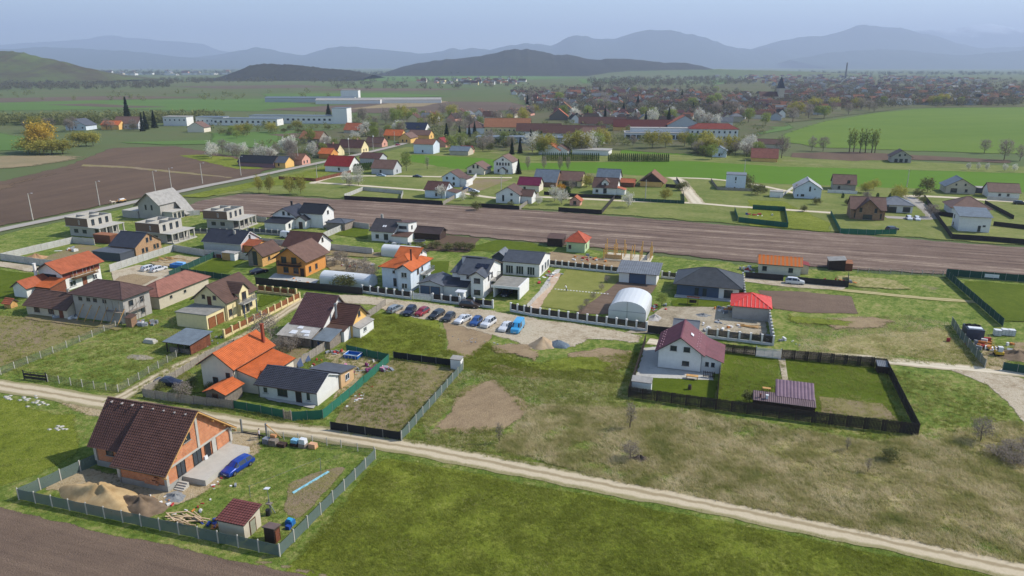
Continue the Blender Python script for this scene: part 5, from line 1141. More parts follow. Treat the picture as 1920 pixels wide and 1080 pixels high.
# 29 white house with slate roof + pavilion
T = thing('slate_roof_villa', 'white villa with big slate roof, chimney and flat tower at the field edge', 'house', (697, 451)); A = block(T, 0, 0, 7.6, 9., 3.4, 'gable', m_white, roofm('slate tile', '4f4b4c', .5), 'x', 2.6, .6, .5, style='rows'); B = block(T, 7.65, 2.6, 3.8, 6., 5.1, 'shed', m_white, r_brown, 'b', .7, .5, .4, style='plain', wn='tower_wall'); win(B, 'f', 1.9, 3.8, 2.6, .9, 4, 'd'); win(B, 'r', 2.4, 3.4, .9, 1.1, 1, 'd'); chimney(A, .6, 6.5, 4.6, 7., .6, m_stone); C = block(T, 7.7, -.8, 5., 3.3, 2.2, 'shed', m_white, r_brown2, 'f', .6, .4, .4, style='plain', wn='porch_wall'); win(A, 'f', 2., .9, 1.1, 1.2, 1, 'd'); win(A, 'f', 5., .6, 1.4, 1.8, 2, 'd')
for x in (3.6, 4.3): MB().box(-.25, -.4, 0, .25, .4, .08).build('skylight', m_alum, A['roof'], (x, 1.5, 4.5)).rotation_euler = (.52, 0, 0)
T = thing('dark_roof_pavilion', 'low dark-roofed timber pavilion beside the slate roofed villa', 'pavilion', (775, 447)); A = block(T, 0, 0, 9., 5., 2.2, 'gable', m_woodd, roofm('dark brown shingle', '463a38', .6), 'x', 1.2, .6, .5, style='plain')
T = thing('black_flat_shed', 'square shed with low black hipped roof by the grey fence', 'shed', (612, 430)); block(T, 0, 0, 7., 6., 2.3, 'hip', m_woodg, r_slate, rise=.9, ov=.3, style='plain')
# shed with blue-grey roof in meadow, left
T = thing('open_barn', 'open sided timber barn with blue grey sheet roof in the meadow', 'shed', (313, 660)); 
for x in (.1, 2.8, 5.4):
    for y in (.1, 5.4): MB().beam((x, y, 0), (x, y, 2.1 + .07 * y), .16).build('post', m_woodd, T)
for k in range(30): MB().box(5.5, .1 + k * .18, .05, 5.55, .1 + k * .18 + .165, 2.2).build('plank', m_woodr, T)
bk = MB().box(.2, 5.5, .05, 5.4, 5.55, 2.3); bk.build('rear_wall', m_woodd, T); r_ = MB(); slope(r_, (-.4, -.5, 2.15), (6., -.5, 2.15), (6., 6., 2.65), (-.4, 6., 2.65), th=.08, cols=.4); r_.build('roof', [r_bluegr, m_woodd], T); MB().box(.4, .3, 0, 5.2, .4, 1.).build('low_wall', m_woodg, T)
# small sheds in the near garden
T = thing('tiled_garden_shed', 'beige garden shed with maroon metal tile roof by the net fence', 'shed', (412, 1003)); A = block(T, 0, 0, 3.5, 3., 2.1, 'shed', m_adobe, roofm('maroon metal tile', '6b3f3b', .5), 'f', .55, .25, .25, style='tile'); door(A, 'r', 1.5, .9, 1.8, M('grey green door', '8f8f7a'))
T = thing('dark_outhouse', 'small dark brown outhouse with flat lid roof at the net fence corner', 'outhouse', (497, 1016)); A = block(T, 0, 0, 1.35, 1.1, 1.75, 'shed', m_woodd, roofm('taupe sheet', '6b5a55'), 'b', .2, .15, .12, style='plain'); door(A, 'r', .55, .7, 1.5, m_woodr)

# ------------------------------------------------------------------ row beyond the harrowed strip
def simple(name, label, px, L, D, h, roof, wall, rm, axis='x', rise=2.4, ov=.5, wins=(), fr='d', style='plain', ang=GA, cat='house', chim=None, **k):
    T = thing(name, label, cat, px, ang); A = block(T, 0, 0, L, D, h, roof, wall, rm, axis, rise, ov, .4, style=style, **k)
    for f, s, z, w_, hh in wins: win(A, f, s, z, w_, hh, 1 if w_ < 1.3 else 2, fr)
    if chim: chimney(A, *chim)
    return T, A
T, A = simple('brown_roof_cottage', 'grey-white cottage with brown cross gabled roof inside dark fence by the field', (797, 371), 9., 8.5, 3.6, 'gable', m_blue, r_brown, 'x', 2.6, .5, [('f', 5., 1., .9, 1.6), ('r', 4.2, 4., .8, 1.)]); block(T, 9.05, 1.5, 4., 6., 2.4, 'shed', m_blue, r_brown2, 'r', .8, .3, .3, style='plain', wn='annex_wall')
T, A = simple('tall_white_cottage', 'narrow white two storey gabled house behind the brown cross gabled cottage', (830, 350), 8., 9., 4.4, 'gable', m_blue, r_brown2, 'y', 2.4, .5, [('f', 2.2, 3.4, .9, 1.1), ('f', 5.4, 3.4, .9, 1.1), ('f', 2.2, .9, .9, 1.3), ('f', 5.4, .9, 1., 1.3)]); block(T, 8.05, 1., 3., 8., 3.6, 'shed', m_white, r_brown2, 'r', .8, .3, .3, style='plain', wn='annex_wall')
T, A = simple('white_field_house', 'white gabled house with brown cross roofs inside a dark fence by the field', (930, 381), 9.6, 9., 3.8, 'gable', m_white, r_brown2, 'y', 2.8, .5, [('f', 3., 1., .8, 2.4), ('f', 6.4, 3.4, .9, .9), ('f', 6.4, .9, .9, 1.)]); block(T, 9.65, 2., 4.4, 6., 3.2, 'gable', m_white, r_brown2, 'x', 1.9, .4, .4, style='plain', wn='wing_wall')
simple('purple_roof_house', 'cream house with bright purple red metal roof behind the white field house', (971, 359), 9.4, 7., 3.2, 'gable', m_beige, roofm('violet red sheet', '6d2540', .4), 'x', 2.6, .5, [('f', 3., .9, 1., 1.3), ('r', 3., 3.2, .9, 1.1)])
simple('small_balcony_house', 'small beige gabled house with wooden balcony at the crop edge', (876, 327), 9., 10., 3.2, 'gable', m_beige, r_brown3, 'y', 2.5, .9, [('f', 3.4, 3.2, 1., 1.6), ('f', 5.6, 3.2, 1., 1.6), ('f', 1.6, .8, 1.4, 1.4)])
T, A = simple('three_storey_white_house', 'tall white gabled house with rows of dark windows at the crop edge', (926, 326), 9.4, 10., 6.2, 'gable', m_white, r_brown3, 'y', 2.8, .5, [('f', 1.8 + k * 1.5, 4.4, .9, 1.4) for k in range(5)] + [('f', 2.4, 1., .9, 1.4), ('f', 7., 1., .9, 1.4), ('f', 4.7, 6.7, .9, 1.)])
block(T, 3.6, -1.6, 2.6, 1.55, 2.6, 'gable', m_white, r_brown, 'y', .9, .4, .3, style='plain', wn='porch_wall')
simple('blue_grey_roof_house', 'brick house under a plain wide blue grey roof beside the purple roofed house', (1000, 350), 10.4, 12., 2.6, 'gable', m_brickd, roofm('plain blue grey sheet', '6b747c', .45), 'x', 4.4, .5, [('r', 4., .8, 1., 1.3)])
simple('brown_barn_house', 'cream house with broad faded brown roof and garage door', (1046, 349), 10.6, 10., 2.9, 'gable', m_cream, r_brown3, 'x', 3.2, .5, [('f', 3.5, .5, 3., 1.8), ('f', 7.5, .5, 2.4, 1.8)])
T, A = simple('dormer_house', 'white house with brown roof and white arched dormer behind a dark fence', (1111, 364), 10., 9., 3.2, 'gable', m_white, r_brown2, 'x', 3.2, .5, [('f', 1.8, .9, 1.1, 1.2), ('f', 5.2, .6, 1.4, 2.1)]); w_ = MB().box(3.6, .8, 3., 6.4, 4., 5.).hexa([(3.6, .8, 5.), (6.4, .8, 5.), (5., .8, 6.3)], [(3.6, 4.4, 5.), (6.4, 4.4, 5.), (5., 4.4, 6.3)]); w_.build('dormer_wall', m_white, T); dormer_roof(T, 5., .4, 4.6, 4.9, 1.8, 1.5, r_brown2); win(dict(T=T, x0=3.6, y0=.8, L=2.8, D=3), 'f', 1.4, 3.6, 1., 1.1, 1, 'd'); block(T, 10.05, .6, 3.4, 4., 2.3, 'shed', m_white, r_terra, 'r', .8, .3, .3, style='plain', wn='annex_wall')
simple('slate_roof_rear_house', 'house with plain blue slate roof hidden behind the dormer house', (1118, 347), 10., 9., 3.2, 'gable', m_shade, r_bluegr, 'x', 3.6, .5)
T, A = simple('chalet_house', 'brown timber chalet with yellow ground floor and solar panels on its roof', (1200, 350), 9.6, 11., 2.6, 'gable', m_yel, r_old, 'y', 3.8, 1.3, []); MB().hexa([(-.2, -.25, 2.4), (9.8, -.25, 2.4), (4.8, -.25, 6.1)], [(-.2, -.02, 2.4), (9.8, -.02, 2.4), (4.8, -.02, 6.1)]).build('timber_gable', m_woodd, T)
for k in range(3): MB().box(0, 0, 0, 1.7, 1., .06).build('solar_panel', MATS['solar cell'], A['roof'], (1.6, 1. + k * 2., 4.25)).rotation_euler = (0, -math.atan(3.8 / 4.8), 0)
simple('garden_kiosk', 'small pink-brown roofed summer house inside a dark fenced garden', (1068, 386), 4., 4., 2.2, 'gable', m_pink, r_terra, 'y', 1.4, .6, [('f', 2., .6, 1.2, 1.4)], cat='summer house')
simple('red_roof_outhouse', 'low garage with rusty red roof between dormer house and chalet', (1163, 351), 6., 6., 2.2, 'gable', m_woodr, r_terra, 'x', 1.2, .4, [], cat='outbuilding')
simple('white_cube_house', 'plain white cube-like house with flat roof standing alone by the crop', (1360, 355), 8.2, 8., 6.4, 'flat', m_blue, r_grey, ov=.15, wins=[('f', 4., 4.2, .6, 1.4), ('f', 4., 3.1, .4, .4), ('f', 3.8, .8, .6, .4)])
T, A = simple('white_pitched_house', 'white gabled house with dark eaves and white driveway wall', (1489, 372), 10., 11., 4.2, 'gable', m_blue, roofm('pale sheet', 'a9a8a6', .35), 'y', 3.2, .5, [('f', 5.6, 3.2, .7, 1.9), ('f', 7.4, 3.9, .5, .5), ('f', 3., 1., 1.3, .9), ('f', 1.2, 1., .5, .8)], edge=m_black); block(T, -9.5, -1., 5., 4., 2.4, 'flat', m_white, r_pale, ov=.1, wn='garage_wall')
simple('mauve_roof_brick_house', 'grey brick house with twin mauve roofs above a turquoise fence', (1561, 357), 9., 8., 3.2, 'gable', m_block, r_brown3, 'x', 3.2, .6, [('f', 2.4, .8, 1., 1.3), ('f', 6., 3.3, 1.2, 1.4)])
T, A = simple('brick_gable_house', 'brown brick house with steep front gable inside a green netted yard', (1593, 411), 11., 9., 4., 'gable', m_brickd, r_brown3, 'x', 3.4, .5, [('f', 2., .7, 1.5, 1.8), ('f', 9.4, .7, 1.3, 1.8)]); w_ = MB().hexa([(1.6, -.6, 0), (9.4, -.6, 0), (9.4, -.6, 3.6), (5.5, -.6, 7.2), (1.6, -.6, 3.6)], [(1.6, 4., 0), (9.4, 4., 0), (9.4, 4., 3.6), (5.5, 4., 7.2), (1.6, 4., 3.6)]); w_.build('front_gable', m_brickd, T); dormer_roof(T, 5.5, -1.2, 4.5, 3.1, 4.5, 4.2, r_brown); [win(dict(T=T, x0=1.6, y0=-.6, L=7.8, D=4), 'f', s, z, ww, hh, 2, 'd') for s, z, ww, hh in ((1.5, 2.8, .9, 1.6), (6.3, 2.8, .9, 1.6), (3.9, .4, 3., 1.7))]
simple('grey_hip_house', 'white bungalow with pale grey hipped roof beside the steep brick gable house', (1650, 398), 10.6, 10., 2.9, 'hip', m_white, r_grey, rise=2.4, ov=.6, wins=[('f', 8.6, .6, 2.4, 1.8), ('f', 3.5, .2, 3.6, 2.1)])
T, A = simple('block_gable_house', 'unplastered pinkish block house with gabled roof by the gravel lane', (1772, 363), 11., 10., 3.2, 'gable', m_adobe, r_bluegr, 'y', 3.2, .6, [('f', 3.6, 3.6, .6, .8), ('f', 7., 3.6, .7, .9), ('f', 3., .6, 2.4, 1.8), ('f', 7.6, 1., 1., 1.2)]); block(T, 11.05, 4., 6., 5., 2.3, 'flat', m_dark, r_pale, ov=.1, wn='garage_wall')
simple('brown_roof_white_barn', 'white walled low house with wide brown roof and grey yard wall', (1852, 371), 11., 8., 2.8, 'gable', m_white, r_brown3, 'x', 2.8, .5, [('f', 4., 1., .9, 1.), ('f', 7., 1., .9, 1.)])
simple('brown_pyramid_house', 'white bungalow with large brown pyramid roof and solar collectors', (1783, 404), 12., 11., 2.8, 'hip', m_white, r_brown3, rise=3.4, ov=.7, wins=[('f', 8., .8, 1.2, 1.3)])
simple('white_tall_villa', 'tall white villa with grey sheet roof beside the dark board fence', (1795, 434), 9., 8., 5.2, 'shed', m_white, r_bluegr, 'f', 1.4, .6, [('f', 6., .4, .8, 1.9), ('f', 7.3, 2., .8, .5), ('l', 2., 3.4, .8, 1.2), ('l', 2., .8, .8, 1.2)])
simple('lone_field_house', 'unfinished grey house with dark roof standing alone before the wheat field', (1670, 305), 10., 9., 3.6, 'gable', m_block, roofm('umber tile', '4d3e3b', .6), 'y', 3.2, .8, [('f', 4., 3.6, 1.1, 1.2), ('f', 6.6, 4., .9, 1.), ('f', 2.5, .4, 1.6, 1.9), ('f', 5., .4, 1.6, 1.9), ('f', 7.6, .4, 1.4, 1.9)])
simple('green_canopy_shed', 'dark garden shed with grey lean-to behind the steep brick gable house', (1640, 398), 4., 4., 2.6, 'gable', m_woodd, r_bluegr, 'x', 1., .3, [], cat='shed')
# ------------------------------------------------------------------ fences and walls
fence('net_fence', 'grey green shade net fence on pale posts around the brick house garden', [(187, 868), (36, 937), (525, 1044), (704, 861)], 1.6, 'net')
fence('wire_fence', 'thin wire fence along the dirt road before the brick house', [(505, 822), (560, 828), (640, 840), (702, 853)], 1.3, 'wire')
fence('slat_fence', 'tall black slat fence around the maroon roof house and its lawns', [(1210, 644), (1178, 745), (1342, 769), (1522, 793), (1721, 817), (1660, 692), (1637, 689), (1465, 673)], 2.0, 'slat')
fence('slat_fence', 'black slat fence parting the maroon roof house from its neighbouring lawn', [(1344, 762), (1350, 690)], 1.9, 'slat')
fence('slat_fence', 'short run of black slats beside the grey garden gate', [(1352, 661), (1416, 668)], 1.9, 'slat')
fence('pillar_fence', 'white pillar fence with dark panels before the greenhouse lawn', [(958, 584), (996, 592), (1212, 621)], 2.0, 'pillar')
fence('pillar_fence', 'white pillar fence with dark panels before the pale blue house', [(680, 549), (771, 561)], 1.9, 'pillar')
fence('pillar_fence', 'white pillar fence with dark panels before the white modern house', [(812, 565), (862, 571)], 1.9, 'pillar')
fence('pillar_fence', 'white pillar fence with dark panels beside the white entrance arch', [(872, 572), (924, 578)], 1.9, 'pillar')
fence('pillar_fence', 'white pillar fence with dark panels round the coral roofed garage', [(1324, 633), (1449, 648), (1437, 572)], 2.0, 'pillar')
fence('pillar_fence', 'white pillar fence with dark panels behind the big lawn', [(1030, 499), (1066, 503), (1160, 513)], 1.8, 'pillar')
fence('pillar_fence', 'two bays of white pillar fence between grey garage and hipped bungalow', [(1241, 521), (1268, 524)], 1.8, 'pillar')
fence('pillar_fence', 'white pillar fence beside the hipped bungalow gable', [(1396, 562), (1392, 524)], 1.8, 'pillar')
fence('board_fence', 'brown board fence between greenhouse and maroon roof house', [(1214, 624), (1256, 629)], 1.7, 'darkwall')
fence('silver_fence', 'silvery grey plank fence beside the plum roof house', [(537, 702), (620, 650), (723, 573)], 1.7, 'silver')
fence('green_net_fence', 'green shade net sagging around the littered yard with blue pool', [(650, 661), (729, 679), (656, 744), (606, 786), (548, 790)], 1.6, 'greennet', lean=.06)
fence('green_net_fence', 'green shade net before the white bungalow terrace', [(438, 766), (490, 776), (532, 785)], 1.5, 'greennet')
fence('plank_fence', 'weathered plank fence before the orange roofed beige house', [(269, 745), (340, 756), (438, 767)], 1.6, 'silver')
fence('dark_net_fence', 'dark net fence at the roadside end of the brown plot', [(620, 806), (752, 826)], 1.4, 'blacknet')
fence('net_fence', 'long grey green net fence between brown plot and bare earth', [(753, 827), (868, 694)], 1.6, 'net')
fence('dark_net_fence', 'dark net fence closing the far end of the brown plot', [(738, 672), (845, 687)], 1.4, 'blacknet')
fence('terracotta_fence', 'cream pillar fence with brown panels beside the cream house', [(421, 634), (562, 562)], 1.8, 'terra')
fence('terracotta_fence', 'cream pillar fence with brown panels behind the cream house garden', [(484, 548), (556, 556)], 1.8, 'terra')
fence('black_fence', 'long solid black fence before the greenhouse tunnel', [(480, 533), (560, 541), (680, 553)], 1.8, 'black')
fence('concrete_wall', 'pale prefab concrete wall round the empty yard by the asphalt road', [(102, 502), (2, 488), (137, 456), (178, 460)], 2.0, 'prefab', 'wall')
fence('concrete_wall', 'pale prefab concrete wall beside the tan boarded gable house', [(207, 510), (326, 471), (384, 481), (466, 488)], 2.0, 'prefab', 'wall')
fence('dark_net_fence', 'dark green net screen above the red edged lawn', [(318, 520), (406, 481)], 1.7, 'darknet')
fence('dark_net_fence', 'dark green net screen below the bright small lawn', [(340, 514), (433, 527)], 1.7, 'darknet')
fence('grey_pillar_fence', 'grey pillar fence along the lane before the white L-shaped house', [(466, 437), (602, 448)], 1.8, 'grey')
fence('grey_pillar_fence', 'grey pillar fence before the third concrete shell', [(352, 437), (463, 439)], 1.6, 'grey')
fence('concrete_wall', 'prefab concrete wall from the black hipped shed to the lane', [(603, 449), (657, 425), (692, 430)], 1.9, 'prefab', 'wall')
fence('concrete_wall', 'grey prefab wall lining the lane behind the white gabled house', [(486, 457), (600, 467), (698, 477)], 1.9, 'prefab', 'wall')
fence('concrete_wall', 'prefab wall at the field edge behind the white L-shaped house', [(455, 413), (500, 417)], 1.8, 'prefab', 'wall')
fence('concrete_wall', 'prefab wall at the field edge beside the steep grey gable', [(350, 405), (375, 403)], 1.8, 'prefab', 'wall')
fence('board_fence', 'dark board fence of the empty plot along the harrowed field', [(646, 375), (740, 380), (829, 385)], 1.8, 'darkwall')
fence('concrete_wall', 'grey wall round the empty plot by the brown cross gabled cottage', [(646, 372), (681, 358), (756, 365), (752, 376)], 1.8, 'prefab', 'wall')
fence('silver_fence', 'pale plank fence running back from the field beside the brown cross gabled cottage', [(831, 385), (878, 359)], 1.7, 'silver')
fence('white_wall', 'white courtyard wall beside the narrow white two storey house', [(893, 333), (873, 356)], 2.0, 'white', 'wall')
fence('board_fence', 'dark board fence before the white field house', [(897, 389), (973, 394)], 1.7, 'darkwall')
fence('plank_fence', 'grey plank fence beside the white field house', [(974, 394), (1010, 368)], 1.7, 'silver')
fence('board_fence', 'dark board fence round the summer house garden', [(1047, 397), (1128, 402), (1153, 373)], 1.7, 'darkwall')
fence('board_fence', 'dark board fence before the dormer house garden', [(1020, 366), (1090, 371), (1165, 374)], 1.6, 'darkwall')
fence('grey_net_fence', 'grey panel fence round the long garden beside the gravel fork', [(1170, 377), (1283, 383), (1281, 364)], 1.5, 'darknet')
fence('board_fence', 'dark board fence behind the chalet', [(1248, 352), (1278, 354), (1268, 338)], 1.7, 'darkwall')
fence('green_board_fence', 'dark green board fence round the little playground', [(1384, 417), (1477, 428), (1471, 397), (1411, 393)], 1.9, 'green')
fence('green_board_fence', 'short dark green fence beside the playground', [(1377, 397), (1383, 416)], 1.9, 'green')
fence('green_board_fence', 'green net fence round the steep brick gable house yard', [(1557, 403), (1575, 438), (1640, 441), (1680, 440)], 1.8, 'greennet')
fence('grey_pillar_fence', 'grey fence beside the white cube house', [(1333, 340), (1345, 357), (1418, 360)], 1.5, 'silver')
fence('white_wall', 'low white driveway wall beside the white gabled house with dark eaves', [(1463, 372), (1486, 355)], 1.3, 'white', 'wall')
fence('turquoise_fence', 'pale turquoise fence below the mauve roofed brick house', [(1552, 362), (1606, 365)], 1.5, 'white')
fence('board_fence', 'dark board fence round the tall white villa plot', [(1738, 384), (1784, 449), (1860, 454), (1930, 460)], 1.8, 'darkwall')
fence('board_fence', 'dark board fence round the brown pyramid roofed bungalow', [(1732, 372), (1757, 404), (1796, 410)], 1.7, 'darkwall')
fence('board_fence', 'dark board fence right behind the tall white villa', [(1862, 424), (1930, 432)], 1.7, 'darkwall')
fence('board_fence', 'dark hedge-like fence slanting down behind the brown pyramid roofed bungalow', [(1846, 383), (1900, 412)], 1.6, 'darkwall')
fence('concrete_wall', 'grey yard wall before the low white house with wide brown roof', [(1850, 375), (1908, 379)], 1.5, 'prefab', 'wall')
fence('net_fence', 'dark green net fence running from the field down to the junk yard', [(1773, 519), (1880, 613)], 1.9, 'darknet')
fence('net_fence', 'dark net fence with white banner along the harrowed field', [(1774, 517), (1930, 530)], 1.9, 'darknet')
fence('net_fence', 'leaning net fence around the junk yard', [(1784, 610), (1800, 634), (1846, 691)], 1.8, 'net', lean=.05)
fence('net_fence', 'dark net fence at the gravel fork gate', [(1879, 694), (1935, 703)], 1.6, 'darknet')
fence('post_fence', 'line of thin posts and wire along the harrowed field', [(1608, 511), (1690, 514), (1768, 517)], 1.3, 'wire')
fence('black_fence', 'black fence before the orange striped bungalow', [(1397, 521), (1468, 527)], 1.6, 'black')
fence('black_fence', 'black fence enclosing the cluttered yard beside the orange striped bungalow', [(1476, 529), (1590, 539), (1590, 521)], 1.6, 'black')
fence('wire_fence', 'wire fence between brown plot and meadow by the scaffolded house', [(2, 703), (100, 663), (196, 622), (238, 606)], 1.4, 'wire')
fence('wire_fence', 'wire fence round the meadow along the dirt road and narrow track', [(90, 716), (222, 736), (347, 661), (395, 634)], 1.4, 'wire')
fence('plank_fence', 'grey plank fence along the narrow track by the beige house', [(272, 738), (330, 709), (386, 673), (440, 648)], 1.4, 'silver')
fence('brown_fence', 'reddish plank fence round the walled garden by the asphalt road', [(523, 337), (592, 341), (658, 325)], 1.7, 'brown')
fence('board_fence', 'dark plank fence at the back of the timber frame yard', [(1213, 490), (1226, 473)], 1.8, 'silver')
fence('board_fence', 'low concrete kerb wall beside the big pale lawn', [(988, 578), (1032, 537)], 1.0, 'prefab', 'wall')

def gate(label, a, b, h, mat, bars=7, brace=True):
    a, b = G(*a), G(*b); d = b - a; L = d.length; T = link('gate', None, None, (a.x, a.y, 0), math.atan2(d.y, d.x)); tag(T, label, 'gate')
    for x in (0, L): MB().box(x - .07, -.07, -.1, x + .07, .07, h + .25).build('gate_post', mat, T)
    for z in (.12, h - .08): MB().box(.08, -.03, z, L - .08, .03, z + .08).build('rail', mat, T)
    for k in range(1, 3): MB().box(L * k / 3 - .03, -.03, .201, L * k / 3 + .03, .03, h - .081).build('stile', mat, T)
    for k in range(bars): MB().box(.1, -.015, .25 + (h - .4) * k / bars, L - .1, .015, .25 + (h - .4) * (k + .75) / bars).build('slat', mat, T)
    return T
gate('grey sliding gate of horizontal slats in the black slat fence', (1417, 669), (1463, 674), 1.9, m_shade)
gate('white driveway gate beside the pale blue house', (775, 561), (809, 565), 1.6, m_alum)
gate('white entrance gate between two pillar fences', (863, 571), (871, 572), 1.8, m_alum, 5)
gate('dark open frame gate of the wire fenced meadow', (46, 711), (88, 716), 1.5, m_black, 2)
gate('small wooden gate in the green net before the bungalow', (533, 786), (546, 788), 1.5, m_woodg, 5)
T = thing('sliding_gate', 'tall steel posts with low rail, a sliding gate standing half built by the road', 'gate', (454, 811))
for x in (0, 4.3): MB().box(x - .1, -.1, -.1, x + .1, .1, 2.2).build('gate_post', m_steel, T)
MB().beam((0, 0, .1), (4.3, 0, .1), .1).beam((0, .0, .3), (4.3, 0, .3), .06).build('rail', m_black, T); MB().beam((4.3, 0, 2.1), (6.6, .2, .1), .1).build('brace', m_wood, T)
T = thing('banner', 'white banner hung on the dark net fence', 'banner', (1845, 523)); MB().box(0, -.08, .5, 3.2, -.05, 1.4).build('sheet', m_alum, T); MB().box(-.05, -.06, .3, 0, -.0, 1.6).box(3.2, -.06, .3, 3.25, 0, 1.6).build('pole', m_steel, T)

# ------------------------------------------------------------------ cars
DN = GA - 90
row = 'cars parked along the gravel street'
car('silver grey estate car, first of the parked row by the plank fence', (741, 583), DN + 180 - 8, 'wagon', 'silver grey paint', '8b9296', row)
car('dark navy hatchback parked between silver car and red car', (769, 588), DN + 5, 'suv', 'navy paint', '232a40', row)
car('red hatchback in the parked row', (792, 589), DN - 6, 'hatch', 'red paint', '8e2430', row)
car('black estate car parked next to the red hatchback', (819, 594), DN - 8, 'wagon', 'black paint', '24262b', row)
car('dark grey hatchback parked between black estate and white sedan', (842, 599), DN, 'hatch', 'charcoal paint', '33363d', row)
car('white sedan parked next to the bright blue hatchback', (868, 603), DN - 14, 'sedan', 'white paint', 'd4d5d6', row)
car('bright blue hatchback between two white cars', (893, 607), DN, 'hatch', 'cobalt paint', '2c4f86', row)
car('white off-road car parked next to the bright blue hatchback', (916, 610), DN - 8, 'suv', 'white paint', 'd4d5d6', row)
car('white sedan parked beside the light blue van', (948, 617), DN - 4, 'sedan', 'white paint', 'd4d5d6', row)
car('light blue delivery van facing the meadow by the sand heap', (971, 619), DN + 2, 'van', 'sky blue paint', '3f9fd0', row)
car('dark brown people carrier on the street by the entrance arch', (881, 576), GA, 'suv', 'brown paint', '3a302c')
car('silver white off-road car before the orange striped bungalow', (1490, 532), GA, 'suv', 'white paint', 'd4d5d6')
car('blue estate car parked on sand by the brick house', (447, 880), DN - 8, 'wagon', 'royal blue paint', '123a93')
car('white car parked beside its twin by the blue tarpaulin', (281, 506), GA + 82, 'wagon', 'white paint', 'd4d5d6', 'white cars by the tarpaulin')
car('white car parked beside its twin by the blue tarpaulin', (298, 508), GA + 82, 'wagon', 'white paint', 'd4d5d6', 'white cars by the tarpaulin')
car('dark blue car half hidden behind the plank fence of the beige house', (316, 722), GA + 8, 'sedan', 'midnight paint', '191c33')
car('white van driving on the lane behind the black roofed bungalow', (541, 446), GA, 'van', 'white paint', 'd4d5d6')
car('dark blue car before the orange timber house', (486, 512), GA + 60, 'sedan', 'midnight paint', '191c33')
car('light blue car on the field lane', (715, 331), GA, 'sedan', 'pale blue paint', '9fb3c4')
car('dark car on the field lane', (783, 333), GA, 'sedan', 'charcoal paint', '33363d')
car('white car outside the brown cross gabled cottage', (889, 361), GA, 'sedan', 'white paint', 'd4d5d6')
car('blue car at the courtyard wall of the white house', (877, 357), GA + 30, 'hatch', 'cobalt paint', '2c4f86')
car('white car parked before the grey hipped bungalow', (1704, 412), DN, 'hatch', 'white paint', 'd4d5d6', 'cars before the grey hipped bungalow')
car('white car parked before the grey hipped bungalow', (1719, 413), DN, 'hatch', 'white paint', 'd4d5d6', 'cars before the grey hipped bungalow')
car('dark pickup-like car in the green netted yard corner', (1672, 433), GA + 40, 'suv', 'black paint', '24262b')
car('red car far up the asphalt road', (746, 273), GA + 88, 'hatch', 'red paint', '8e2430')
car('white van parked by the ochre house on the asphalt road', (757, 266), GA + 85, 'van', 'white paint', 'd4d5d6')
car('grey car in the white carport', (950, 553), DN, 'sedan', 'charcoal paint', '33363d')
car('dark car at the lane end beside the low white barn', (1912, 384), GA, 'suv', 'black paint', '24262b')

# ------------------------------------------------------------------ people, cart
person('person in white top and dark trousers by the half built gate', (487, 824), 200, ('pale pink shirt', 'd8ccd0'), ('black trousers', '26242a'))
person('person in white shirt working on the big pale lawn', (1062, 547), 160, ('white shirt', 'd8d8d6'), ('grey trousers', '5a5a62'), .28, .3)

def heap(name, label, px, rx, ry, h, mat, seed=0, cat='heap', n=26, sharp=1.2, bumps=.12):
    """a tipped pile: noisy cone on the ground"""
    r = np.random.RandomState(seed); b = MB(); ph = r.uniform(0, 6.28, 8); rings = 9
    for i in range(rings + 1):
        t = i / rings
        for j in range(n):
            a = 2 * math.pi * j / n; w_ = 1 + .12 * math.sin(2 * a + ph[0]) + .08 * math.sin(5 * a + ph[1]) + .05 * math.sin(9 * a + ph[2]); z = h * (1 - t) ** sharp * (1 + bumps * math.sin(3 * a + ph[3] + 4 * t) * (t > .1)) + bumps * .3 * h * (r.rand() - .5) * (0 < i < rings)
            b.v.append((rx * t * w_ * math.cos(a), ry * t * w_ * math.sin(a), z if i < rings else -.05))
    for i in range(rings):
        for j in range(n): b.f.append((i * n + j, i * n + (j + 1) % n, (i + 1) * n + (j + 1) % n, (i + 1) * n + j)); b.mi.append(0)
    T = thing(name, label, cat, px); b.build('mound', mat, T, smooth=True); return T
m_sand = M('yellow sand', 'b49a70', '9c8159', .8, .95, .5); m_gravelh = M('grey gravel', '8d8d8a', '6d6f70', 4., .95, .8); m_darkg = M('blue grey gravel', '6a7680', '56616a', 4., .95, .8); m_earthh = M('dug earth', '7a6752', '5f503f', 1.2, .95, .7); m_sandp = M('pale brown sand', 'b09a7e', '9d8668', 1., .95, .4)
T = heap('sand_heap', 'long heap of yellow sand and earth before the brick house', (190, 935), 6.2, 3.0, 1.9, m_sand, 1, sharp=.8, bumps=.28, n=40)
heap('earth_heap', 'low brown earth heap beside the yellow sand by the net fence', (262, 948), 3.8, 2.1, 1.2, m_earthh, 2, sharp=.75, bumps=.35, n=36)
heap('rubble_heap', 'grey rubble heap at the corner of the brick house', (328, 932), 1.7, 1.2, .5, m_gravelh, 3, bumps=.4)
heap('gravel_heap', 'pale brown conical sand heap on the street side', (1017, 648), 2.8, 2.3, 1.9, m_sandp, 4, sharp=1.05, bumps=.05)
heap('gravel_heap', 'blue grey gravel dome beside the conical sand heap', (1047, 648), 2.1, 1.7, 1.15, m_darkg, 5, sharp=.7, bumps=.08)
heap('sand_heap', 'reddish sand heap inside the prefab walled yard', (68, 484), 4., 2.4, 1.4, M('reddish sand', 'ab8763', '94714f', 1., .95, .4), 6)
heap('earth_heap', 'churned earth heap beside the junk yard', (1905, 668), 5., 3., 1.1, m_earthh, 7, bumps=.4)
heap('rubble_heap', 'broken concrete rubble in the sandy yard', (1318, 592), 2.2, 1.2, .5, m_gravelh, 8, bumps=.5)
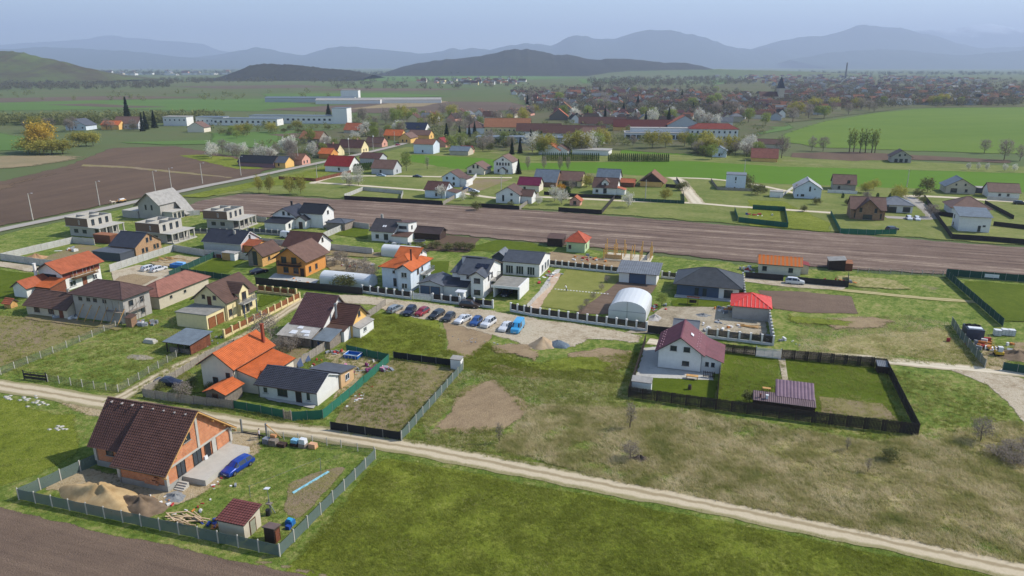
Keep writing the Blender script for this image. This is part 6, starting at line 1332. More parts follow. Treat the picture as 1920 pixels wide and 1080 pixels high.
heap('brush_pile', 'dark heap of cut brush in the meadow', (1199, 861), 1.6, 1.0, .6, M('dead brush', '5d5148', '433a33', 5., .95, 1.), 9, bumps=.5)
heap('rubble_heap', 'white rubble dump beside the greenhouse', (1228, 597), 1.7, 2.4, .8, M('white rubble', 'b5b0aa', '86817b', 4., .95, .8), 10, bumps=.5)
for k, (p, rx) in enumerate((((1195, 1000), 0),)): pass
heap('soil_patch_heap', 'low grey pile of stones and soil in the wire fenced meadow', (262, 670), 2.8, 1.4, .35, M('ash grey soil', '9a907e', '7f7663', 3., .95, .6), 11, bumps=.3)

def planks(name, label, px, n, L, spread, mat, seed=0, cat='timber', z=.0, ang=GA, sq=.12):
    T = thing(name, label, cat, px, ang); r = random.Random(seed)
    for k in range(n):
        a = r.uniform(-.45, .45); x, y = r.uniform(-spread, spread), r.uniform(-spread * .5, spread * .5); l = L * r.uniform(.5, 1); zz = .06 + .07 * (k // 4); t = r.uniform(-.06, .06)
        d = Vector((math.cos(a), math.sin(a), t)) * l / 2; MB().beam(Vector((x, y, zz + abs(d.z))) - d, Vector((x, y, zz + abs(d.z))) + d, sq * r.uniform(.8, 1.6), sq * .6).build('plank', mat, T)
    return T
planks('timber_pile', 'jumbled pile of pale scrap timber by the net fence', (352, 975), 26, 2.6, 1.9, M('pale scrap timber', 'c9b08f', 'a78a66', 3., .9, .2, rand=.2), 1)
planks('timber_pile', 'reddish scrap planks at the terrace edge of the brick house', (436, 862), 14, 1.8, .8, M('reddish plank', 'a58069', '7d5c4a', 3., .9, .2, rand=.2), 2)
planks('timber_pile', 'long jumbled pile of building timber behind the two white cars', (322, 490), 30, 3.6, 5., m_wood, 3)
planks('timber_pile', 'stack of brown boards in the coral garage yard', (1405, 613), 14, 4., 1.4, m_wood, 4)
planks('timber_pile', 'scattered offcuts around the timber frame', (1118, 497), 16, 2.6, 2.4, m_wood, 5)
planks('timber_pile', 'scrap boards beside the sand pile at the net fence', (230, 955), 10, 1.6, 1.3, M('pale scrap timber', 'c9b08f'), 6)
def crate_stack(name, label, px, items, cat='stack', ang=GA):
    T = thing(name, label, cat, px, ang)
    for (nm, x, y, z, w_, d, h, mat) in items:
        b = MB(); e = .04; b.hexa([(x, y, z), (x + w_, y, z), (x + w_, y + d, z), (x, y + d, z)], [(x + e, y + e, z + h), (x + w_ - e, y + e * .5, z + h), (x + w_ - e, y + d - e, z + h), (x + e * .5, y + d - e, z + h)]); b.build(nm, mat, T)
    return T
m_bagb = M('light blue plastic', '86b6cf', '6f9fb9', 3., .5); m_tarp = M('blue tarpaulin', '2f6fae', '245a96', 2., .5, .5); m_white2 = M('white plastic', 'd5d6d6', rough=.5)
crate_stack('pallet_stack', 'grey pallets with wrapped goods by the half built gate', (503, 836), [('pallet', 0, 0, 0, 1.2, 1., .9, m_woodg), ('bundle', -1.2, .2, 0, 1., .9, .8, M('grey wrap', '7b8088')), ('sheet', -.2, .8, .95, .9, .5, .35, M('orange board', 'b98457')), ('pallet', 1.3, .1, 0, 1.3, .9, .5, m_woodd)])
crate_stack('block_pallet', 'pallets of pale blocks wrapped in light blue film by the roadside fence', (543, 837), [('pallet', 0, 0, 0, 1.2, 1., .5, m_woodd), ('wrapped_block', .1, .1, .502, 1., .8, .5, m_bagb), ('pallet', 1.4, 0, 0, 1.1, 1., .6, m_woodg), ('wrapped_block', 1.45, .1, .602, 1., .8, .7, m_white2)])
crate_stack('brick_pallet', 'pallet of peach clay bricks at the end of the stored goods', (577, 841), [('pallet', 0, 0, 0, 1.2, .9, .15, m_wood), ('brick_load', .05, .05, .152, 1.1, .8, .55, M('peach brick', 'd0a07c'))])
crate_stack('slab_stack', 'stack of pale grey slabs lying in the wire fenced meadow', (268, 643), [('slab', 0, 0, 0, 2.6, 1.2, .45, m_conc), ('slab', .2, .1, .452, 2.2, .9, .3, m_conc)])
crate_stack('brick_stack', 'orange block stack and white bag on the brick house terrace', (365, 870), [('block_stack', 0, 0, .852, .8, .6, .8, m_brick), ('bag', .9, .1, .852, .9, .6, .5, m_white2), ('block_stack', 0, 1., .852, .6, .5, .6, m_brick)])
T = crate_stack('blue_tarpaulin', 'crumpled bright blue tarpaulin over timber beside the two white cars', (318, 502), [('tarp', 0, 0, 0, 5., 2.2, 1., m_tarp), ('tarp', 1.2, .8, 1.002, 2.6, 1.2, .4, M('pale blue tarpaulin', '7fb0d8'))], 'tarpaulin')
crate_stack('scrap_pile', 'rusty scrap and folded sheets along the dark green screen', (385, 482), [('scrap', 0, 0, 0, 3., 1.6, .8, m_rustm), ('scrap', 3.4, .4, 0, 1.6, 1.2, 1., m_woodr), ('sheet', 1., .3, .802, 1.6, 1., .3, m_alum)])
crate_stack('hut', 'small timber hut with white door at the end of the lawn', (417, 488), [('wall', 0, 0, 0, 2.6, 2., 2.2, m_wood), ('wall', 2.62, .1, 0, 1.5, 1.8, 2.1, m_white), ('roof', -.2, -.2, 2.202, 4.6, 2.5, .12, r_pale)], 'hut')
# pool and toys
T = thing('frame_pool', 'bright blue rectangular frame pool in the littered yard', 'pool', (644, 672)); b = MB(); L, D, h = 2.9, 2., .75
for (x0, y0, x1, y1) in ((0, 0, L, .1), (0, D - .1, L, D), (0, .101, .1, D - .101), (L - .1, .101, L, D - .101)): b.box(x0, y0, 0, x1, y1, h)
b.build('liner', M('pool blue', '1f62b0', '1a559c', 2., .5), T); MB().box(.1, .1, .0, L - .1, D - .1, .25).build('floor_sheet', M('faded pool floor', '7fa9c9'), T)
for (a, c) in (((0, 0), (L, 0)), ((0, D), (L, D)), ((0, 0), (0, D)), ((L, 0), (L, D))): MB().tube([(*a, h + .03), (*c, h + .03)], .06, 6).build('rail', m_white2, T)
for k in range(4):
    for y in (-.06, D + .06): MB().beam((L * (k + .5) / 4, y, 0), (L * (k + .5) / 4, y, h), .06).build('strut', m_white2, T)
lit = [('red', 'ab3a3a'), ('white', 'd8d6d2'), ('purple', '7a3560'), ('blue', '3a4f8f'), ('orange', 'c9803f'), ('grey', '8c8f94'), ('pink', 'c98ba0')]
r = random.Random(5)
def litter(label, px, n, sx, sy, seed, cols=lit, hmax=.5, smax=.8):
    T = thing('litter_heap', label, 'litter', px); r = random.Random(seed)
    for k in range(n):
        nm, c = r.choice(cols); x, y = r.gauss(0, sx), r.gauss(0, sy); a = r.uniform(0, 3.1); w_, d, h = r.uniform(.15, smax), r.uniform(.1, smax * .6), r.uniform(.06, hmax); ux = Vector((math.cos(a), math.sin(a), r.uniform(-.15, .15))); uy = Vector((-math.sin(a), math.cos(a), r.uniform(-.15, .15)))
        MB().obox((x, y, h / 2), ux * w_ / 2, uy * d / 2, (0, 0, h / 2)).build('scrap', M('%s litter' % nm, c, rough=.7), T)
litter('coloured toys and rags strewn about the sandy yard by the blue pool', (640, 690), 34, 3.2, 1.6, 1)
litter('heaped pink and grey tarps along the sagging green net', (705, 690), 26, 2.2, 1.1, 2, [('pink', 'c98ba0'), ('grey', '8c8f94'), ('white', 'd8d6d2'), ('purple', '7a3560')], .7, 1.3)
litter('red scrap frame behind the blue pool', (632, 662), 9, .9, .5, 3, [('red', 'ab3a3a'), ('grey', '8c8f94')], .6, 1.)
litter('pale litter strewn along the outside of the green net', (672, 747), 16, .8, 1.3, 4, [('white', 'd8d6d2'), ('white', 'cfc6b4'), ('red', 'ab5a4a')], .2, .6)
litter('white sacks and rubble lining the pillar fence of the coral garage yard', (1390, 630), 26, 4., .8, 5, [('white', 'd8d6d2'), ('grey', '9c9f9c'), ('grey', '7c7f7c')], .7, 1.4)
litter('builders clutter around the green house and timber frame', (1105, 487), 22, 2.4, 1.6, 6, [('red', '9b4a3a'), ('white', 'd8d6d2'), ('grey', '6c6f74'), ('orange', 'c9a074')], .7, 1.2)
litter('scrap and barrels in the cluttered yard beside the orange striped bungalow', (1575, 530), 18, 2.4, .8, 7, [('orange', 'c9a074'), ('grey', '8c8f94'), ('red', '7b3a30')], .9, 1.2)
litter('bricks and boards on the building strip beside the big lawn', (1030, 520), 26, 1.1, 3.6, 8, [('red', 'a45a3f'), ('white', 'cfcac2'), ('grey', '8c8f94')], .4, 1.4)
litter('clutter of bricks and pipes at the junk pile beside the orange bungalow gable', (1403, 506), 14, .9, 1.6, 9, [('grey', '6c6f74'), ('red', '8b5a4a'), ('white', 'cfcac2')], .9, 1.2)
litter('toys on the playground lawn', (1425, 405), 12, 3.2, 1.2, 10, [('red', 'c0392b'), ('white', 'd8d6d2'), ('blue', '3a5fa0'), ('orange', 'c97030')], .8, 1.4)
# junk yard
T = thing('steel_container', 'dark blue grey container with tyres on its roof in the junk yard', 'container', (1811, 637)); MB().box(0, 0, 0, 3., 3.6, 2.2).build('body', M('dark container steel', '3c4150', rough=.5), T); MB().box(.3, .4, 2.202, 2.7, 1.6, 2.4).build('sheet_stack', m_alum, T)
for k in range(5):
    t = MB(); c = (.5 + .5 * k, 2.6 + .3 * (k % 2), 2.33)
    for j in range(12): a0, a1 = 6.283 * j / 12, 6.283 * (j + 1) / 12; t.tube([(c[0] + .32 * math.cos(a0), c[1] + .32 * math.sin(a0), c[2]), (c[0] + .32 * math.cos(a1), c[1] + .32 * math.sin(a1), c[2])], .12, 5)
    t.build('tyre', m_tyre, T)
for k, p in enumerate(((1864, 630), (1878, 629), (1890, 630))):
    T = thing('white_tank', 'white cube water tank in a steel cage at the junk yard', 'water tank', p, group='white water tanks'); MB().box(0, 0, .12, 1.25, 1.15, 1.25).build('tank', m_white2, T); MB().box(0, 0, 0, 1.25, 1.15, .118).build('pallet', m_woodg, T); c = MB()
    for x in (-.02, .6, 1.23): c.beam((x, -.03, .12), (x, -.03, 1.25), .03)
    for z in (.4, .8, 1.2): c.beam((-.02, -.03, z), (1.27, -.03, z), .03)
    c.build('cage', m_steel, T)
litter('jumble of red gas bottles, sheets and machine parts in the junk yard', (1846, 650), 40, 2.2, 1.6, 11, [('red', 'a83a32'), ('white', 'd8d6d2'), ('grey', '5c5f64'), ('grey', '8c8f94'), ('orange', 'c98f4f')], 1., 1.6)
T = thing('mini_digger', 'small yellow digger with raised boom at the junk yard', 'digger', (1862, 668)); m_yell = M('machine yellow', 'd2a92f', rough=.5)
for y in (0, 1.): b = MB(); b.tube([(.2, y, .22), (1.7, y, .22)], .22, 10); b.build('track', m_tyre, T)
MB().box(.3, -.1, .45, 1.7, 1.1, .95).build('body', m_yell, T); MB().box(.7, .1, .952, 1.5, .9, 1.85).build('cab', m_white2, T); MB().box(.66, .16, 1.2, .69, .84, 1.7).build('cab_window', m_glass, T); MB().beam((.4, .5, .8), (-.2, .5, 2.1), .18).build('boom', m_yell, T); MB().beam((-.2, .5, 2.1), (-.9, .5, 1.2), .14).build('arm', m_yell, T); MB().box(-1.1, .25, .85, -.75, .75, 1.2).build('bucket', m_black, T)
# solar lamp mast, washing post, tarps in near garden
T = thing('lamp_mast', 'thin mast with solar lamp and water barrel in the near garden', 'mast', (509, 962)); MB().tube([(0, 0, 0), (-.25, .0, 3.3)], [.05, .03], 8).build('mast', m_steel, T); MB().obox((-.25, 0, 3.4), (.35, 0, .05), (0, .25, 0), (0, 0, .03)).build('solar_panel', m_alum, T); MB().box(-.5, -.3, 1.3, .2, .2, 1.4).build('shelf', m_woodg, T); MB().beam((-.2, .1, 0), (-.25, 0, 1.9), .07).beam((.5, .1, 0), (-.2, 0, 1.4), .07).build('strut', m_steel, T); MB().tube([(-.1, -.5, 0), (-.1, -.5, .8)], .28, 12).build('barrel', m_black, T)
T = thing('washing_post', 'pair of thin washing line posts in the near garden', 'washing line', (602, 888)); MB().tube([(0, 0, 0), (.05, 0, 2.3)], .04, 6).build('post', m_steel, T); MB().beam((0, 0, 2.25), (-5.5, -7.5, 1.6), .02).build('line', m_steel, T); MB().tube([(-5.5, -7.5, 0), (-5.5, -7.5, 1.7)], .04, 6).build('post', m_steel, T)
T = thing('film_strip', 'pale turquoise plastic film spread along a vegetable bed', 'film', (549, 925), GA + 74); b = MB()
for k in range(10): b.hexa([(k * .6, -.2 + .05 * (k % 3), 0), (k * .6 + .62, -.2, 0), (k * .6 + .62, .2, 0), (k * .6, .2 + .05 * (k % 2), 0)], [(k * .6, -.15, .1 + .06 * (k % 2)), (k * .6 + .62, -.15, .16 - .06 * (k % 2)), (k * .6 + .62, .15, .12), (k * .6, .15, .12)])
b.build('film', M('turquoise film', '8fc3cf', '75aab8', 3., .4), T)
crate_stack('tarp_heap', 'blue tarpaulin and tub heap next to the dark outhouse', (534, 985), [('tarp', 0, 0, 0, 1., .8, .6, m_tarp), ('tub', .5, -.7, 0, .6, .5, .45, M('navy tub', '1c3f8a')), ('tarp', .2, .1, .602, .6, .5, .2, M('cyan tarp', '3a9cc4'))])
for k, p in enumerate(((560, 690), (574, 680), (600, 656))):
    T = thing('leaning_panel', 'blue solar panel leaning on the silvery plank fence', 'solar panel', p, GA + 72, 'panels on the plank fence'); o = MB().box(0, -.04, 0, 1.1, .0, 1.6).build('cell_sheet', M('blue cell', '46536e', rough=.2), T); o.rotation_euler.x = -.45; MB().box(-.04, .002, 0, 1.14, .03, 1.64).build('frame', m_steel, T).rotation_euler.x = -.45
T = thing('roadside_cabin', 'little white cabin at the corner of the brown plot', 'cabin', (845, 692)); block(T, 0, 0, 1.9, 1.4, 1.9, 'shed', m_white, r_pale, 'f', .15, .1, .1, style='plain')
T = thing('entrance_arch', 'white flat-roofed entrance arch before the white modern house', 'entrance', (855, 571)); MB().box(0, 0, 0, .3, 1.4, 2.5).build('pillar', m_white, T); MB().box(1.5, 0, 0, 1.8, 1.4, 2.5).build('pillar', m_white, T); MB().box(-.2, -.2, 2.502, 2., 1.7, 2.75).build('roof', m_alum, T); T.location.y += 1.2
T = thing('yard_bench', 'pale wooden bench table behind the maroon roof house', 'table', (1286, 712)); b = MB().box(0, 0, .65, 2., .9, .75); [b.box(x, y, 0, x + .1, y + .1, .649) for x in (.05, 1.85) for y in (.05, .75)]; b.build('frame', m_wood, T)
T = thing('pallet_rack', 'dark slatted rack beside the maroon roof house', 'rack', (1318, 708))
for k in range(7): MB().box(k * .3, 0, 0, k * .3 + .1, .1, 1.3).build('slat', m_woodd, T)
MB().box(-.05, .11, .3, 2., .16, .4).box(-.05, .11, 1., 2., .16, 1.1).build('rail', m_woodd, T)
T = thing('fire_barrel', 'small dark barrel on the lawn of the maroon roof house', 'barrel', (1293, 731)); MB().tube([(0, 0, 0), (0, 0, .3), (0, 0, .6), (0, 0, .9)], [.27, .3, .3, .27], 12).build('drum', m_rustm, T); MB().tube([(0, 0, .901), (0, 0, .93)], .25, 12).build('lid', m_black, T)
T = thing('shelter', 'small grey tin shelter in the corner of the black slat fence', 'shelter', (1640, 690)); block(T, 0, -2.4, 1.9, 2., 1.3, 'shed', m_woodd, r_grey, 'f', .3, .1, .1, style='rib')
T = thing('trampoline', 'round dark trampoline beside the slate roofed villa', 'trampoline', (786, 456)); t = MB()
for j in range(16): a0, a1 = 6.283 * j / 16, 6.283 * (j + 1) / 16; t.beam((1.9 * math.cos(a0), 1.9 * math.sin(a0), .8), (1.9 * math.cos(a1), 1.9 * math.sin(a1), .8), .1)
t.build('ring', m_steel, T); MB().tube([(0, 0, .77), (0, 0, .79)], 1.75, 20).build('mat', m_black, T); [MB().beam((1.85 * math.cos(a), 1.85 * math.sin(a), 0), (1.85 * math.cos(a), 1.85 * math.sin(a), .76), .06).build('leg', m_steel, T) for a in (0, 1.57, 3.14, 4.71)]
def stones(label, px, n, d, w_, l): 
    T = thing('stepping_stone_path', label, 'path', px, GA)
    for k in range(n): MB().box(k * d, -w_ / 2, -.02, k * d + l, w_ / 2, .2).build('stone', m_pillar, T)
stones('line of pale stepping stones crossing the big lawn', (1040, 543), 18, .75, .35, .4)
stones('zigzag row of white edging stones behind the white gabled house', (605, 478), 8, .8, .3, .5)
# litter on grass by the road, top left
for k, (p, s) in enumerate((((15, 745), .8), ((52, 748), 1.3), ((75, 754), 1.4), ((110, 803), 1.2))):
    T = thing('rubble_patch', 'pale flat rubble dumped on the grass beside the dirt road', 'rubble', p, group='rubble patches'); r = random.Random(k)
    for j in range(9): x, y = r.gauss(0, s * .6), r.gauss(0, s * .4); MB().hexa([(x - .3, y - .2, 0), (x + .25, y - .25, 0), (x + .35, y + .2, 0), (x - .2, y + .25, 0)], [(x - .2, y - .1, .14), (x + .15, y - .15, .12), (x + .2, y + .1, .15), (x - .1, y + .15, .1)]).build('chunk', m_conc, T)

# utility poles and street lamps
def pole(label, px, h=9., lamp=True, ang=GA, group=None):
    T = thing('utility_pole', label, 'pole', px, ang, group); MB().tube([(0, 0, -.1), (0, 0, h)], [.2, .11], 8).build('shaft', m_post, T)
    if lamp: MB().tube([(0, 0, h - .5), (.9, 0, h + .1), (1.5, 0, h + .15)], .05, 6).build('arm', m_steel, T); MB().obox((1.75, 0, h + .14), (.35, 0, 0), (0, .13, 0), (0, 0, .06)).build('lamp_head', m_alum, T)
    else: MB().box(-.8, -.06, h - .6, .8, .06, h - .48).build('crossarm', m_woodg, T)
    return T
for p in ((62, 413), (187, 386), (292, 363), (322, 356), (380, 345), (452, 330), (560, 309), (655, 291)): pole('slender concrete lamp pole along the asphalt road', p, 9.5, group='poles along the asphalt road')
for p in ((740, 268), (700, 283), (480, 286), (595, 340)): pole('plain concrete pole with crossarm near the asphalt road', p, 8., False, group='crossarm poles')
for p in ((1700, 352), (1395, 330), (1210, 374), (940, 365)): pole('plain concrete pole beside the gravel field lanes', p, 8., False, group='poles of the field lanes')

# horse drawn cart
m_horse = M('pale horse hair', 'cdbfae', 'b3a594', 3., .8); 
def horse(label, px, ang):
    J = {'rump': (-.62, 0, 1.3, .27), 'back': (-.1, 0, 1.25, .25), 'chest': (.5, 0, 1.25, .28), 'neck': (.85, 0, 1.6, .15), 'poll': (1.1, 0, 1.9, .1), 'muz': (1.42, 0, 1.6, .065), 't1': (-.88, 0, 1.25, .06), 't2': (-1., 0, .75, .05)}
    E_ = [('back', 'rump'), ('back', 'chest'), ('chest', 'neck'), ('neck', 'poll'), ('poll', 'muz'), ('rump', 't1'), ('t1', 't2')]
    for s, y in (('l', .17), ('r', -.17)):
        k = .12 if s == 'l' else -.1
        J['fe' + s] = (.52 + k, y, .85, .1); J['fk' + s] = (.55 + k, y, .45, .06); J['ff' + s] = (.56 + k, y, .03, .06); J['hs' + s] = (-.5 - k, y, .95, .15); J['hh' + s] = (-.78 - k, y, .52, .07); J['hf' + s] = (-.72 - k, y, .03, .06)
        E_ += [('chest', 'fe' + s), ('fe' + s, 'fk' + s), ('fk' + s, 'ff' + s), ('rump', 'hs' + s), ('hs' + s, 'hh' + s), ('hh' + s, 'hf' + s)]; J['e' + s] = (1.08, y * .4, 2.06, .025); E_.append(('poll', 'e' + s))
    ks = list(J); me = bpy.data.meshes.new('body'); me.from_pydata([J[k][:3] for k in ks], [(ks.index(a), ks.index(b)) for a, b in E_], []); t = bpy.data.objects.new('body', me); COL.objects.link(t); t.modifiers.new('s', 'SKIN')
    for i, k in enumerate(ks): me.skin_vertices[0].data[i].radius = (J[k][3],) * 2; me.skin_vertices[0].data[i].use_root = k == 'back'
    sb = t.modifiers.new('u', 'SUBSURF'); sb.levels = sb.render_levels = 1; m2 = bpy.data.meshes.new_from_object(t.evaluated_get(bpy.context.evaluated_depsgraph_get())); bpy.data.objects.remove(t); m2.materials.clear(); m2.materials.append(m_horse); m2.polygons.foreach_set('use_smooth', [True] * len(m2.polygons))
    o = thing('horse', label, 'horse', px, ang); link('body', m2, o); MB().beam((.8, 0, 1.72), (1.1, 0, 2.02), .05, .16).build('mane', M('dark mane', '6b5a4a'), o); return o
horse('pale horse drawing a cart along the asphalt road', (213, 384), GA + 258); T = thing('horse_cart', 'light wooden cart piled white behind the pale horse', 'cart', (228, 380), GA + 258); MB().box(-1.6, -.7, .7, 1.2, .7, .85).build('bed', m_wood, T)
for y in (-.72, .68): MB().box(-1.6, y, .852, 1.2, y + .05, 1.3).build('side_board', m_wood, T)
MB().hexa([(-1.5, -.6, .852), (1., -.6, .852), (1., .6, .852), (-1.5, .6, .852)], [(-1.1, -.35, 1.7), (.6, -.35, 1.6), (.6, .35, 1.6), (-1.1, .35, 1.7)]).build('load', m_white2, T)
for x in (-1.1, .8):
    for y in (-.85, .85): t = MB().tube([(x, y - .05, .45), (x, y + .05, .45)], .45, 14); t.build('wheel', m_tyre, T)
for y in (-.35, .35): MB().beam((1.2, y, .8), (3.4, y, 1.), .06).build('shaft', m_wood, T)
litter('building boards, buckets and scaffolding clutter by the scaffolded house', (270, 607), 22, 1.5, 1.2, 21, [('grey', '8c8f94'), ('grey', 'a8a298'), ('white', 'd8d6d2'), ('orange', 'a58a6a')], .8, 1.6)
litter('bags, a pump and planks between the scaffolded house and the annex', (120, 596), 20, 2.6, .7, 22, [('grey', '6c6a66'), ('grey', '8c8f94'), ('white', 'cfcac2'), ('orange', '9a7a5a')], .7, 1.4)
litter('dark sacks and brushwood around the walled yard bales', (128, 470), 9, 1.6, .8, 23, [('white', 'd0c6b0'), ('orange', 'c0a070'), ('grey', '4c4f54')], 1.1, 2.2)
litter('boxes and garden furniture before the slate roofed villa', (745, 458), 18, 3., .9, 24, [('white', 'd8d6d2'), ('grey', '4c4f54'), ('grey', '8c8f94')], .8, 1.1)
litter('kerbstones and bags by the orange timber house terrace', (560, 528), 14, 2.6, .7, 25, [('white', 'd0c9bc'), ('grey', '8c8f94'), ('orange', 'b49a78')], .4, .9)
litter('scattered white scraps on the meadow track by the pillar fence corner', (1470, 640), 7, 4., 1.4, 26, [('white', 'd8d6d2'), ('grey', 'a09a90')], .2, .5)
litter('grey blocks and timber stacked between coral garage and hipped bungalow', (1358, 583), 14, 1.1, 1.4, 27, [('grey', 'a8a8a4'), ('white', 'cfcac2'), ('orange', 'b49068')], .7, 1.6)
litter('old machine parts behind the greenhouse tunnel wall', (662, 500), 16, 4.5, 1., 28, [('red', '7a4a44'), ('grey', '7c8088'), ('white', 'b8bcc0'), ('grey', '55504a')], .8, 1.3)
litter('bagged soil and crates along the brown panel fence', (400, 640), 8, .8, 1.2, 29, [('grey', '5c6a66'), ('white', 'c8c8c4')], .5, .9)
litter('broken block and board scraps strewn before the brick house steps', (325, 945), 26, 2.4, .8, 31, [('grey', 'b0aba2'), ('red', 'b8704a'), ('white', 'd0cbc0'), ('orange', 'b99a70')], .25, .6)
litter('clay blocks and bags left on the sand beside the blue estate car', (405, 905), 14, 1.2, 1., 32, [('red', 'b8704a'), ('grey', 'a8a298'), ('white', 'd0cbc0')], .3, .6)
litter('short boards and a bucket by the scrap timber at the net fence', (395, 985), 12, .9, .5, 33, [('orange', 'c0a080'), ('grey', '4c4f54'), ('blue', '5a7a9a')], .3, .9)
litter('planks and wheelbarrow parts on the yard before the coral garage', (1345, 610), 18, 2.8, 1.2, 34, [('orange', 'b08a5c'), ('grey', '8c8f94'), ('grey', '5c5f64'), ('white', 'cfcac2')], .5, 1.2)
litter('plant pots and tools along the greenhouse side', (1232, 578), 14, .8, 1.6, 35, [('white', 'cfcac2'), ('red', 'a05a48'), ('grey', '7c7f7c')], .5, 1.)
litter('clods and tufted stones at the edge of the parked cars', (900, 640), 16, 5., .8, 36, [('grey', '8a7d66'), ('grey', '6f6450')], .18, .5)
# ------------------------------------------------------------------ the old village by the asphalt road
def vh(label, px, L, D, h, rise, wall, rm, axis='x', roof='gable', wins=(), name='village_house', cat='house', ang=GA, chim=0, og=.4):
    T = thing(name, label, cat, px, ang); A = block(T, 0, 0, L, D, h, roof, wall, rm, axis, rise, .5, og, style='plain')
    for f, s in wins: win(A, f, s, 1., 1., 1.4, 1, 'd')
    for k in range(chim): chimney(A, L * (.3 + .4 * k), D / 2, h + rise * .6, h + rise + .9, .6, m_pink if k else m_white)
    return A
vh('white gabled house with bright red tiled roof by the asphalt road', (610, 322), 14., 11., 3.4, 4.2, m_white, r_red, wins=[('f', 8.), ('r', 4.)])
vh('house with plum tiled roof and round-topped cypress hedge beside it', (697, 327), 12., 9., 3.4, 3.4, m_shade, r_brown3, wins=[('f', 5.), ('r', 4.)])
vh('low house with purple-grey roof behind the bright red roofed house', (675, 306), 12., 9., 3., 2.4, m_shade, r_brown, chim=0)
vh('tall pale house with rust red roof standing beside the asphalt road', (776, 288), 13., 10., 6., 2.4, m_blue, r_old, wins=[('f', 6.)])
vh('red roofed house behind the tall pale house', (812, 276), 9., 8., 3., 3., m_pink, r_red, 'y', wins=[('f', 4.)])
vh('long low annex with grey roof and red shed beside the tall pale house', (843, 291), 12., 9., 2.8, 2.2, m_adobe, r_bluegr, 'x')
vh('small building with scarlet roof by the grey annex', (862, 288), 7., 7., 2.5, 1.8, m_pink, roofm('scarlet sheet', 'b9343c'), 'x')
vh('old barn with faded orange tile roof above the village street', (562, 268), 16., 12., 3.4, 4.4, m_woodg, r_rust, 'x', name='barn', cat='barn')
vh('dark gabled barn with bright orange roof in the gardens', (645, 250), 14., 11., 3., 4.8, m_adobe, r_terra, 'x', name='barn', cat='barn')
vh('long village house with dark brown roof, tall chimneys and cream gable', (635, 286), 16., 9., 3.6, 4., m_cream, r_brown, 'x', wins=[('r', 3.), ('r', 6.)], chim=2)
vh('dark tiled farmhouse with white chimneys in the village row', (590, 292), 15., 9., 3., 3.8, m_cream, r_brown, chim=2)
vh('orange walled cottage with orange roof at the street', (598, 297), 8., 8., 3., 2.6, m_orangew, r_orange, 'x', wins=[('r', 3.)])
vh('cottage with slate roof at the field end of the village row', (505, 314), 10., 8., 3., 2.6, m_yel, r_slate, wins=[('f', 3.), ('f', 6.)])
vh('long mauve walled farmhouse with black roof at the ploughed field', (447, 312), 22., 8., 2.6, 3., M('mauve render', '8a6a70'), r_black)
vh('pink cottage with red gate in the village row', (537, 309), 10., 8., 3.2, 2.6, m_pink, r_old, wins=[('r', 2.), ('r', 5.)])
vh('row house with brown roof beside the chimneyed long house', (686, 275), 12., 8., 3., 3., m_pink, r_brown2, wins=[('r', 4.)], chim=1)
vh('yellow house with orange roof above the street', (720, 262), 14., 9., 3.4, 3.6, m_yel, r_orange, wins=[('f', 4.)])
vh('ochre gabled house at the street bend', (748, 268), 9., 12., 3.6, 3., m_yel, r_brown3, 'y', wins=[('f', 3.), ('f', 6.)])
vh('large farmhouse with navy blue roof behind the street', (745, 250), 24., 11., 3.6, 4.6, m_white, roofm('navy tile', '2c3446'), 'x')
vh('ochre barn wing with brown roof beside the navy roofed farmhouse', (765, 260), 17., 9., 3., 3., m_yel, r_brown3, 'x', wins=[('r', 4.)])
vh('pink walled barn with tiled gable before the wheat', (1408, 303), 14., 9., 2.6, 4.4, m_yel, roofm('rust pink tile', '8f5a4d'), 'x')
vh('pale house with orange roof between blossom trees', (1010, 290), 13., 9., 3., 3.6, m_white, r_terra, 'y')
vh('small house with grey-brown roof beside the blossom trees', (1034, 290), 10., 8., 2.8, 3., m_white, r_brown3, 'y')
vh('flat pale workshop hall with long skylight by the tree nursery', (1073, 290), 22., 12., 3., .5, m_white, r_pale, roof='flat', name='workshop', cat='building')
vh('small blue-white house among gardens near the crop', (1335, 295), 8., 8., 4., 2.2, m_blue, r_bluegr, 'y', wins=[('f', 4.)])
vh('row of low dark sheds near the gardens', (1395, 277), 24., 9., 3., 2.6, m_adobe, r_brown2)
vh('white tin barn beside the dark sheds', (1425, 276), 14., 9., 3., 1.2, m_white, r_pale, roof='flat', name='barn', cat='barn')
# larger works buildings
def works(label, px, L, D, h, rise, wall, rm, roof='gable', nwin=0, z=1.4, wh=1.3, ww=1.1, axis='x', name='works_building', cat='building', ang=GA + 12):
    T = thing(name, label, cat, px, ang); A = block(T, 0, 0, L, D, h, roof, wall, rm, axis, rise, .6, .4, style='plain')
    for k in range(nwin): win(A, 'f', L * (k + .5) / nwin, z, ww, wh, 1, 'd', sill=False)
    return A
A = works('long cream mill with rust brown roof and one row of windows', (908, 252), 36., 14., 6., 6., m_cream, r_rust, 'gable', 10, 2.6); block(A['T'], -14., 0, 13.9, 14., 5., 'hip', m_white, r_brown3, rise=5., ov=.6, style='plain', wn='wing_wall')
works('long low grey flat-roofed works shed with dark windows', (893, 268), 92., 14., 4., .5, m_shade, r_bluegr, 'flat', 16, 1.6, 1.4, 2.2)
works('white walled stable with dark brown roof next to the cream mill', (968, 255), 34., 12., 4., 5., m_white, r_brown, 'gable', 8)
works('second white walled stable with dark brown roof along the works shed', (1018, 259), 46., 12., 4., 5., m_white, r_brown, 'gable', 8)
works('red-brown round ended barn before the stables', (1078, 262), 24., 12., 4., 4.5, m_white, r_brown3, 'hip', 0)
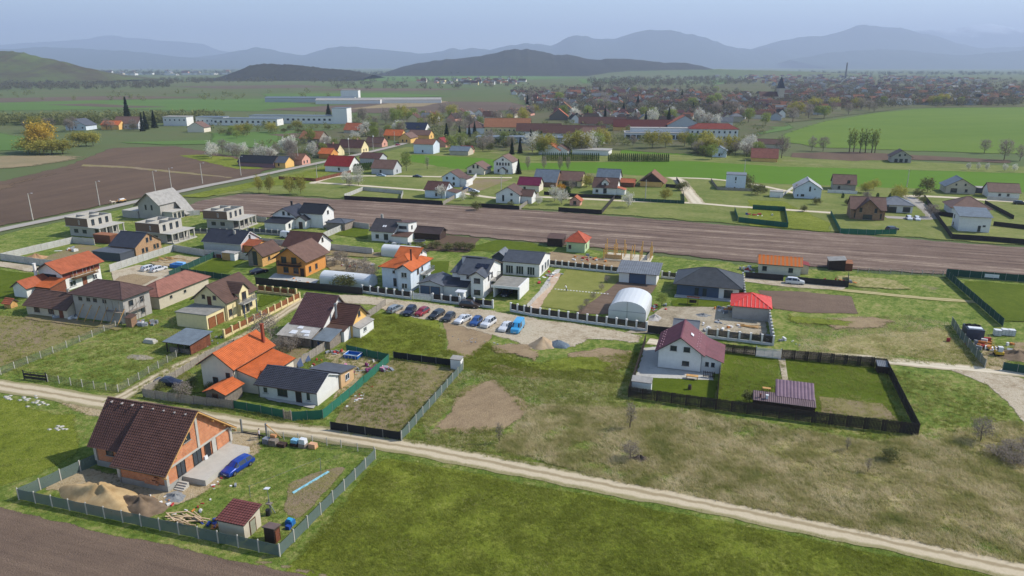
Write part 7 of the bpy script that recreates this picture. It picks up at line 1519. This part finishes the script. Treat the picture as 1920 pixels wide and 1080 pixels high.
A = works('glazed white greenhouse hall with stepped roof lights', (1172, 262), 56., 16., 5., .5, m_alum, r_pale, 'flat', 14, .8, 2.8, 3.2); block(A['T'], 4., 5., 54., 8., 8., 'flat', m_alum, r_pale, ov=.3, style='plain', wn='clerestory_wall')
A = works('white school with red mansard roof and rows of windows', (1292, 263), 34., 13., 8., 3.6, m_white, roofm('rust red mansard tile', '7d3c30'), 'hip', 9, 5.2, 1.5, 1.2, ang=GA + 10)
for k in range(9): win(A, 'f', 34 * (k + .5) / 9, 1.4, 1.2, 1.5, 1, 'd', sill=False)
works('long maroon roofed farm range behind the greenhouse hall', (1150, 246), 60., 11., 4., 5., m_yel, roofm('dull maroon farm tile', '5e312d'), 'gable', 0)
works('tall grey gabled barn with orange-brown roof by the school', (1252, 248), 26., 16., 6., 7., m_shade, r_terra, 'gable', 0, axis='y')
works('row of dark roofed farm buildings behind the stables', (1085, 240), 40., 11., 4., 5., m_adobe, r_brown, 'gable')
works('twin orange gabled barns behind the stables', (1030, 226), 18., 14., 4., 7., m_woodg, r_terra, 'gable', axis='y')
works('orange barn beyond the twin barns', (1040, 212), 20., 16., 4., 8., m_woodg, r_rust, 'gable', axis='y')
A = works('long white factory with square tower among the left fields', (468, 231), 80., 14., 7., .5, m_white, r_bluegr, 'flat', 16, 2.8, 1.8, 2.2); block(A['T'], 80.1, 0, 14., 14., 14., 'flat', m_white, r_bluegr, ov=.2, wn='tower_wall')
works('white two storey office block by the long white factory', (400, 235), 60., 14., 6., 1., m_white, r_bluegr, 'flat', 12, 2.4, 1.8, 2.)
works('white block with bluish roof at the factory lane', (368, 234), 26., 12., 7., 1., m_white, r_bluegr, 'flat', 6, 3.)
works('unfinished white house by the factory lane', (307, 236), 22., 12., 8., 1., m_white, r_pale, 'flat', 5, 4.5)
works('small beige house near the dark firs', (352, 248), 14., 11., 4., 4., m_beige, r_brown3, 'gable', axis='y')
works('light blue gabled house with dark roof by the far lane', (124, 244), 18., 14., 4., 5., m_blue, r_slate, 'gable', 3, axis='y')
works('ochre roadside shop beside the far lane', (190, 243), 16., 10., 4., 3., m_yel, r_orange, 'gable')
works('grey barn-like house beside the tall fir', (214, 242), 22., 12., 5., 5., m_shade, r_brown3, 'gable', 3)
works('long low white poultry shed among the far fields', (592, 195), 90., 16., 5., 2.5, m_white, r_pale, 'gable', ang=2)
works('second long white poultry shed among the far fields', (668, 194), 120., 16., 5., 2.5, m_white, r_pale, 'gable', ang=4)
works('blue grey warehouse among the far fields', (497, 192), 130., 18., 6., 2., m_shade, r_bluegr, 'gable', ang=0)
works('white silo block between the poultry sheds', (640, 190), 26., 16., 16., 1., m_white, r_pale, 'flat', ang=0)
T = thing('church', 'pale village church with dark spire above the far roofs', 'church', (1455, 192), 0); A = block(T, -26., -6., 26., 12., 9., 'gable', m_adobe, r_brown, 'x', 6., .5, .5, style='plain'); block(T, .1, -4.5, 9., 9., 20., 'none', m_adobe, r_dark, wn='tower_wall'); MB().hexa([(-.2, -4.8, 20.), (9.4, -4.8, 20.), (9.4, 4.8, 20.), (-.2, 4.8, 20.)], [(4.3, -.3, 36.), (4.9, -.3, 36.), (4.9, .3, 36.), (4.3, .3, 36.)]).build('spire', r_dark, T)
T = thing('factory_chimney', 'thin dark factory chimney rising from the far town', 'chimney', (1585, 147)); MB().tube([(0, 0, 0), (0, 0, 60)], [3.6, 2.4], 12).build('stack', M('dark chimney brick', '5a5450'), T); MB().tube([(0, 0, 60.05), (0, 0, 62)], 2.8, 12).build('cap', m_stone, T)

# scattered houses of the village and far town
ROOFS = [('red brown', roofm('far red brown tile', '5b4238', .8)), ('orange', roofm('far orange tile', '855741', .8)), ('dark brown', roofm('far dark brown tile', '3f3633', .8)), ('grey', roofm('far grey sheet', '6f7173', .6)), ('maroon', roofm('far maroon tile', '4f3236', .8))]
WALLS = [m_white, m_cream, m_beige, m_adobe, m_pink, m_shade]
PROTO = []
for i, (nm, rm) in enumerate(ROOFS):
    for j in range(4):
        L, D, h, ri = [(13, 9, 3.4, 4.), (10, 10, 4.4, 3.4), (18, 9, 3., 4.2), (11, 9, 5.6, 3.)][j]; T = Vector((0, 0)); e = link('village_house', None); A = block(e, -L / 2, -D / 2, L, D, h, 'gable' if j != 3 else 'hip', WALLS[(i * 2 + j) % 6], rm, 'x', ri, .5, .4, style='plain')
        for k in range(2): chimney(A, -L / 4 + k * L / 2, .8, h + ri * .4, h + ri + 1., .7, m_pink)
        PROTO.append((nm, e, A['wall'].data, A['roof'].data, [c.data for c in A['roof'].children]))
        for c in list(A['roof'].children): bpy.data.objects.remove(c)
        bpy.data.objects.remove(A['wall']); bpy.data.objects.remove(A['roof']); bpy.data.objects.remove(e)
def poly_in(pl, n, seed):
    r = np.random.RandomState(seed); A = np.array(pl, float); lo, hi = A.min(0), A.max(0); out = []
    while len(out) < n:
        Q = r.uniform(lo, hi, (200, 2)); out += [tuple(q) for q in Q[inside(Q, A)]]
    return out[:n]
ZONES = [([(770, 232), (900, 214), (1010, 210), (1010, 222), (900, 236), (800, 248)], 15, 1.), ([(1040, 215), (1160, 208), (1300, 215), (1400, 225), (1360, 238), (1200, 236), (1080, 232)], 30, 1.),
         ([(960, 180), (1110, 170), (1230, 172), (1330, 182), (1310, 205), (1130, 202), (990, 198)], 62, 1.1), ([(1300, 196), (1380, 180), (1700, 186), (1600, 205), (1480, 225), (1400, 228), (1330, 215)], 52, 1.05),
         ([(1440, 160), (1640, 150), (1900, 165), (2100, 180), (2100, 194), (1730, 197), (1500, 190)], 74, 1.2), ([(1330, 142), (1440, 139), (1600, 141), (1800, 150), (1660, 156), (1440, 158)], 40, 1.3), ([(780, 152), (960, 150), (1010, 158), (900, 160)], 14, 1.4), ([(180, 138), (440, 136), (440, 139), (190, 142)], 10, 2.4)]
placed = []
for zi, (pl, n, sc) in enumerate(ZONES):
    for q in poly_in(pl, n, 40 + zi):
        g = G(*q)
        if any((g - o).length < 14 * sc for o in placed): continue
        placed.append(g); nm, _, wm, rm_, ch = PROTO[rnd.choice((0, 0, 1, 2, 2, 3, 4)) * 4 + rnd.randrange(4)]; far = zi >= 4
        lab = 'small %s roofed house among the %s' % (nm, 'distant town roofs' if far else 'village gardens')
        o = link('village_house', None, None, (g.x, g.y, 0), R(GA + 10 * (zi % 3) + rnd.choice((0, 90)) + rnd.gauss(0, 6)), (sc, sc, sc * rnd.uniform(.9, 1.15))); tag(o, lab, 'house', '%s roofed houses of the %s' % (nm, 'distant town' if far else 'village'))
        link('wall', wm, o); r_ = link('roof', rm_, o)
        for c in ch: link('chimney', c, r_)
# past the individual houses the town is one mass of roofs
def town(zones, seed):
    b = MB(); r = random.Random(seed); mats = [m for _, m in ROOFS] + WALLS
    for pl, n, sc in zones:
        for q in poly_in(pl, n, seed + n):
            g = G(*q)
            if any(abs(g.x - o.x) + abs(g.y - o.y) < 13 for o in placed): continue
            placed.append(g); L, D, h, ri = r.uniform(9, 17) * sc, r.uniform(7, 10) * sc, r.uniform(3, 5) * sc, r.uniform(2.6, 4.2) * sc; a = R(GA + r.choice((0, 90)) + r.gauss(8, 8)); c, s_ = math.cos(a), math.sin(a); P = lambda x, y, z: (g.x + c * x - s_ * y, g.y + s_ * x + c * y, z)
            rm = r.choice((0, 1, 1, 2, 2, 3, 3, 4)); wm = 5 + r.randrange(6); x, y = L / 2, D / 2
            b.hexa([P(-x, -y, 0), P(-x, y, 0), P(-x, y, h), P(-x, 0, h + ri), P(-x, -y, h)], [P(x, -y, 0), P(x, y, 0), P(x, y, h), P(x, 0, h + ri), P(x, -y, h)], wm)
            for e in (-1, 1): b.hexa([P(-x - .4, e * (y + .5), h - .3), P(x + .4, e * (y + .5), h - .3), P(x + .4, 0, h + ri + .05), P(-x - .4, 0, h + ri + .05)], [P(-x - .4, e * (y + .5), h), P(x + .4, e * (y + .5), h), P(x + .4, 0, h + ri + .4), P(-x - .4, 0, h + ri + .4)], rm)
    o = b.build('distant_town', mats); o['kind'] = 'stuff'; o['label'] = 'crowded roofs of the distant town merging into one mass'
town([([(960, 176), (1110, 168), (1230, 170), (1340, 180), (1310, 207), (1130, 204), (990, 199)], 130, 1.), ([(1300, 196), (1380, 178), (1700, 186), (1560, 205), (1480, 222), (1400, 226), (1330, 215)], 150, 1.), ([(1440, 160), (1640, 150), (1900, 162), (2200, 178), (2200, 195), (1730, 198), (1500, 190)], 330, 1.05), ([(1330, 143), (1440, 140), (1600, 141), (1900, 152), (1660, 157), (1440, 158)], 170, 1.2), ([(1040, 216), (1300, 214), (1400, 224), (1360, 236), (1090, 231)], 40, .9), ([(760, 153), (960, 150), (1010, 158), (900, 161)], 50, 1.2)], 70)
# white halls on the far plain
for k in range(9):
    g = G(200 + k * 29 + rnd.uniform(-8, 8), 140.5 + rnd.uniform(-.8, .8)); o = link('warehouse', None, None, (g.x, g.y, 0), rnd.uniform(-.2, .2)); tag(o, 'long white hall on the far plain below the hills', 'warehouse', 'white halls on the far plain'); A = block(o, 0, 0, rnd.uniform(50, 130), 40, 9, 'flat', m_white, r_pale, ov=.5); 

# ------------------------------------------------------------------ trees and bushes
T_ = tree
for p in ((486, 363), (506, 363), (544, 366), (564, 365)): T_('willow', p, 'grey-green budding willow on the verge above the harrowed field', 6.5, 'budding willows on the verge', .55)
T_('golden', (82, 286), 'golden yellow willow among the reeds', 17, None, 1.25); T_('golden', (70, 284), 'golden yellow willow leaning behind its bigger twin', 12)
for p in ((55, 288), (75, 290), (98, 289), (118, 289)): T_('willow', p, 'yellow green willow bush in the reed bed', 7.5, 'willow bushes in the reeds', 1.9)
for p in ((148, 274), (162, 274), (175, 274)): T_('willow', p, 'olive green willow bush at the edge of the bare field', 8, 'willows at the bare field', 1.2)
T_('conifer', (242, 240), 'tall dark fir beside the grey barn-like house', 26); T_('conifer', (617, 224), 'dark spruce standing alone behind the factory', 15, None, 1.5); T_('conifer', (838, 267), 'dark spruce behind the tall pale house', 13, None, 1.3)
for p in ((268, 246), (274, 243), (290, 240)): T_('conifer', p, 'dark fir in the row by the far lane', 15, 'firs by the far lane')
for p in ((862, 262), (880, 258), (890, 252), (960, 290), (975, 288), (995, 270), (1000, 273)): T_('conifer', p, 'dark garden fir in front of the works buildings', 10, 'firs by the works')
for p in ((1592, 286), (1600, 286), (1612, 287), (1622, 287), (1634, 287), (1640, 287)): T_('poplar', p, 'slender bare poplar in the row before the wheat field', 14, 'poplars before the wheat')
T_('bare', (1465, 297), 'large bare tree at the end of the gardens before the wheat', 12); T_('bare', (1522, 283), 'thin bare tree by the bare strip', 8); T_('bare', (1543, 284), 'slight bare tree beside the bare strip', 8.5)
T_('bare', (1845, 288), 'dark bare tree at the ditch in the wheat', 8); T_('bare', (1882, 301), 'pale bare tree at the end of the wheat ditch', 11); T_('bare', (1912, 302), 'bare bushy tree behind the wheat ditch', 8)
for p in ((1815, 320), (1833, 320), (1850, 321), (1883, 322), (1901, 323)): T_('blossom', p, 'little blossoming fruit tree in the green strip', 3.6, 'fruit trees in the green strip', .7)
T_('fresh', (762, 321), 'reddish budding tree on the crop edge', 9, None, .8); T_('sapling', (801, 318), 'thin young tree standing on the crop edge', 6.5)
for p in ((990, 320), (1020, 321), (1050, 322), (1065, 322)): T_('bare', p, 'pale bare tree at the near edge of the crop', 7, 'bare trees at the crop edge', .55)
T_('bare', (497, 648), 'wide bare walnut tree beside the tin lean-to', 6, None, 1.1); T_('bare', (345, 752), 'bare grey bush before the plank fence', 3., None, 1.2)
T_('sapling', (1181, 804), 'slim yellowish sapling standing in the meadow', 4.2); T_('sapling', (936, 831), 'thin pale sapling before the bare earth patch', 3.2); T_('bare', (1182, 862), 'pale bare shrub beside the brush heap', 2.4, None, 1.3)
T_('bare', (1838, 828), 'spreading bare shrub in the dry meadow', 3.4, None, 1.2); T_('bush', (1668, 864), 'dark low shrub in the dry meadow', 1.5); T_('sapling', (1588, 845), 'broken dark stem in the dry meadow', 2.); T_('sapling', (1626, 886), 'thin dry weed stalk in the dry meadow', 2.2)
for p in ((1870, 855), (1895, 845), (1915, 860), (1930, 840), (1900, 870)): T_('bare', p, 'low purple-grey bramble thicket', 1.3, 'bramble thicket', 3.)
T_('forsythia', (1052, 362), 'bright orange yellow flowering bush beside the brown barn house', 3.2); T_('thuja', (1064, 366), 'dark round thuja beside the flowering bush', 3.6, None, 2.); T_('willow', (1100, 352), 'olive bush between brown barn house and dormer house', 5.)
T_('conifer', (972, 327), 'dark conifers beside the tall white gabled house', 7.5, None, 1.2); T_('bush', (1280, 358), 'bushy shrub at the chalet fence corner', 3.2); T_('bush', (1400, 352), 'dense shrub behind the white cube house', 4.5); T_('bush', (1420, 366), 'grey bush beside the white cube house', 3.6)
T_('willow', (1247, 378), 'pale willow in the long fenced garden', 4.5); T_('bare', (1745, 408), 'bare shrub at the lane bend', 4.5, None, 1.4); T_('bush', (1720, 372), 'blooming shrub at the gravel lane', 3.); T_('bush', (1738, 362), 'dark bush beside the pinkish block house', 5.)
T_('bush', (645, 540), 'bare bush row behind the greenhouse tunnel', 2.5, None, 1.5); T_('bare', (690, 525), 'tangled bare fruit tree behind the greenhouse', 4.); T_('bare', (668, 518), 'tangled bare fruit tree before the prefab wall', 4.); T_('bare', (650, 508), 'bare reddish shrub beside the prefab wall', 3.4)
T_('bush', (893, 395), 'scrubby bush at the white field house fence', 2.6); T_('blossom', (1010, 385), 'small pale blossoming tree in the rough grass', 3.4); T_('blossom', (868, 377), 'small pale tree on the rough grass', 3.); T_('bush', (1415, 640), 'small evergreen shrub in the pillar fence yard', 1.2)
T_('fresh', (1240, 575), 'small garden tree beside the rubble heap', 3.); T_('bush', (1405, 755), 'grey shrub beside the striped roof shed', 1.6); T_('bush', (1280, 640), 'shrub behind the maroon house', 1.4)
for p in ((612, 497), (628, 500), (640, 496), (655, 520), (676, 530), (684, 510), (697, 533), (630, 490), (702, 515)): T_('bare', p, 'reddish bare shrub in the scrub behind the greenhouse tunnel', rnd.uniform(2.2, 3.6), 'shrubs behind the greenhouse tunnel', 1.3)
for p in ((1100, 575), (1112, 562), (1128, 545), (1090, 586), (1138, 530)): T_('bare', p, 'low bare fruit bush along the edge of the big lawn', 1.6, 'bushes along the big lawn', 1.3)
for p in ((530, 655), (545, 660), (515, 662), (560, 652)): T_('bare', p, 'dry tangled shrub below the tin lean-tos', 2.4, 'shrubs below the tin lean-tos', 1.6)
for p in ((790, 470), (815, 466), (840, 470), (862, 468), (880, 470)): T_('bush', p, 'brownish bush in the hedge behind the white modern house', 1.8, 'hedge behind the white modern house', 1.5)
for p in ((360, 725), (300, 735), (395, 735)): T_('bush', p, 'low green garden shrub by the beige house', 1.3, 'shrubs by the beige house')
for p in ((1580, 372), (1600, 377), (1625, 370), (1645, 372), (1668, 372)): T_('thuja', p, 'small dark thuja along the lane by the mauve roofed house', 2.2, 'thujas along the lane', 1.3)

# thuja nursery row and cypress hedge
for i in range(62):
    x = 1018 + i * 3.85
    if 1122 < x < 1138: continue
    T_('thuja', (x, 301.5 + .04 * i), 'clipped thuja in the long nursery row behind the crop', 4.6, 'thuja nursery row', .55)
for i in range(8): T_('thuja', (667 + i * 4.2, 322 - i * .5), 'dark cypress in the short hedge of the plum roofed house', 4., 'cypress hedge', 1.)
n_t = 0
def wood(pl, n, kinds, hs, where, seed, wmul=1.):
    global n_t
    for q in poly_in(pl, n, seed):
        k = rnd.choice(kinds); d = {'bare': 'bare grey-brown tree', 'blossom': 'white blossoming tree', 'fresh': 'fresh green budding tree', 'willow': 'olive yellow willow', 'conifer': 'dark conifer', 'bush': 'dark scrub bush', 'golden': 'golden willow'}[k]
        T_(k, q, '%s %s' % (d, where), rnd.uniform(*hs) * (1.3 if k == 'conifer' else .45 if k == 'bush' else 1), '%ss %s' % (d, where), wmul); n_t += 1
wood([(440, 300), (520, 270), (640, 262), (690, 268), (620, 295), (540, 312)], 22, ['bare', 'bare', 'blossom', 'fresh', 'willow'], (6, 10), 'in the gardens of the village row', 1)
wood([(380, 296), (450, 280), (470, 300), (400, 303)], 6, ['blossom', 'bare'], (6, 8), 'beside the ploughed field', 2)
wood([(640, 262), (740, 246), (800, 232), (760, 260), (700, 268)], 14, ['bare', 'fresh', 'blossom'], (7, 11), 'behind the asphalt road', 3)
wood([(840, 285), (960, 284), (990, 275), (900, 272), (850, 275)], 14, ['bush', 'blossom', 'fresh', 'bare', 'bush'], (7, 10), 'before the works shed', 4)
wood([(985, 285), (1110, 270), (1150, 275), (1120, 290), (1000, 292)], 18, ['blossom', 'fresh', 'willow', 'blossom'], (7, 11), 'by the tree nursery', 5)
wood([(1170, 272), (1330, 268), (1400, 285), (1450, 295), (1330, 300), (1300, 285), (1180, 276)], 26, ['fresh', 'blossom', 'bare', 'willow', 'bush'], (6, 10), 'before the school', 6)
wood([(770, 240), (1010, 212), (1020, 225), (860, 250)], 22, ['bare', 'fresh', 'bare', 'willow'], (7, 12), 'among the cream mill roofs', 7)
wood([(640, 232), (860, 212), (860, 222), (700, 240)], 16, ['fresh', 'willow', 'bare'], (8, 13), 'along the brown far field', 8)
wood([(1040, 218), (1400, 222), (1480, 228), (1400, 245), (1060, 236)], 26, ['bare', 'fresh', 'blossom', 'conifer'], (8, 13), 'among the maroon farm roofs', 9)
wood([(40, 240), (300, 234), (300, 244), (60, 252)], 14, ['bare', 'willow', 'bush', 'fresh'], (7, 11), 'along the far lane', 10, 1.2)
wood([(420, 250), (610, 238), (620, 247), (440, 262)], 14, ['willow', 'bush', 'bush', 'fresh'], (5, 8), 'in the meadow below the white factory', 16, 1.2)
wood([(960, 175), (1340, 172), (1480, 200), (1350, 222), (1000, 208)], 44, ['bare', 'bare', 'fresh', 'conifer'], (9, 15), 'between the village roofs', 11, 1.2)
wood([(1480, 200), (1720, 196), (1900, 196), (1720, 203), (1560, 222), (1480, 232)], 26, ['bare', 'fresh', 'willow', 'bare'], (9, 14), 'behind the wheat field', 12, 1.2)

wood([(650, 330), (960, 330), (1290, 345), (1290, 392), (900, 390), (650, 368)], 16, ['bush', 'blossom', 'bush', 'bare'], (3.5, 5.5), 'around the houses beyond the harrowed field', 13)
wood([(1330, 345), (1560, 350), (1900, 372), (1900, 400), (1700, 380), (1500, 400)], 14, ['bush', 'bush', 'bare', 'willow'], (3.5, 5.5), 'around the plots by the gravel lanes', 14)
wood([(1300, 285), (1460, 290), (1440, 300), (1300, 298)], 14, ['bush', 'fresh', 'bare'], (5, 8), 'along the nursery end', 15, 1.2)
# the rest of the far trees is one mass of woodland: crowns scattered through the town and along the field edges
def mass(name, label_, zones, mat, seed):
    r = np.random.RandomState(seed); V = []
    for pl, n, rad in zones:
        for q in poly_in(pl, n, seed + len(pl)):
            g = G(*q); R_ = rad * r.uniform(.6, 1.3); m = 70; c = r.normal(0, 1, (m, 3)); c /= np.linalg.norm(c, axis=1)[:, None]; c *= R_ * r.uniform(.55, 1., (m, 1)); c[:, 2] = c[:, 2] * .8 + R_; c[:, 0] += g.x; c[:, 1] += g.y
            d = r.normal(0, 1, (m, 3)) * R_ * .2; e = r.normal(0, 1, (m, 3)) * R_ * .2; V.append(np.stack([c, c + d, c + e], 1).reshape(-1, 3))
    V = np.concatenate(V); me = bpy.data.meshes.new(name); me.from_pydata(V.tolist(), [], np.arange(len(V)).reshape(-1, 3).tolist()); me.materials.append(mat); o = link(name, me); o['kind'] = 'stuff'; return o
mass('distant_woodland', None, [([(960, 165), (1340, 165), (1500, 195), (1400, 225), (1000, 210)], 700, 4.8), ([(1430, 150), (1660, 143), (2200, 160), (2200, 197), (1720, 201), (1480, 210)], 1500, 5.2), ([(1100, 150), (1330, 146), (1440, 158), (1110, 166)], 300, 7), ([(560, 150), (980, 148), (1000, 165), (640, 170)], 130, 6), ([(0, 158), (320, 156), (320, 166), (0, 170)], 300, 6), ([(300, 150), (700, 146), (640, 152), (320, 158)], 220, 6)], leafm('distant grey brown woodland', '6f6a58', '565343'), 3)
mass('distant_woodland', None, [([(0, 176), (560, 170), (700, 186), (400, 192), (0, 190)], 45, 4), ([(380, 240), (620, 215), (760, 214), (620, 245), (420, 262)], 70, 2.6), ([(0, 228), (420, 222), (420, 228), (0, 237)], 300, 4.5), ([(760, 240), (1440, 228), (1440, 262), (1150, 275), (860, 280)], 220, 2.8), ([(420, 300), (520, 262), (700, 255), (620, 300)], 50, 2.4)], leafm('distant olive scrub', '8a8c58', '6f7348'), 5)
mass('distant_woodland', None, [([(0, 134), (520, 132), (960, 138), (1400, 136), (1920, 138), (1920, 142), (0, 142)], 900, 9)], leafm('far blue grey woodland', '65695c', '54594e'), 6)

# ------------------------------------------------------------------ grass
EXC = [[(800, 808), (872, 740), (918, 712), (955, 742), (985, 775), (962, 800), (870, 803)], [(-500, 640), (-200, 680), (0, 712), (180, 742), (450, 785), (830, 840), (1000, 874), (1300, 930), (1920, 1058), (2500, 1180), (2500, 1220), (1920, 1085), (1300, 953), (1000, 895), (830, 862), (450, 806), (180, 763), (0, 735), (-500, 672)],
       [(160, 880), (228, 915), (338, 920), (440, 840), (380, 790), (240, 800)], [(375, 740), (450, 775), (600, 770), (640, 735), (520, 700), (400, 690)], [(1205, 640), (1178, 745), (1340, 765), (1350, 690), (1340, 650)], [(515, 650), (610, 655), (670, 605), (560, 590)], [(325, 620), (400, 625), (490, 580), (400, 570)],
       [(40, 600), (150, 610), (245, 615), (380, 540), (60, 540)], [(500, 560), (960, 585), (1210, 620), (1205, 655), (990, 662), (720, 590), (560, 575)], [(835, 655), (836, 640), (834, 612), (928, 626), (903, 650), (880, 668)], [(-400, 905), (0, 945), (420, 1040), (640, 1083), (640, 1300), (-400, 1300)], [(1400, 740), (1525, 752), (1525, 800), (1400, 790)],
       [(60, 920), (165, 870), (330, 900), (440, 800), (495, 800), (430, 900), (300, 965)], [(1200, 655), (1760, 685), (1960, 700), (2000, 800), (1940, 820), (1850, 720), (1650, 690), (1200, 662)]]
EXC = [np.array([tuple(G(*p)) for p in e]) for e in EXC]
def grass(name, mat, zone, n, hh, wd, seed, lean=.5, B=4, spread=.09):
    r = np.random.RandomState(seed); A = np.array([tuple(G(*p)) for p in zone]); lo, hi = A.min(0), A.max(0); Q = np.zeros((0, 2))
    while len(Q) < n:
        q = r.uniform(lo, hi, (n * 2, 2)); q = q[inside(q, A)]; keep = r.rand(len(q)) < np.clip((90. / np.hypot(q[:, 0], q[:, 1])) ** 1.6, .12, 1)
        cl = np.sin(q[:, 0] * .9 + 2 * np.sin(q[:, 1] * .37)) + np.sin(q[:, 1] * 1.1 + 1.7 * np.sin(q[:, 0] * .43)) + np.sin(q[:, 0] * .21 + q[:, 1] * .17)
        q = q[keep & (cl + r.normal(0, 1.5, len(q)) > -1.)]
        for e in EXC: q = q[~inside(q, e)]
        Q = np.concatenate([Q, q])
    Q = Q[:n]; P = np.repeat(Q, B, 0) + r.normal(0, spread, (n * B, 2)); m = len(P); h = hh * r.uniform(.5, 1.4, (m, 1)); a = r.uniform(0, 6.283, m); d = np.stack([np.cos(a), np.sin(a)], 1) * wd
    ln = r.normal(0, lean, (m, 2)) * h + np.array([[-.35, .2]]) * h
    z0 = np.full((m, 1), .0); b0 = np.concatenate([P + d, z0], 1); b1 = np.concatenate([P - d, z0], 1); t = np.concatenate([P + ln, h], 1)
    V = np.stack([b0, b1, t], 1).reshape(-1, 3); me = bpy.data.meshes.new(name); me.vertices.add(len(V)); me.vertices.foreach_set('co', V.ravel().astype(np.float32)); nf = m
    me.loops.add(nf * 3); me.loops.foreach_set('vertex_index', np.arange(nf * 3, dtype=np.int32)); me.polygons.add(nf); me.polygons.foreach_set('loop_start', np.arange(0, nf * 3, 3, dtype=np.int32)); me.update(calc_edges=True); me.materials.append(mat)
    o = link(name, me); o['kind'] = 'stuff'; return o
def blade(name, stops, sc):
    m, n, b = newmat(name); v = coords(n); a = noise(n, v, sc, 4, .65); r = ramp(n, [(.3 + .4 * i / (len(stops) - 1), hexc(c)) for i, c in enumerate(stops)]); n.links.new(a.outputs[0], r.inputs[0]); n.links.new(r.outputs[0], b.inputs['Base Color']); b.inputs['Roughness'].default_value = .7; b.inputs['Specular IOR Level'].default_value = .15; glow(n, b, r.outputs[0], .5); return m
b_green = blade('green blades', ['6d7832', '848a40', '9d9f56', 'b8b07a'], .12); b_dry = blade('dry blades', ['868c4c', 'b2a972', 'd0c298', 'dccfaa'], .16); b_lush = blade('lush blades', ['747b2a', '898f39', 'a0a44f'], .3)
grass('grass', b_green, [(-300, 600), (230, 560), (700, 590), (1200, 650), (1560, 660), (1900, 640), (2300, 760), (2300, 1250), (1000, 1300), (-600, 1200)], 90000, .16, .02, 1)
grass('grass', b_dry, [(1000, 760), (1300, 770), (1640, 830), (1900, 790), (2200, 820), (2300, 1120), (1900, 1060), (1400, 960), (1100, 890), (930, 840)], 90000, .24, .022, 2, .8)
grass('grass', b_dry, [(780, 700), (1200, 680), (1180, 800), (1000, 860), (800, 830)], 14000, .2, .022, 3, .7)
grass('grass', b_lush, [(560, 1040), (712, 860), (1000, 910), (1400, 987), (1900, 1090), (2000, 1300), (500, 1300)], 80000, .10, .018, 4)
grass('grass', b_dry, [(1490, 600), (1700, 590), (1850, 620), (1900, 690), (1500, 670)], 12000, .24, .025, 5, .7)
# coarse tussocks
MEAD = [(-300, 600), (230, 560), (640, 660), (900, 690), (1200, 660), (1560, 670), (1900, 640), (2300, 760), (2300, 1150), (1900, 1060), (1000, 880), (450, 780), (0, 700)]
grass('tussock_grass', b_green, MEAD, 15000, .34, .03, 11, .6, 16, .17)
grass('tussock_grass', b_dry, [(1000, 760), (1300, 770), (1640, 830), (1900, 790), (2200, 820), (2300, 1120), (1900, 1060), (1400, 960), (1100, 890), (930, 840)], 12000, .42, .03, 12, .8, 16, .2)
grass('tussock_grass', b_lush, [(560, 1040), (712, 860), (1000, 910), (1400, 987), (1900, 1090), (2000, 1300), (500, 1300)], 9000, .2, .025, 13, .6, 14, .15)
grass('tussock_grass', b_lush, [(640, 655), (700, 590), (830, 600), (1010, 690), (1200, 660), (1180, 720), (900, 700), (740, 668)], 3500, .34, .03, 14, .6, 16, .18)
